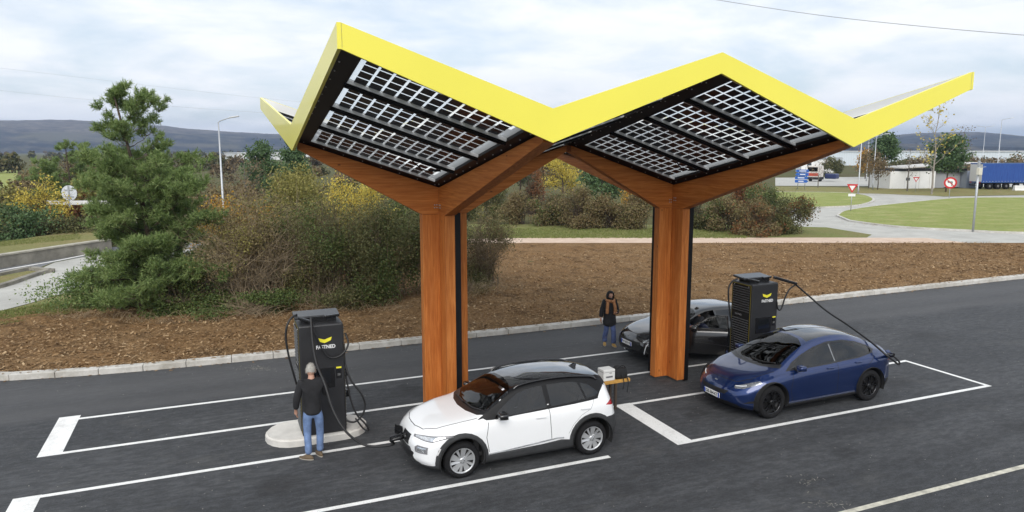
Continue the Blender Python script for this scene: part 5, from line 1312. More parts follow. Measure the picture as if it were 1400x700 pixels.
def woman(loc, rz):
    P = thing('person', 'person in black hooded coat with orange scarf and face mask walking beside the black hatchback', 'person', loc, rz)
    LL = [(-.085, 0, .84), (-.10, .10, .47), (-.12, .06, .09)]; RL = [(.085, 0, .84), (.09, -.02, .46), (.10, -.13, .10)]
    LA = [(-.165, 0, 1.33), (-.22, .02, 1.07), (-.15, .20, 1.05)]; RA = [(.165, 0, 1.33), (.235, -.03, 1.08), (.28, .04, .86)]
    J = [(0, 0, .9, .09, .08), (0, 0, 1.08, .09, .08), (0, 0, 1.26, .13, .09), (0, 0, 1.36, .07), (0, .01, 1.43, .048), (0, .02, 1.49, .055)]; E = [(0, 1), (1, 2), (2, 3), (3, 4), (4, 5)]
    for pts, rad, par in ((LL, (.055, .034, .03), 0), (RL, (.055, .034, .03), 0), (LA, (.045, .036, .025), 2), (RA, (.048, .036, .025), 2)):
        pr = par
        for p, r in zip(pts, rad): J.append((*p, r)); E.append((pr, len(J) - 1)); pr = len(J) - 1
    hm, mm = head_mesh(Vector((0, .04, 1.535)), R(6), R(-14))
    B = join('body', [skin('body', J, E, SKINM, P), hm] + hand(LA[2], (.5, .8, .1), (0, 0, 1), 1) + hand(RA[2], (0, .15, -1), (-1, 0, 0), -1), SKINM, P); face_bits(B, mm)
    CJ = [(0, 0, .58, .235, .19), (0, 0, .78, .22, .18), (0, 0, 1.02, .18, .15), (0, 0, 1.2, .185, .14), (0, 0, 1.32, .135, .11), (0, .005, 1.40, .085)]; CE = [(0, 1), (1, 2), (2, 3), (3, 4), (4, 5)]
    for A in (LA, RA):
        pr = 3
        for p, r in ((A[0], .092), (tuple(a + (b - a) * .5 for a, b in zip(A[0], A[1])), .082), (A[1], .076), (tuple(a + (b - a) * .9 for a, b in zip(A[1], A[2])), .066)):
            CJ.append((*p, r)); CE.append((pr, len(CJ) - 1)); pr = len(CJ) - 1
    join('coat', [skin('coat', CJ, CE, WOOL, P)], WOOL, P)
    TJ = [(0, 0, .86, .12, .1), (0, 0, .80, .13, .11)]; TE = [(0, 1)]
    for L in (LL, RL):
        pr = 1
        for p, r in (((L[0][0], L[0][1], .74), .09), (L[1], .078), ((L[2][0], L[2][1], L[2][2] + .18), .08), ((L[2][0], L[2][1], L[2][2] - .01), .084)):
            TJ.append((*p, r)); TE.append((pr, len(TJ) - 1)); pr = len(TJ) - 1
    join('jeans', [skin('jeans', TJ, TE, DENIM, P)], M('mid_denim', (.07, .10, .22), .85, var=.4, vscale=6, bmp=.25, bscale=45), P)
    SH = M('ochre_suede', (.40, .25, .08), .8, var=.2); SO = M('sole_pale', (.35, .32, .27), .7)
    shoe(Vector((-.12, .05, 0)), R(8), SH, P, SO); shoe(Vector((.10, -.14, 0)), R(-12), SH, P, SO)
    # hood: open shell round the face
    bm = bmesh.new(); bmesh.ops.create_uvsphere(bm, u_segments=26, v_segments=18, radius=1)
    bmesh.ops.delete(bm, geom=[v for v in bm.verts if v.co.y > .62 and v.co.z < .7], context='VERTS')
    for v in bm.verts: v.co = mm @ Vector((v.co.x * .118 * (1 + .12 * max(0, -v.co.z)), v.co.y * .135 - .015, v.co.z * (.150 if v.co.z > 0 else .17) + .002))
    bmesh.ops.solidify(bm, geom=bm.faces[:], thickness=.012); m_ = MB(); m_.bm(bm, True); m_.build('hood', WOOL, P)
    bm = bmesh.new(); bmesh.ops.create_uvsphere(bm, u_segments=20, v_segments=12, radius=1)
    bmesh.ops.delete(bm, geom=[v for v in bm.verts if v.co.y < .25], context='VERTS')
    for v in bm.verts: v.co = mm @ Vector((v.co.x * .072, v.co.y * .112 + .006, v.co.z * .062 - .055))
    m_ = MB(); m_.bm(bm, True); m_.build('face_mask', M('mask_black', (.012, .012, .013), .8), P)
    SC = M('orange_scarf', (.36, .17, .075), .9, var=.35, vscale=14, bmp=.4, bscale=60)
    s = MB(); s.tube([(.115 * math.cos(a), .10 * math.sin(a) + .02, 1.385 + .015 * math.sin(2 * a)) for a in np.linspace(0, 2 * math.pi, 26)], .045, 10)
    s.tube(spline([(-.09, .10, 1.36), (-.115, .15, 1.22), (-.12, .155, 1.08), (-.11, .15, 1.0)], 6), [.048] * 18 + [.04], 8); s.tube(spline([(.09, .10, 1.36), (.11, .145, 1.22), (.115, .15, 1.10), (.12, .14, 1.02)], 6), [.048] * 18 + [.04], 8)
    s.build('scarf', SC, P)
    return P
woman((10.66, 18.02, 0), R(165))
ph = thing('phone', 'small phone held in the hand of the person in the black hooded coat', 'phone', (10.74, 17.80, 1.10), R(165))
s = MB(); s.box((0, 0, 0), (.075, .15, .009), (R(35), 0, 0), .004); s.build('phone_case', M('phone_tan', (.32, .22, .10), .4), ph)

def sitter(loc):
    P = thing('person', 'person in blue jeans sitting sideways in the black hatchback, one leg outside', 'person', loc, 0)
    LL = [(-.02, -.10, .72), (-.10, -.48, 1.0), (.55, -.74, .16)]; RL = [(-.06, .06, .70), (-.36, -.12, .95), (-.42, -.20, .45)]
    LA = [(.08, -.20, 1.10), (-.10, -.30, .90), (-.30, -.22, .92)]; RA = [(.02, .16, 1.10), (-.18, .14, .90), (-.36, .02, .94)]
    J = [(0, 0, .70, .12, .11), (.06, -.01, .88, .11, .09), (.07, -.02, 1.05, .14, .1), (.06, -.02, 1.15, .07), (.05, -.02, 1.19, .05), (.04, -.03, 1.22, .055)]; E = [(0, 1), (1, 2), (2, 3), (3, 4), (4, 5)]
    for pts, rad, par in ((LL, (.08, .055, .038), 0), (RL, (.08, .055, .038), 0), (LA, (.05, .04, .028), 2), (RA, (.05, .04, .028), 2)):
        pr = par
        for p, r in zip(pts, rad): J.append((*p, r)); E.append((pr, len(J) - 1)); pr = len(J) - 1
    hm, mm = head_mesh(Vector((.02, -.03, 1.265)), R(100), R(-10))
    B = join('body', [skin('body', J, E, SKINM, P), hm] + hand(LA[2], (-1, .1, 0), (0, 0, -1), 1) + hand(RA[2], (-1, 0, 0), (0, 0, -1), -1), SKINM, P); face_bits(B, mm)
    CJ = [(0, 0, .72, .15, .13), (.05, 0, .88, .14, .12), (.07, -.02, 1.04, .16, .115), (.06, -.02, 1.13, .1)]; CE = [(0, 1), (1, 2), (2, 3)]
    for A in (LA, RA):
        pr = 2
        for p, r in ((A[0], .078), (A[1], .06), (tuple(a + (b - a) * .85 for a, b in zip(A[1], A[2])), .05)): CJ.append((*p, r)); CE.append((pr, len(CJ) - 1)); pr = len(CJ) - 1
    join('jacket', [skin('jacket', CJ, CE, WOOL, P)], M('dark_jacket', (.02, .022, .03), .8), P)
    TJ = [(0, -.01, .70, .14, .12), (-.03, -.02, .70, .14, .12)]; TE = [(0, 1)]
    for L in (LL, RL):
        pr = 1
        for p, r in ((tuple(a + (b - a) * .4 for a, b in zip(L[0], L[1])), .095), (L[1], .078), (tuple(a + (b - a) * .5 for a, b in zip(L[1], L[2])), .07), (L[2], .066)): TJ.append((*p, r)); TE.append((pr, len(TJ) - 1)); pr = len(TJ) - 1
    join('jeans', [skin('jeans', TJ, TE, DENIMD, P)], DENIMD, P)
    SH = M('black_shoe', (.015, .015, .015), .5); SO = M('sole_pale', (.35, .32, .27), .7)
    shoe(Vector((.56, -.76, .0)) + Vector((0, 0, .03)), R(150), SH, P, SO); shoe(Vector((-.42, -.20, .32)), R(120), SH, P, SO)
    hair('hair', mm, M('dark_hair', (.02, .016, .012), .6), P, None, 300, lo=-.4, front=.4)
    return P
sitter((HX2 + 2.02, HY2 - .36, 0))

# ================================================================ street furniture and far things
STEEL = M('galvanised', (.44, .46, .48), .45, metal=.5, var=.1)
def lamp_post(u, base, h, arm, label, heads=1, dirn=(1, 0)):
    p = Vector(base); o = thing('street_lamp', label, 'street lamp', p, math.atan2(dirn[1], dirn[0]), 'street lamps')
    s = MB(); s.tube([(0, 0, 0), (0, 0, .9), (0, 0, .95), (0, 0, h)], [.10, .10, .085, .05], 12); s.build('pole', STEEL, o)
    for k in range(heads):
        g = 1 if k == 0 else -1
        s = MB(); s.tube(spline([(0, 0, h - .05), (g * .15, 0, h + .08), (g * arm * .6, 0, h + .22), (g * arm, 0, h + .32)], 5), .035, 8); s.build('arm', STEEL, o)
        s = MB(); s.box((g * (arm + .3), 0, h + .38), (.7, .26, .1), (0, -R(9) * g, 0), .03); s.build('lamp_head', M('lamp_housing', (.55, .57, .59), .4), o)
    return o
def on(u, v, dist): q = atD(u, v, dist); return (q.x, q.y, 0)
right = (CM @ Vector((1, 0, 0))); rt = (right.x, right.y)
lamp_post(0, on(304.5, 270, 58), 7.9, .9, 'grey street lamp rising behind the orange-leaved bush on the left', 1, rt)
lamp_post(0, on(1173, 266, 107), 10.5, 1.3, 'nearest grey lamp post on the grass below the canopy right tip', 1, rt)
lamp_post(0, on(1193.5, 253, 122), 8.0, 1.3, 'middle lamp post by the bare round tree below the canopy right tip', 1, rt)
lamp_post(0, on(1184.5, 243, 156), 9.0, 1.3, 'faintest lamp post between its two neighbours below the canopy right tip', 1, rt)
lamp_post(0, on(1363, 235, 165), 11.6, 1.5, 'tall single-armed lamp post behind the blue lorry trailer', 1, rt)
lamp_post(0, on(1342, 232, 235), 12.2, 1.7, 'distant lamp post with two arms left of the tall one behind the trailer', 2, rt)
RED = M('sign_red', (.52, .018, .022), .4); WHT = M('sign_white', (.78, .78, .78), .4); BLU = M('sign_blue', (.015, .10, .42), .4); SBK = M('sign_black', (.01, .01, .01), .5)
def facing(p): return math.atan2(-p[1], -p[0]) + math.pi / 2      # signs turned towards the car park
def sign_post(o, h, r=.035):
    s = MB(); s.tube([(0, 0, 0), (0, 0, h)], r, 10); s.build('post', STEEL, o)
def tri(sz, y, z): return [(-sz / 2, z + sz * .43), (sz / 2, z + sz * .43), (0, z - sz * .43)]
def give_way(base, h, sz, label, tabl=True):
    o = thing('give_way_sign', label, 'road sign', base, facing(base), 'give way signs'); sign_post(o, h)
    fn = lambda p, y: (p[0], y, p[1])
    s = MB(); s.prism(tri(sz, 0, h), -.06, -.04, fn); f = s.build('sign_face', RED, o)
    s = MB(); s.prism(tri(sz * .55, 0, h + sz * .035), -.066, -.0605, fn); s.build('sign_centre', WHT, f)
    if tabl: s = MB(); s.box((0, -.05, h - sz * .43 - .2), (.62, .02, .24), None, .004); s.build('plate', WHT, o)
def on_g(u, v): q = at(u, v); return (q.x, q.y, 0)
give_way(on_g(1163, 290), 2.25, .98, 'large red and white give way triangle with small plate at the near lawn corner')
give_way(on(1251.5, 259, 118), 1.75, .85, 'smaller give way triangle in front of the white toilet block', False)
def round_sign():
    base = on(1298, 266, 103); o = thing('no_turn_sign', 'round red-rimmed no left turn sign before the yellow-leaved birch', 'road sign', base, facing(base)); sign_post(o, 2.0)
    fn = lambda p, y: (p[0], y, p[1]); z = 1.95
    s = MB(); s.prism(circ(0, z, .70, 28), -.06, -.04, fn); f = s.build('sign_face', RED, o)
    s = MB(); s.prism(circ(0, z, .50, 28), -.066, -.0605, fn); s.build('sign_centre', WHT, f)
    s = MB(); s.prism([(.12, z - .36), (.22, z - .36), (.22, z + .16), (-.12, z + .16), (-.12, z + .28), (-.36, z + .11), (-.12, z - .06), (-.12, z + .06), (.12, z + .06)], -.070, -.0665, fn); s.build('arrow', SBK, f)
    s = MB(); s.prism(strip([(-.42, z + .42), (.42, z - .42)], .1), -.075, -.0705, fn); s.build('slash', RED, f)
round_sign()
def box_post():
    o = thing('detector_post', 'slim grey pole with a cream box on top at the far lawn edge', 'pole', on_g(1330, 317), 0); sign_post(o, 4.7, .075)
    s = MB(); s.box((-.07, -.12, 4.35), (.36, .22, .5), None, .02); s.build('control_box', M('cream_box', (.62, .60, .50), .5), o); s = MB(); s.box((-.02, 0, 4.9), (.14, .14, .4), None, .02); s.bar((0, 0, 4.62), (.75, 0, 4.66), .04); s.build('sensor', STEEL, o)
box_post()
def dir_sign():
    base = on(1096, 246, 118); o = thing('direction_sign', 'stack of four blue arrow direction signs at the canopy beam end', 'road sign', base, facing(base))
    for x in (-.5, .5): s = MB(); s.tube([(x, 0, 0), (x, 0, 3.4)], .05, 8); s.build('post', STEEL, o)
    fn = lambda p, y: (p[0], y, p[1])
    for k in range(4):
        z = 1.25 + k * .52; g = 1 if k < 2 else -1; w = .95
        s = MB(); s.prism([(-w * g, z + .21), (w * .75 * g, z + .21), (w * g, z), (w * .75 * g, z - .21), (-w * g, z - .21)], -.09, -.06, fn); f = s.build('arrow_panel', BLU, o)
        s = MB(); s.box((-.1 * g, -.093, z), (.95 if k % 2 else .75, .004, .12)); s.build('panel_lettering', WHT, f)
dir_sign()
def gantry():
    a = on(70, 302, 62); o = thing('height_barrier', 'white height-limit bar with a round sign seen from behind, left of the pine', 'barrier', a, math.atan2(rt[1], rt[0]))
    for x in (0.0, 6.2):
        s = MB(); s.cyl((x, 0, 0), (x, 0, 1.85), .07, n=10); s.build('post', M('orange_post', (.42, .13, .03), .6), o)
        s = MB(); s.cyl((x + .05, -.09, .25), (x + .05, -.09, 1.3), .05, n=8); s.build('post_sleeve', WHT, o)
    s = MB(); s.box((3.1, 0, 2.05), (6.6, .16, .30), None, .02); s.build('bar', WHT, o)
    s = MB(); s.prism(circ(1.5, 2.75, .56, 28), -.02, .02, lambda p, y: (p[0], y, p[1])); f = s.build('round_sign', M('sign_back', (.62, .65, .70), .45), o)
    s = MB()
    for z in (2.5, 2.98): s.box((1.5, -.045, z), (.62, .04, .06))
    s.box((1.5, -.06, 2.5), (.09, .06, 1.6)); s.build('sign_bracket', STEEL, f)
    s = MB()
    for x in (1.3, 2.3): s.box((x, 0, 1.84), (.06, .06, .14))
    s.build('hanging_tag', M('orange_post', (.42, .13, .03), .6), o)
gantry()
def toilet_block():
    c = at(1216, 258.2); d = at(1333, 257.2); w = d - c; L = w.length; base = c + w * .5
    o = thing('toilet_block', 'low white flat-roofed service block with a grey door between the trees', 'building', (c.x, c.y, 0), math.atan2(w.y, w.x))
    WALL = M('white_render', (.80, .80, .80), .8, var=.06, vscale=.6); H = 2.7; dep = 5
    s = MB(); s.box((L * .26, dep / 2, H / 2), (L * .52, dep, H)); s.build('wall', WALL, o)
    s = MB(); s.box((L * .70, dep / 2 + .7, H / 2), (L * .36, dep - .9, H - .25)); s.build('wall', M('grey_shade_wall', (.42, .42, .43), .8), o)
    s = MB(); s.box((L * .945, dep / 2, H / 2), (L * .11, dep, H)); s.build('wall', M('blue_grey_wall', (.45, .50, .58), .8), o)
    s = MB(); s.box((L * .5, dep / 2, H + .18), (L * .80, dep - .4, .36)); s.build('clerestory_shade', M('dark_band', (.02, .02, .022), .5), o)  # clerestory strip under the roof, its shadow painted in as near-black
    s = MB(); s.add([(-.3 + .12 * L, -.7, H + .42), (L + .2, -.7, H + 1.25), (L + .2, dep + .8, H + 1.25), (-.3 + .12 * L, dep + .8, H + .42), (-.3 + .12 * L, -.7, H + .56), (L + .2, -.7, H + 1.36), (L + .2, dep + .8, H + 1.36), (-.3 + .12 * L, dep + .8, H + .56)], [(0, 1, 2, 3), (4, 7, 6, 5), (0, 4, 5, 1), (1, 5, 6, 2), (2, 6, 7, 3), (3, 7, 4, 0)]); s.build('roof', M('pale_roof', (.55, .54, .52), .7), o)
    s = MB(); s.box((L * .62, .9, 1.1), (1.7, .1, 2.1)); s.build('door', M('grey_door', (.33, .34, .36), .6), o)
    s = MB(); s.box((L * .20, -.02, 1.5), (.75, .06, .45)); s.build('wall_sign', M('dark_sign', (.06, .07, .08), .5), o)
    for x in (.17, .34, .46):
        s = MB(); s.box((L * x, -.06, H / 2), (.16, .12, H)); s.build('pilaster', WALL, o)
    return o
toilet_block()
def trailer():
    c = at(1341, 259.3); d = at(1418, 258.7); w = (d - c).normalized(); o = thing('lorry_trailer', 'long blue curtain-sided lorry trailer parked at the far right', 'lorry trailer', (c.x, c.y, 0), math.atan2(w.y, w.x))
    Lt = 13.6
    m, nt, b = nodes_of('blue_curtain'); P = coord(nt, 'Object', (6, 1, .6))
    cc = ramp(nt, noise(nt, 1.2, 5, .6, P), [(.3, (.012, .045, .22)), (.7, (.022, .085, .33))]); nt.links.new(cc, b.inputs['Base Color']); b.inputs['Roughness'].default_value = .5; bump(nt, b, noise(nt, 1, 3, .5, P), .5, .1)
    s = MB(); s.box((Lt / 2, 1.25, 2.5), (Lt, 2.5, 2.75), None, .04); s.build('curtain', m, o)
    s = MB(); s.box((Lt / 2, 1.25, 3.93), (Lt + .04, 2.54, .1)); s.box((Lt / 2, 1.25, 1.08), (Lt + .04, 2.54, .09)); s.build('frame_rail', M('rail_blue', (.04, .10, .28), .5), o)
    s = MB()
    for k in range(26): s.box((.3 + k * .52, -.025, 1.24), (.16, .02, .05))
    s.build('buckles', M('buckle_grey', (.5, .52, .56), .5), o)
    s = MB(); s.box((Lt * .5, 1.25, .92), (Lt - .4, .9, .22)); s.box((Lt * .62, .05, .62), (2.6, .08, .5)); s.box((-.02, 1.25, .62), (.1, 2.3, .14)); s.build('chassis', BLK, o)
    for x in (1.6, 3.0, 4.4, 6.1):
        for y in (.28, 2.22):
            s = MB(); s.lathe([(.2, -.17), (.5, -.17), (.53, -.12), (.53, .12), (.5, .17), (.2, .17)], (0, 0, 0), 'y', 24); wo = s.build('wheel', MATS['tyre_rubber'], o); wo.location = (x, y, .53)
            s = MB(); s.lathe([(0, -.10), (.1, -.12), (.2, -.06), (.3, -.15), (.31, .15), (0, .1)], (0, 0, 0), 'y', 20); s.build('rim', M('rim_grey', (.25, .25, .26), .5, metal=.5), wo)
    s = MB(); s.box((-.03, .35, 1.05), (.05, .3, .14)); s.box((-.03, 2.15, 1.05), (.05, .3, .14)); s.build('tail_lamp', TAIL, o)
    s = MB(); s.box((-.02, 1.25, 2.5), (.04, 2.4, 2.6)); s.build('rear_door', M('rear_door_white', (.6, .6, .6), .5), o)
trailer()
def barrier_block():
    p = at(1394, 260.5); o = thing('concrete_barrier', 'white concrete block beside the trailer wheels at the right edge', 'barrier', (p.x, p.y, 0), math.atan2(rt[1], rt[0]))
    s = MB(); s.prism([(-.35, 0), (.35, 0), (.22, .3), (.16, .75), (-.16, .75), (-.22, .3)], 0, 3.2, lambda q, h: (h - .9, q[0], q[1])); s.build('block', M('white_block', (.68, .68, .66), .8, var=.1), o)
barrier_block()
def cab_lorry():
    p = on(1110.5, 245.5, 150); o = thing('parked_lorry', 'white and orange lorry cab parked behind the blue direction signs', 'lorry', p, facing(p) - R(25))
    s = MB(); s.box((0, 1.1, 1.9), (2.3, 2.2, 2.3), None, .15); s.build('cab', M('cab_white', (.62, .58, .54), .4), o)
    s = MB(); s.box((0, -.03, 2.35), (1.95, .06, .8), None, .02); s.build('windscreen', GLASS, o)
    s = MB(); s.box((0, -.03, 1.35), (2.2, .08, .55), None, .02); s.build('front_panel', M('cab_red', (.45, .07, .04), .5), o)
    s = MB(); s.box((0, 1.2, .62), (2.3, 2.4, .5), None, .05); s.build('bumper', BLK, o)
    for x in (-.95, .95):
        s = MB(); s.lathe([(.2, -.15), (.5, -.15), (.5, .15), (.2, .15)], (0, 0, 0), 'x', 20); w = s.build('wheel', MATS['tyre_rubber'], o); w.location = (x, 1.3, .5)
        s = MB(); s.cyl((-.12, 0, 0), (.12, 0, 0), .26, n=16); s.build('rim', M('rim_grey', (.25, .25, .26), .5, metal=.5), w)
    s = MB(); s.box((2.2, 3.5, 1.0), (2.2, 1.7, 1.0), None, .2); s.build('bonnet', M('van_dark_blue', (.02, .03, .10), .3), o)
cab_lorry()
def far_house():
    p = on(1117, 240, 215); o = thing('white_house', 'small white house with grey hipped roof behind the direction signs', 'building', p, facing(p) + R(15))
    s = MB(); s.box((0, 3, 1.9), (8.5, 6, 3.8)); s.build('wall', M('white_render', (.80, .80, .80), .8), o)
    s = MB(); s.add([(-4.6, -.4, 3.8), (4.6, -.4, 3.8), (4.6, 6.4, 3.8), (-4.6, 6.4, 3.8), (-1.5, 3, 5.2), (1.5, 3, 5.2)], [(0, 1, 5, 4), (1, 2, 5), (2, 3, 4, 5), (3, 0, 4), (3, 2, 1, 0)]); s.build('roof', M('slate', (.22, .23, .25), .7), o)
    for x in (-2.2, 1.8):
        s = MB(); s.box((x, -.02, 2), (1.1, .06, 1.2)); s.build('window', M('window_dark', (.05, .06, .07), .2), o)
far_house()
def hall(label, u0, u1, vb, vt, dist, col):
    a, b_ = Vector(on(u0, vb, dist)), Vector(on(u1, vb, dist * 1.02)); w = b_ - a; L = w.length
    o = thing('warehouse', label, 'warehouse', a, math.atan2(w.y, w.x), 'warehouses'); H = CAM_H + (207 - vt) / FPX * dist
    m, nt, b = nodes_of('cladding_' + str(int(u0))); P = coord(nt, 'Object', (1, 1, 1))
    wv = nt.nodes.new('ShaderNodeTexWave'); wv.inputs['Scale'].default_value = .35; nt.links.new(P, wv.inputs['Vector'])
    nt.links.new(mix(nt, ramp(nt, wv.outputs['Fac'], [(.3, (0, 0, 0)), (.7, (.25, .25, .25))]), col, tuple(c * .82 for c in col)), b.inputs['Base Color']); b.inputs['Roughness'].default_value = .7
    s = MB(); s.box((L / 2, 30, H / 2), (L, 60, H)); s.build('wall', m, o)
    s = MB(); s.box((L / 2, 30, H + .15), (L + .8, 60.8, .3)); s.build('roof_edge', M('roof_white', (.7, .72, .74), .6), o)
    for k in range(int(L // 14)):
        s = MB(); s.box((7 + k * 14, -.03, 1.7), (3.6, .1, 3.4)); s.build('loading_door', M('dock_grey', (.42, .45, .48), .7), o)
hall('very long pale blue-grey warehouse below the hills at the right', 1120, 1640, 226, 207.2, 330, (.62, .68, .73))
hall('white warehouse strip half hidden by trees left of the canopy', 325, 430, 216, 209, 520, (.66, .67, .68))
# overhead wires
WIRE = M('wire_grey', (.30, .31, .33), .6)
def wire(label, pts, r):
    P = [atD(u, v, d) for u, v, d in pts]; o = thing('overhead_wire', label, 'wire', P[0], 0, 'overhead wires')
    s = MB(); s.tube([p - P[0] for p in spline(P, 8)], r, 5); s.build('strand', WIRE, o)
wire('single grey cable crossing the sky at the upper right corner', [(930, -8, 60), (1100, 18, 56), (1240, 34, 54), (1400, 48, 53), (1600, 62, 52)], .02)
wire('upper of the two faint power lines behind the pine top', [(-60, 86, 190), (120, 107, 190), (300, 128, 190), (420, 140, 190), (560, 152, 190)], .016)
wire('lower of the two faint power lines behind the pine top', [(-60, 117, 190), (120, 136, 190), (300, 150, 190), (420, 158, 190), (560, 166, 190)], .016)
# ================================================================ vegetation
BARK = M('bark', (.075, .055, .04), .9, var=.4, vscale=8, bmp=.5, bscale=14)
TWIG = M('twig', (.30, .235, .155), .9, var=.35, vscale=3)
TWIGD = M('twig_dark', (.065, .045, .03), .9, var=.35, vscale=3)
TWIGM = M('twig_brown', (.15, .115, .07), .9, var=.35, vscale=3)
TWIGG = M('twig_grey', (.13, .115, .10), .9, var=.3, vscale=3)
def leaf_cloud(name, C, size, mat, parent=None, up=.0, asp=.62, seed=0):
    r = np.random.default_rng(seed); n = len(C)
    U = r.normal(size=(n, 3)); U[:, 2] *= (1 - up); U /= np.linalg.norm(U, axis=1)[:, None]
    W = np.cross(U, r.normal(size=(n, 3))); W /= np.linalg.norm(W, axis=1)[:, None] + 1e-9
    s = (size * r.uniform(.6, 1.4, n))[:, None] / 2
    k = r.uniform(-.25, .25, (n, 1))
    V = np.stack([C - U * s, C + W * s * asp + U * s * k, C + U * s, C - W * s * asp + U * s * k], 1).reshape(-1, 3)
    me = mesh_np(name, V, np.arange(4 * n).reshape(-1, 4), mat); return link(name, me, parent)
def lobes(rx, ry, h, k, seed, low=.12):
    r = np.random.default_rng(seed); out = []
    for i in range(k):
        a = r.uniform(0, 6.28); t = r.uniform(0, 1) ** .6; z = r.uniform(low, .82)
        w = math.sqrt(max(.05, 1 - (max(0, z - .35) / .65) ** 2)) * .72
        out.append((rx * w * t * math.cos(a), ry * w * t * math.sin(a), h * z, r.uniform(.30, .46)))
    return out
def crown_pts(rx, ry, h, k, n, seed, low=.12, gap=.35):
    r = np.random.default_rng(seed + 99); L = lobes(rx, ry, h, k, seed, low); P = []
    per = n // k + 1
    for cx_, cy_, cz_, s in L:
        d = r.normal(size=(per, 3)); d /= np.linalg.norm(d, axis=1)[:, None]
        q = d * (r.random(per) ** .38)[:, None] * (1 + .25 * r.normal(size=(per, 1)))
        q = q * np.array([rx * s, ry * s, h * s * .62]) + np.array([cx_, cy_, cz_]); P.append(q)
    P = np.concatenate(P); P = P[P[:, 2] > .03]
    g = vnoise(P[:, 0] * 1 + 50 + P[:, 2] * .7, P[:, 1] + 50 + P[:, 2] * .5, max(.25, rx * .22), seed % 97)
    return P[g > gap * r.random(len(P)) * 1.6]
def tubes_np(segs, n=4):
    """many thin tapered tubes: segs = list of (points(k,3), radii(k))"""
    VV = []; FF = []; o = 0
    for P, rr in segs:
        P = np.asarray(P, float); k = len(P); d = np.gradient(P, axis=0); d /= np.linalg.norm(d, axis=1)[:, None] + 1e-9
        ref = np.array([.31, .77, .2]); x = np.cross(d, ref); x /= np.linalg.norm(x, axis=1)[:, None] + 1e-9; y = np.cross(d, x)
        a = np.arange(n) * 2 * math.pi / n
        V = P[:, None] + (x[:, None] * np.cos(a)[None, :, None] + y[:, None] * np.sin(a)[None, :, None]) * np.asarray(rr)[:, None, None]
        VV.append(V.reshape(-1, 3)); i = (np.arange(k - 1)[:, None] * n + np.arange(n)[None]).ravel(); j = (np.arange(k - 1)[:, None] * n + (np.arange(n)[None] + 1) % n).ravel()
        FF.append(np.stack([i, j, j + n, i + n], 1) + o); o += k * n
    return np.concatenate(VV), np.concatenate(FF)
def stems(name, rx, ry, h, k, r0, mat, parent, seed, arch=.4, twigs=5, spread=1.0, sides=4):
    r = np.random.default_rng(seed); S = []
    for i in range(k):
        a = r.uniform(0, 6.28); t = r.uniform(.15, 1) * spread; hh = h * r.uniform(.6, 1.05) * (1 - .35 * t * t)
        b = np.array([rx * .35 * r.normal() * .5, ry * .35 * r.normal() * .5, 0]); e = np.array([rx * t * math.cos(a), ry * t * math.sin(a), hh])
        u = np.linspace(0, 1, 7)[:, None]; m = b + (e - b) * u; m[:, :2] = b[:2] + (e - b)[:2] * (u ** (1 + arch)); m += r.normal(size=m.shape) * .03 * h * u
        S.append((m, r0 * (1 - .85 * u[:, 0])))
        for j in range(twigs):
            q = r.uniform(.3, .98); p = m[int(q * 6)]; d = (e - b) * .25 * r.uniform(.4, 1) + r.normal(size=3) * .16 * h; d[2] = abs(d[2]) * .7 + .03 * h
            uu = np.linspace(0, 1, 4)[:, None]; S.append((p + d * uu + r.normal(size=(4, 3)) * .015 * h * uu, r0 * .38 * (1 - .8 * uu[:, 0])))
    V, F = tubes_np(S, sides); return link(name, mesh_np(name, V, F, mat), parent)
def bush(name, label, cat, pos, rx, ry, h, mat, n, size, twig, k=9, nst=26, seed=1, low=.1, gap=.35, tw=5, r0=.02, group=None, extra=None):
    o = thing(name, label, cat, (pos[0], pos[1], pos[2] if len(pos) > 2 else 0), 0, group)
    leaf_cloud('foliage', crown_pts(rx, ry, h, k, n, seed, low, gap), size, mat, o, seed=seed)
    if extra:
        m2, n2, s2, kk = extra; P = crown_pts(rx * 1.02, ry * 1.02, h, k, n2 * 3, seed, low, gap); g = vnoise(P[:, 0] + 9, P[:, 1] + P[:, 2] + 9, rx * .3, seed % 91)
        leaf_cloud('foliage', P[g > kk][:n2], s2, m2, o, seed=seed + 5)
    if nst: stems('stems', rx * .95, ry * .95, h * .97, nst, r0, twig, o, seed, twigs=tw)
    return o
def limbs(h, trunk_r, seed, first=.3, k=9, spread=.35, gen=2, lean=.03):
    r = np.random.default_rng(seed); S = []; tips = []
    u = np.linspace(0, 1, 10)[:, None]; T = np.concatenate([r.normal(size=(10, 2)) * lean * h * .3 * u, h * u], 1); S.append((T, trunk_r * (1 - .85 * u[:, 0])))
    def grow(p, d, L, rad, g):
        uu = np.linspace(0, 1, 6)[:, None]; m = p + d * L * uu + np.array([0, 0, .18 * L]) * uu ** 2 + r.normal(size=(6, 3)) * .05 * L * uu
        S.append((m, rad * (1 - .8 * uu[:, 0]))); tips.append(m[-1]); tips.append(m[3])
        if g:
            for _ in range(4):
                q = r.integers(2, 6); dd = d + r.normal(size=3) * .55; dd[2] = dd[2] * .7 + .15; dd /= np.linalg.norm(dd); grow(m[q], dd, L * r.uniform(.4, .6), rad * .5, g - 1)
    for i in range(k):
        z = first + (1 - first) * (i + r.random()) / k * .95; p = np.array([np.interp(z, u[:, 0], T[:, 0]), np.interp(z, u[:, 0], T[:, 1]), z * h]); a = i * 2.4 + r.random()
        d = np.array([math.cos(a), math.sin(a), r.uniform(.3, 1.0)]); d /= np.linalg.norm(d); grow(p, d, spread * h * (1.15 - z * .75), trunk_r * .45 * (1.1 - z), gen)
    return S, np.array(tips)
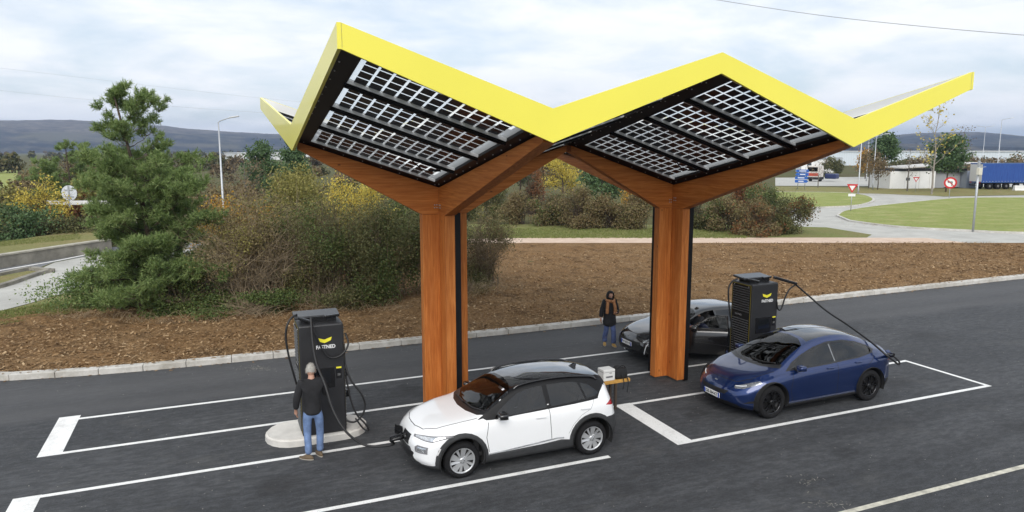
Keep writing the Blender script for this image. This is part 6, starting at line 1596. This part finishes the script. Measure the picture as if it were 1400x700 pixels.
def tree(name, label, pos, h, mat, n, size, seed, bark=BARK, first=.3, spread=.33, k=10, gen=2, puff=.35, group=None, trunk=None, cat='tree', density=None):
    o = thing(name, label, cat, (pos[0], pos[1], 0), 0, group); S, tips = limbs(h, trunk or h * .02, seed, first, k, spread, gen)
    V, F = tubes_np(S, 5); link('trunk', mesh_np('trunk', V, F, bark, True), o)
    if n:
        r = np.random.default_rng(seed + 3); C = tips[r.integers(0, len(tips), n)] + r.normal(size=(n, 3)) * puff * np.array([1, 1, .7]); leaf_cloud('crown', C, size, mat, o, seed=seed)
    return o
# leaf colours
L_PINE = leaf_mat('pine_needles', [(.085, .14, .05), (.16, .24, .08), (.255, .34, .12), (.34, .41, .175)], .5, .36, .9)
L_BROWN = leaf_mat('brown_leaf', [(.13, .10, .05), (.18, .14, .068), (.22, .175, .085), (.28, .23, .12)], .8, .15, .8)
L_DARK = leaf_mat('dark_leaf', [(.055, .066, .026), (.09, .10, .038), (.13, .13, .052), (.17, .16, .07)], .7, .15, .9)
L_GREEN = leaf_mat('bramble_leaf', [(.035, .065, .018), (.07, .11, .032), (.115, .155, .045), (.165, .185, .065)], .6, .2, .9)
L_OLIVE = leaf_mat('olive_leaf', [(.12, .12, .03), (.19, .18, .05), (.26, .24, .07), (.32, .28, .10)], .7, .2, .7)
L_YEL = leaf_mat('yellow_leaf', [(.38, .28, .05), (.54, .42, .07), (.66, .54, .12), (.46, .43, .10)], .7, .3, .9)
L_ORA = leaf_mat('orange_leaf', [(.30, .12, .025), (.46, .22, .035), (.55, .34, .05), (.38, .26, .06)], .7, .3, .9)
L_HEDGE = leaf_mat('hedge_leaf', [(.12, .085, .045), (.165, .115, .06), (.16, .145, .06), (.22, .16, .088), (.14, .14, .05)], .8, .15, .5)
L_RUST = leaf_mat('rust_leaf', [(.13, .05, .025), (.20, .085, .035), (.27, .13, .05)], .8, .2, .8)
L_TAN = leaf_mat('tan_leaf', [(.13, .095, .055), (.20, .15, .085), (.26, .20, .12)], .8, .2, .8)
L_CON = leaf_mat('conifer_leaf', [(.045, .085, .036), (.08, .135, .055), (.125, .19, .08)], .6, .15, .9)

# ---------------------------------------------------------------- the big pine
def pine(pos, H, prof, seed, label, tufts, nl=.16, whorl=.34, nb=7, stem=.13, lean=0):
    o = thing('pine_tree', label, 'tree', (pos[0], pos[1], 0), 0, 'pine trees'); r = np.random.default_rng(seed); S = []; T = []
    u = np.linspace(0, 1, 14)[:, None]; S.append((np.concatenate([.06 * np.sin(u * 5) + lean * u * u, .08 * np.cos(u * 4) - .08, u * H * .985], 1), stem * (1 - .88 * u[:, 0]) + .012))
    rad = pchip(prof); z = .15
    while z < H - .15:
        R0 = float(rad(z)); k = nb if z < H * .62 else nb - 2
        for i in range(k):
            a = r.uniform(0, 6.28); L = R0 * (1 - (.24 if lean else 0) * max(0, -math.cos(a))) * r.uniform(.55, 1.08) * (1 if z < H * .62 else r.choice([.55, 1.15, .85])); rise = .22 + .65 * (z / H) ** 2 + r.uniform(-.12, .2)
            uu = np.linspace(0, 1, 8)[:, None]; d = np.array([math.cos(a), math.sin(a), 0]); m = d * L * uu + np.array([0, 0, 1]) * (rise * L * uu ** 1.6) + np.array([lean * (z / H) ** 2, 0, z]) + r.normal(size=(8, 3)) * .03 * L * uu
            S.append((m, np.maximum(.006, .03 * L / 2.5 * (1 - .9 * uu[:, 0])))); 
            def clump(c, rad_, k_):
                for _ in range(k_):
                    v = r.normal(size=3); v /= np.linalg.norm(v); t = c + v * rad_ * r.random() ** .5 * np.array([1, 1, .75]); dd = v * .6 + np.array([0, 0, .65]) + d * .25; T.append((t, dd / np.linalg.norm(dd)))
            low = z < H * .62
            nb2 = max(2, int(tufts * (.25 + L * .32) * (1 if low else .6)))
            for _ in range(nb2):
                q = 1 - r.random() ** 1.3 * (.8 if low else .55); j = min(6, int(q * 7)); p = m[j] + (m[j + 1] - m[j]) * (q * 7 - j)
                sd_ = np.array([-d[1], d[0], 0]) * r.choice([-1, 1]); e = p + (d * r.uniform(.1, .6) + sd_ * r.uniform(.1, .8) + np.array([0, 0, r.uniform(.05, .75)])) * L * .30 * (1.35 - q * .7)
                S.append((np.stack([p, (p + e) / 2 + [0, 0, -.02], e]), [.012, .009, .005])); clump(e, r.uniform(.16, .30) * (1 if low else .8), r.integers(7, 13))
            clump(m[-1], .2, 9)
        z += whorl * r.uniform(.8, 1.2) * (1 + .25 * (z > H * .68))
    for _ in range(26):
        zz = H - abs(r.normal()) * .28; T.append((np.array([lean + r.normal() * .07, r.normal() * .07, zz]), np.array([r.normal() * .3, r.normal() * .3, 1.])))
    V, F = tubes_np(S, 5); link('trunk', mesh_np('trunk', V, F, BARK, True), o)
    C0 = np.array([t[0] for t in T]); D = np.array([t[1] for t in T]); K = 16; n = len(C0) * K
    C = np.repeat(C0, K, 0) + np.repeat(D, K, 0) * r.uniform(-.09, .09, (n, 1)); d = np.repeat(D, K, 0) * .75 + r.normal(size=(n, 3)) * .62; d /= np.linalg.norm(d, axis=1)[:, None]
    s = np.cross(d, r.normal(size=(n, 3))); s /= np.linalg.norm(s, axis=1)[:, None]; s *= .0125 * nl / .16; L = (nl * r.uniform(.6, 1.15, n))[:, None]
    V = np.stack([C - s, C + s, C + d * L], 1).reshape(-1, 3); me = mesh_np('needles', V, np.arange(3 * n).reshape(-1, 3), L_PINE); link('needles', me, o); return o
pb = at(212, 424)
pine((pb.x, pb.y), 7.85, [(0, 2.7), (.6, 2.9), (1.5, 2.7), (2.5, 2.5), (3.5, 2.35), (4.4, 2.2), (5.0, 1.7), (5.6, 1.25), (6.3, 1.15), (7.0, 1.0), (7.5, .55), (7.85, .1)], 11, 'tall dense green pine standing at the left edge of the mulch bed', 12, .16, .34, 8, lean=-.72)
q = on(100, 300, 70)
pine(q, 6.6, [(0, 2.4), (1.5, 2.9), (3, 2.8), (4.5, 2.3), (5.6, 1.3), (6.6, .1)], 12, 'smaller green pine behind the height bar, left of the tall pine', 6, .24, .5, 6)

# ---------------------------------------------------------------- near bushes along the mulch
def G(u, v): return at(u, v)
bush('brown_bush', 'large twiggy brown bush fanning out right of the tall pine', 'bush', G(348, 420), 2.6, 2.0, 4.35, L_BROWN, 13000, .064, TWIG, 14, 150, 21, .2, .5, 9, .019, None, (L_OLIVE, 4000, .065, .45))
bush('brown_bush', 'dark brown bush with few leaves behind the left charger', 'bush', G(448, 415), 2.5, 1.8, 4.2, L_DARK, 19000, .066, TWIGM, 13, 90, 22, .1, .4, 8, .018, None, (L_GREEN, 6000, .07, .42))
bush('dark_bush', 'dense dark green bush just left of the left wooden column', 'bush', G(528, 412), 2.1, 1.8, 4.0, L_DARK, 22000, .07, TWIGM, 12, 60, 23, .08, .3, 6, .018, None, (L_GREEN, 9000, .075, .4))
bush('dark_bush', 'dark bush partly hidden behind the left wooden column', 'bush', G(600, 405), 1.9, 1.6, 3.9, L_DARK, 18000, .07, TWIGM, 11, 80, 24, .08, .3, 6)
bush('brown_bush', 'round grey-brown bush at the right end of the thicket, right of the left column', 'bush', G(660, 393), 1.9, 1.6, 3.3, L_DARK, 15000, .065, TWIGM, 12, 90, 25, .06, .33, 8, .016, None, (L_BROWN, 4500, .07, .42))
bush('evergreen_bush', 'low dark evergreen skirt below the tall pine', 'bush', G(160, 420), 2.7, 1.5, 2.3, L_PINE, 16000, .085, TWIGD, 10, 25, 26, .06, .25, 5)
bush('evergreen_bush', 'low pine sapling skirt on the right of the tall pine foot', 'bush', G(245, 414), 1.8, 1.5, 1.9, L_PINE, 9000, .085, TWIGD, 10, 20, 126, .06, .25, 5)
bush('bramble', 'low green bramble patch between the pine and the brown bush', 'bramble', G(255, 428), 2.2, 1.2, 1.7, L_GREEN, 10000, .075, TWIG, 10, 70, 27, .05, .3, 6, .01)
bush('bramble', 'green bramble trailing on the mulch below the brown bush', 'bramble', G(345, 434), 2.1, .9, .95, L_GREEN, 6500, .07, TWIG, 10, 80, 28, .05, .3, 6, .009)
bush('bramble', 'dark bramble at the foot of the bushes behind the left charger', 'bramble', G(455, 425), 2.1, .9, 1.1, L_DARK, 6000, .07, TWIG, 10, 60, 29, .05, .3, 6, .009)
bush('bramble', 'dry pale bramble right of the left column foot', 'bramble', G(640, 404), 1.7, .8, .8, L_BROWN, 2500, .06, TWIG, 9, 90, 30, .05, .4, 7, .009)
bush('brown_bush', 'tan twiggy shrub filling the gap between the two brown bushes', 'bush', G(402, 408), 2.2, 1.7, 4.0, L_TAN, 9000, .065, TWIG, 12, 90, 131, .15, .42, 9, .017, None, (L_OLIVE, 6000, .065, .4))
bush('olive_bush', 'olive shrub in the thicket between the dark brown and dark green bushes', 'bush', G(492, 405), 2.0, 1.6, 4.1, L_OLIVE, 7000, .07, TWIGM, 12, 90, 132, .12, .4, 9, .018)
bush('brown_bush', 'dark brown shrub behind the pine and the brown bush', 'bush', on(300, 0, 31), 2.4, 2, 3.2, L_DARK, 8000, .09, TWIGD, 12, 40, 31, .1, .3)
# dead stalks and dry grass where the mulch meets the bushes
S = []; r = np.random.default_rng(5)
for _ in range(700):
    u_ = r.choice([r.uniform(190, 420), r.uniform(420, 560), r.uniform(625, 720), r.uniform(70, 200)]); v_ = np.interp(u_, [70, 200, 300, 430, 560, 625, 720], [440, 446, 446, 434, 428, 416, 398]) - abs(r.normal()) * 6
    p = at(u_, v_); L = r.uniform(.2, .8); a = r.uniform(0, 6.28); t = np.linspace(0, 1, 5)[:, None]; b0 = np.array([p.x, p.y, .05])
    S.append((b0 + np.array([math.cos(a), math.sin(a), 0]) * L * t * r.uniform(.4, 1.2) + np.array([0, 0, 1]) * L * (t - .7 * t * t) * r.uniform(.5, 1.6), .007 * (1 - .7 * t[:, 0])))
V, F = tubes_np(S, 3); tag(link('dry_stalks', mesh_np('dry_stalks', V, F, M('straw', (.30, .22, .13), .9, var=.3))), kind='stuff')
# shrubs further back on the left
bush('orange_shrub', 'orange-yellow leaved shrub at the foot of the street lamp', 'bush', on(300, 0, 40), 2.4, 1.6, 3.5, L_ORA, 7500, .11, TWIGD, 10, 40, 32, .35, .5, 6)
bush('olive_bush', 'big rounded olive-green bush behind the thicket, left of the yellow shrub', 'bush', on(408, 0, 50), 3.3, 3, 5.0, L_OLIVE, 12000, .14, TWIGD, 16, 40, 33, .1, .25, 6)
bush('yellow_shrub', 'bright yellow shrub glowing behind the bushes below the canopy', 'bush', on(482, 0, 42), 2.2, 1.8, 4.4, L_YEL, 9000, .105, TWIGD, 12, 50, 34, .3, .5, 8)
bush('olive_bush', 'smaller green-brown bush between the yellow shrub and the left column', 'bush', on(545, 0, 45), 2.2, 1.8, 3.9, L_GREEN, 5500, .13, TWIGD, 12, 30, 35, .1, .3)
bush('yellow_shrub', 'yellow-leaved shrub at the far left beside the retaining wall', 'bush', on(28, 0, 58), 2.4, 2, 4.3, L_YEL, 5000, .13, TWIGD, 10, 50, 36, .35, .55, 8)
bush('dark_bush', 'dark green hedge bush above the retaining wall at the left edge', 'bush', on(-8, 0, 53), 3.2, 1.6, 2.6, L_CON, 6000, .15, TWIGD, 12, 20, 37, .08, .25)
bush('dark_bush', 'brown-green bush above the retaining wall under the height bar', 'bush', on(72, 0, 54), 3.0, 1.8, 1.75, L_DARK, 6500, .14, TWIGD, 12, 40, 38, .08, .3)
bush('brown_bush', 'tall russet bush behind the yellow shrub on the far left', 'bush', on(68, 0, 75), 4.0, 3, 5.4, L_BROWN, 7000, .2, TWIGD, 12, 60, 39, .1, .35, 7, .03)
bush('brown_bush', 'red-brown bush below the white height bar', 'bush', on(95, 0, 67), 2.6, 2, 3.0, L_RUST, 2500, .15, TWIGD, 9, 70, 40, .2, .45, 8)
tree('dark_conifer', 'slim dark evergreen right of the street lamp', on(347, 0, 72), 6.0, L_CON, 5000, .22, 41, BARK, .15, .26, 12, 2, .35)
tree('dark_conifer', 'dark evergreen at the left tip of the canopy', on(392, 0, 85), 6.6, L_CON, 5000, .26, 42, BARK, .15, .24, 12, 2, .4)
tree('bare_tree', 'grey leafless tree between the street lamp and the slim evergreen', on(322, 0, 66), 4.8, L_TAN, 500, .15, 43, TWIGG, .15, .38, 12, 3, .2)
# hedge beyond the path
hx = [(630, 60), (672, 62), (712, 57), (752, 56), (795, 54), (838, 54), (880, 54)]
hl = ['leftmost bush of the bramble hedge, green-tinged, right of the left column', 'second bush of the hedge beyond the path, mixed green and brown', 'tall middle hedge bush below the brown round shrub', 'hedge bush with yellow-green sprigs below the yellow tree', 'purple-brown hedge bush beyond the path between the two columns', 'brown hedge bush beyond the path left of the right column', 'reddish hedge bush touching the right wooden column']
for i, ((u_, d_), lb) in enumerate(zip(hx, hl)):
    bush('hedge_bush', lb, 'bush', on(u_, 0, d_), 2.0, 1.6, 2.85 + .3 * math.sin(i * 2.1), L_HEDGE if i not in (0, 1) else L_DARK, 7500, .13, TWIGD, 13, 40, 50 + i, .06, .22, 6, .018, 'hedge bushes beyond the sand path', ((L_GREEN, 1200, .13, .6) if i in (0, 1, 3) else (L_BROWN, 1800, .12, .55)))
for i, (u_, d_, rx, h, mt, ex, lb) in enumerate([(965, 55, 1.9, 2.9, L_DARK, L_BROWN, 'grey-green bush just right of the right wooden column'), (1008, 54, 2.0, 2.8, L_HEDGE, L_GREEN, 'brown bush in the middle of the clump right of the right column'), (1060, 56, 2.2, 3.6, L_GREEN, L_DARK, 'dark green taller bush under the canopy beam end'), (1050, 52, 2.0, 2.6, L_HEDGE, L_RUST, 'low red-brown bush in front of the dark green one'), (1092, 54, 2.0, 3.3, L_DARK, L_RUST, 'bush with orange-red leaves beside the roundabout road'), (1030, 60, 2.2, 3.5, L_RUST, L_BROWN, 'rust coloured bush peeking over the clump below the beam')]):
    bush('roadside_bush', lb, 'bush', on(u_, 0, d_), rx, 1.7, h, mt, 8000, .12, TWIGD, 13, 45, 70 + i, .05, .25, 6, .018, 'bushes right of the right column', (ex, 1600, .12, .52))
tree('autumn_tree', 'yellow-leaved tree seen under the canopy between the columns', on(772, 0, 78), 6.6, L_YEL, 5200, .18, 81, BARK, .15, .27, 11, 2, .45)
tree('autumn_tree', 'tan-leaved tree just left of the yellow tree', on(745, 0, 84), 6.6, L_TAN, 3000, .26, 82, BARK, .15, .25, 11, 2, .45)
tree('evergreen_tree', 'dark green pine right of the yellow tree under the canopy', on(828, 0, 70), 5.2, L_CON, 5500, .24, 83, BARK, .12, .33, 11, 2, .42)
tree('evergreen_tree', 'green pine behind the hedge near the left beam', on(655, 0, 84), 6.3, L_CON, 5500, .26, 84, BARK, .12, .32, 11, 2, .45)
bush('brown_bush', 'round brown shrub on the hedge between green pine and yellow tree', 'bush', on(728, 0, 66), 1.6, 1.5, 4.3, L_RUST, 2600, .13, TWIGD, 9, 70, 85, .35, .5, 8)
tree('evergreen_tree', 'second green pine between the tan tree and the left beam', on(712, 0, 92), 6.4, L_CON, 5000, .28, 86, BARK, .12, .32, 11, 2, .45)
bush('orange_shrub', 'small orange shrub peeping below the right module beam', 'bush', on(872, 0, 66), 1.8, 1.5, 3.8, L_ORA, 1800, .16, TWIGD, 9, 30, 87, .3, .45)
bush('olive_bush', 'pale green sprig bush growing out of the hedge top', 'bush', on(795, 0, 55), .9, .8, 3.3, L_OLIVE, 900, .13, TWIGG, 6, 50, 88, .4, .5, 6)
# right-hand trees
tree('evergreen_tree', 'slim umbrella-shaped pine left of the white service block', on(1226, 0, 128), 7.6, L_CON, 4500, .34, 91, BARK, .45, .26, 9, 2, .5)
tree('bare_tree', 'round brown leafless tree beside the middle lamp post', on(1206, 0, 126), 5.2, L_TAN, 1100, .26, 92, TWIGG, .25, .34, 12, 3, .35)
tree('bare_tree', 'small brown tree under the slim pine left of the service block', on(1219, 0, 122), 4.4, L_TAN, 900, .26, 93, TWIGD, .25, .34, 10, 2, .35)
tree('pine_by_lorry', 'broad dark pine between the service block and the blue trailer', on(1316, 0, 120), 6.9, L_CON, 6000, .34, 94, BARK, .3, .32, 11, 2, .55, None, .14)
tree('birch_tree', 'tall birch with few yellow leaves rising above the service block', on(1296, 0, 112), 12.0, L_YEL, 300, .30, 95, M('pale_bark', (.26, .235, .20), .8, var=.3), .22, .20, 16, 3, .22, None, .15)
tree('thin_tree', 'thin leafless sapling before the white service block', on(1261, 0, 120), 6.2, L_TAN, 60, .2, 96, TWIGG, .3, .14, 9, 2, .2)
tree('bare_tree', 'small bare tree by the lorry park, left of the lamp posts', on(1134, 0, 125), 4.3, L_TAN, 120, .2, 97, TWIGG, .3, .34, 10, 3, .3)
tree('bare_tree', 'leafless tree behind the broad dark pine', on(1336, 0, 165), 10.2, L_TAN, 200, .26, 98, TWIGG, .25, .2, 12, 3, .4)
tree('autumn_tree', 'small golden tree left of the round bare tree', on(1200, 0, 170), 5.6, L_ORA, 1500, .4, 99, BARK, .2, .22, 9, 2, .5)
bush('dark_bush', 'dark round bush in front of the long warehouse', 'bush', on(1149, 0, 190), 4.2, 3, 4.4, L_DARK, 3000, .35, TWIGD, 10, 20, 100, .1, .2)
# rough scrub and far-off woods: nobody could count these
def scrub(name, n, u0, u1, d0, d1, hh, mats, leaf, per, seed, vmax=None):
    r = np.random.default_rng(seed); Cs = []; 
    for i in range(n):
        u_ = r.uniform(u0, u1); d_ = d0 * (d1 / d0) ** r.random(); p = on(u_, 0, d_); h = hh(d_, u_) * r.uniform(.7, 1.12); w = h * r.uniform(.55, .9)
        P = crown_pts(w, w, h, 6, per, seed * 1000 + i, .1, .25) + np.array(p); Cs.append((r.integers(0, len(mats)), P))
    o = thing_root = None
    for k, mt in enumerate(mats):
        P = [c for j, c in Cs if j == k]
        if P: tag(leaf_cloud(name, np.concatenate(P), leaf, mt, None, seed=seed + k), kind='stuff')
L_FAR = leaf_mat('far_wood', [(.07, .055, .035), (.115, .088, .055), (.15, .12, .07)], .9, 0, .05)
L_FARG = leaf_mat('far_wood_green', [(.05, .06, .028), (.085, .09, .04), (.14, .12, .05)], .9, 0, .05)
top = lambda v: (lambda d, u: max(2.0, CAM_H + (207 - v) / FPX * d))
scrub('scrub', 46, -60, 660, 60, 105, lambda d, u: max(2.2, CAM_H + (207 - 236) / FPX * d), [L_BROWN, L_DARK, L_TAN, L_OLIVE], .26, 700, 201)
scrub('distant_wood', 60, -80, 1000, 110, 200, lambda d, u: max(2.4, CAM_H + (207 - 222) / FPX * d), [L_FAR, L_FARG, L_TAN], .5, 420, 202)
scrub('distant_wood', 120, -120, 1060, 220, 480, lambda d, u: CAM_H + (207 - 213) / FPX * d + 1.0, [L_FAR, L_FARG], 1.0, 260, 203)
scrub('distant_wood', 70, 1195, 1600, 175, 290, lambda d, u: CAM_H + (207 - 214) / FPX * d + .6, [L_FAR, L_TAN, L_FARG], .6, 320, 204)
scrub('distant_wood', 160, -150, 1150, 600, 1500, lambda d, u: CAM_H + (207 - 206) / FPX * d * .6, [L_FAR, L_FARG], 2.2, 160, 205)
# tufts of grass along the verges
def tufts(name, pts, h, mat, seed, per=7, w=.012):
    r = np.random.default_rng(seed); C = np.repeat(np.array(pts), per, 0); n = len(C); C = C + np.concatenate([r.normal(size=(n, 2)) * .05, np.zeros((n, 1))], 1)
    a = r.uniform(0, 6.28, n); s = np.stack([np.cos(a), np.sin(a), np.zeros(n)], 1) * w; t = np.stack([r.normal(size=n) * .35, r.normal(size=n) * .35, np.ones(n)], 1) * (h * r.uniform(.4, 1.2, n))[:, None]
    V = np.stack([C - s, C + s, C + t], 1).reshape(-1, 3); tag(link(name, mesh_np(name, V, np.arange(3 * n).reshape(-1, 3), mat)), kind='stuff')
GR = leaf_mat('grass_blade', [(.12, .15, .04), (.20, .235, .07), (.30, .28, .13)], .8, .25, .5)
pts = []
for _ in range(3500): u_ = 620 + 400 * r.random(); v_ = r.uniform(313, 326); p = at(u_, v_); pts.append((p.x, p.y, .01))
for _ in range(2500): u_ = r.uniform(-20, 130); v_ = np.interp(u_, [-20, 130], [446, 420]) - r.uniform(-6, 14); p = at(u_, v_); pts.append((p.x, p.y, .01))
for _ in range(1500): u_ = r.uniform(-20, 110); p = at(u_, np.interp(u_, [-20, 110], [352, 338]) + r.uniform(-5, 3)); pts.append((p.x, p.y, .55))
tufts('grass', pts, .13, GR, 301, 7, .02)

# ================================================================ hills
def ridge(name, d0, d1, prof, mat, seed, us):
    fv = pchip(prof); rows = []; t = np.linspace(0, 1, 26); nu = 260; U = np.linspace(us[0], us[1], nu); V = []
    for i, u_ in enumerate(U):
        dr = ray(u_, 207); dr = Vector((dr.x, dr.y, 0)).normalized(); zt = CAM_H + (207 - float(fv(u_))) / FPX * d1
        for tt in t:
            d = d0 + (d1 - d0) * tt; s = tt * tt * (3 - 2 * tt); V.append((dr.x * d, dr.y * d, -2 + (zt + 2) * s))
        d = d1 * 1.15; V.append((dr.x * d, dr.y * d, -5))
    V = np.array(V); k = len(t) + 1
    rel = (vnoise(V[:, 0] + 9000, V[:, 1] + 3000, 420, seed) - .5) * 26 + (vnoise(V[:, 0] + 9000, V[:, 1] + 3000, 90, seed + 1) - .5) * 9
    m_ = np.tile(np.concatenate([np.sin(np.pi * np.minimum(1, t * .92)), [0]]), nu); V[:, 2] += rel * m_
    V[:, 2] += np.tile(np.concatenate([t > .95, [False]]), nu) * (vnoise(V[:, 0] + 9000, V[:, 1], 26, seed + 2) - .3) * 5
    ii = (np.arange(nu - 1)[:, None] * k + np.arange(k - 1)[None]).ravel()
    tag(link(name, mesh_np(name, V, np.stack([ii, ii + k, ii + k + 1, ii + 1], 1), mat, True)), kind='structure')
m, nt, b = nodes_of('hill_wood'); P = wpos(nt)
c = ramp(nt, noise(nt, .012, 8, .7, P), [(.38, (.010, .013, .014)), (.5, (.028, .029, .026)), (.62, (.10, .088, .065))])
c = mix(nt, ramp(nt, noise(nt, .0035, 4, .6, P), [(.52, (0, 0, 0)), (.60, (.8, .8, .8))]), c, (.12, .11, .07))
sz = nt.nodes.new('ShaderNodeSeparateXYZ'); nt.links.new(P, sz.inputs[0]); hz = math_(nt, 'ADD', sz.outputs['Z'], math_(nt, 'MULTIPLY', noise(nt, .006, 5, .6, P), 60))
c = mix(nt, ramp(nt, math_(nt, 'MULTIPLY', hz, .006), [(.55, (0, 0, 0)), (.68, (.75, .75, .75))]), c, ramp(nt, noise(nt, .03, 6, .7, P), [(.35, (.06, .052, .042)), (.6, (.20, .17, .135))]))
nt.links.new(c, b.inputs['Base Color']); b.inputs['Roughness'].default_value = 1; b.inputs['Specular IOR Level'].default_value = 0; bump(nt, b, noise(nt, .05, 6, .7, P), 1, 8); HILL = m
ridge('hills', 2300, 3600, [(-500, 178), (0, 174), (90, 172.5), (150, 174), (220, 177), (300, 182), (370, 184.5), (500, 188), (700, 190), (900, 192), (1100, 191), (1190, 190), (1250, 187.5), (1330, 187), (1400, 190.5), (1500, 194), (1900, 198)], HILL, 31, (-500, 1900))
ridge('foothills', 1700, 2300, [(900, 206), (1100, 201), (1200, 198), (1260, 199.5), (1330, 203), (1400, 205), (1700, 207)], HILL, 37, (900, 1700))

# ================================================================ air, sky, sun
me = bpy.data.meshes.new('haze'); bmh = bmesh.new(); bmesh.ops.create_cube(bmh, size=1)
for v in bmh.verts: v.co = Vector((1000 + v.co.x * 13000, 2000 + v.co.y * 8000, -6 + (v.co.z + .5) * 206))
bmh.to_mesh(me); bmh.free()
hm = bpy.data.materials.new('haze'); hm.use_nodes = True; nt = hm.node_tree
for n_ in list(nt.nodes):
    if n_.type == 'BSDF_PRINCIPLED': nt.nodes.remove(n_)
pv = nt.nodes.new('ShaderNodeVolumePrincipled'); pv.inputs['Color'].default_value = (.55, .70, 1.0, 1); pv.inputs['Density'].default_value = .00017; pv.inputs['Anisotropy'].default_value = .2
nt.links.new(pv.outputs[0], nt.nodes['Material Output'].inputs['Volume']); me.materials.append(hm)
HAZE = tag(link('haze', me), kind='stuff')

SUN_EL, SUN_AZ = R(38), R(205)                # azimuth from +Y towards +X: behind the camera, a little to its left
sun_d = bpy.data.lights.new('sun', 'SUN'); sun = bpy.data.objects.new('sun', sun_d); COL.objects.link(sun)
sun_d.energy = 1.5; sun_d.angle = R(45); sun_d.color = (1, .96, .90)
sd = Vector((math.sin(SUN_AZ) * math.cos(SUN_EL), math.cos(SUN_AZ) * math.cos(SUN_EL), math.sin(SUN_EL)))
sun.rotation_euler = sd.to_track_quat('Z', 'Y').to_euler()
w = bpy.data.worlds.new('World'); scene.world = w; w.use_nodes = True; nt = w.node_tree
bg = nt.nodes['Background']; sky = nt.nodes.new('ShaderNodeTexSky'); sky.sky_type = 'NISHITA'; sky.sun_disc = False
sky.sun_elevation = SUN_EL; sky.sun_rotation = SUN_AZ; sky.air_density = 1; sky.dust_density = 1.5
tc = nt.nodes.new('ShaderNodeTexCoord'); sp = nt.nodes.new('ShaderNodeSeparateXYZ'); nt.links.new(tc.outputs['Generated'], sp.inputs[0])
zz = math_(nt, 'ADD', math_(nt, 'MAXIMUM', sp.outputs['Z'], 0), .16)
cb = nt.nodes.new('ShaderNodeCombineXYZ'); nt.links.new(math_(nt, 'DIVIDE', sp.outputs['X'], zz), cb.inputs[0]); nt.links.new(math_(nt, 'DIVIDE', sp.outputs['Y'], zz), cb.inputs[1])
n1 = noise(nt, .85, 9, .56, cb.outputs[0], .5); n2 = noise(nt, 2.3, 7, .6, cb.outputs[0], .3)
cl = ramp(nt, math_(nt, 'ADD', math_(nt, 'MULTIPLY', n1, .8), math_(nt, 'MULTIPLY', n2, .2)), [(.40, (0, 0, 0)), (.56, (1, 1, 1))])
shade = ramp(nt, n2, [(.3, (8.2, 8.5, 8.85)), (.5, (8.95, 9.1, 9.3)), (.7, (9.5, 9.55, 9.6))])
skyc = mix(nt, .35, sky.outputs[0], (6.6, 8.1, 9.5))
cf = math_(nt, 'ADD', math_(nt, 'MULTIPLY', cl, .62), .33)
nt.links.new(mix(nt, cf, skyc, shade), bg.inputs['Color']); bg.inputs['Strength'].default_value = .073
vs = scene.view_settings; scene.display_settings.display_device = 'sRGB'
vs.view_transform = 'Standard'; vs.look = 'None'; vs.exposure = 0.82; vs.gamma = 1; vs.use_curve_mapping = False
cy = scene.cycles; cy.max_bounces = 8; cy.transparent_max_bounces = 24; cy.use_denoising = True; cy.sample_clamp_indirect = 6; cy.volume_bounces = 0; cy.caustics_reflective = False; cy.caustics_refractive = False
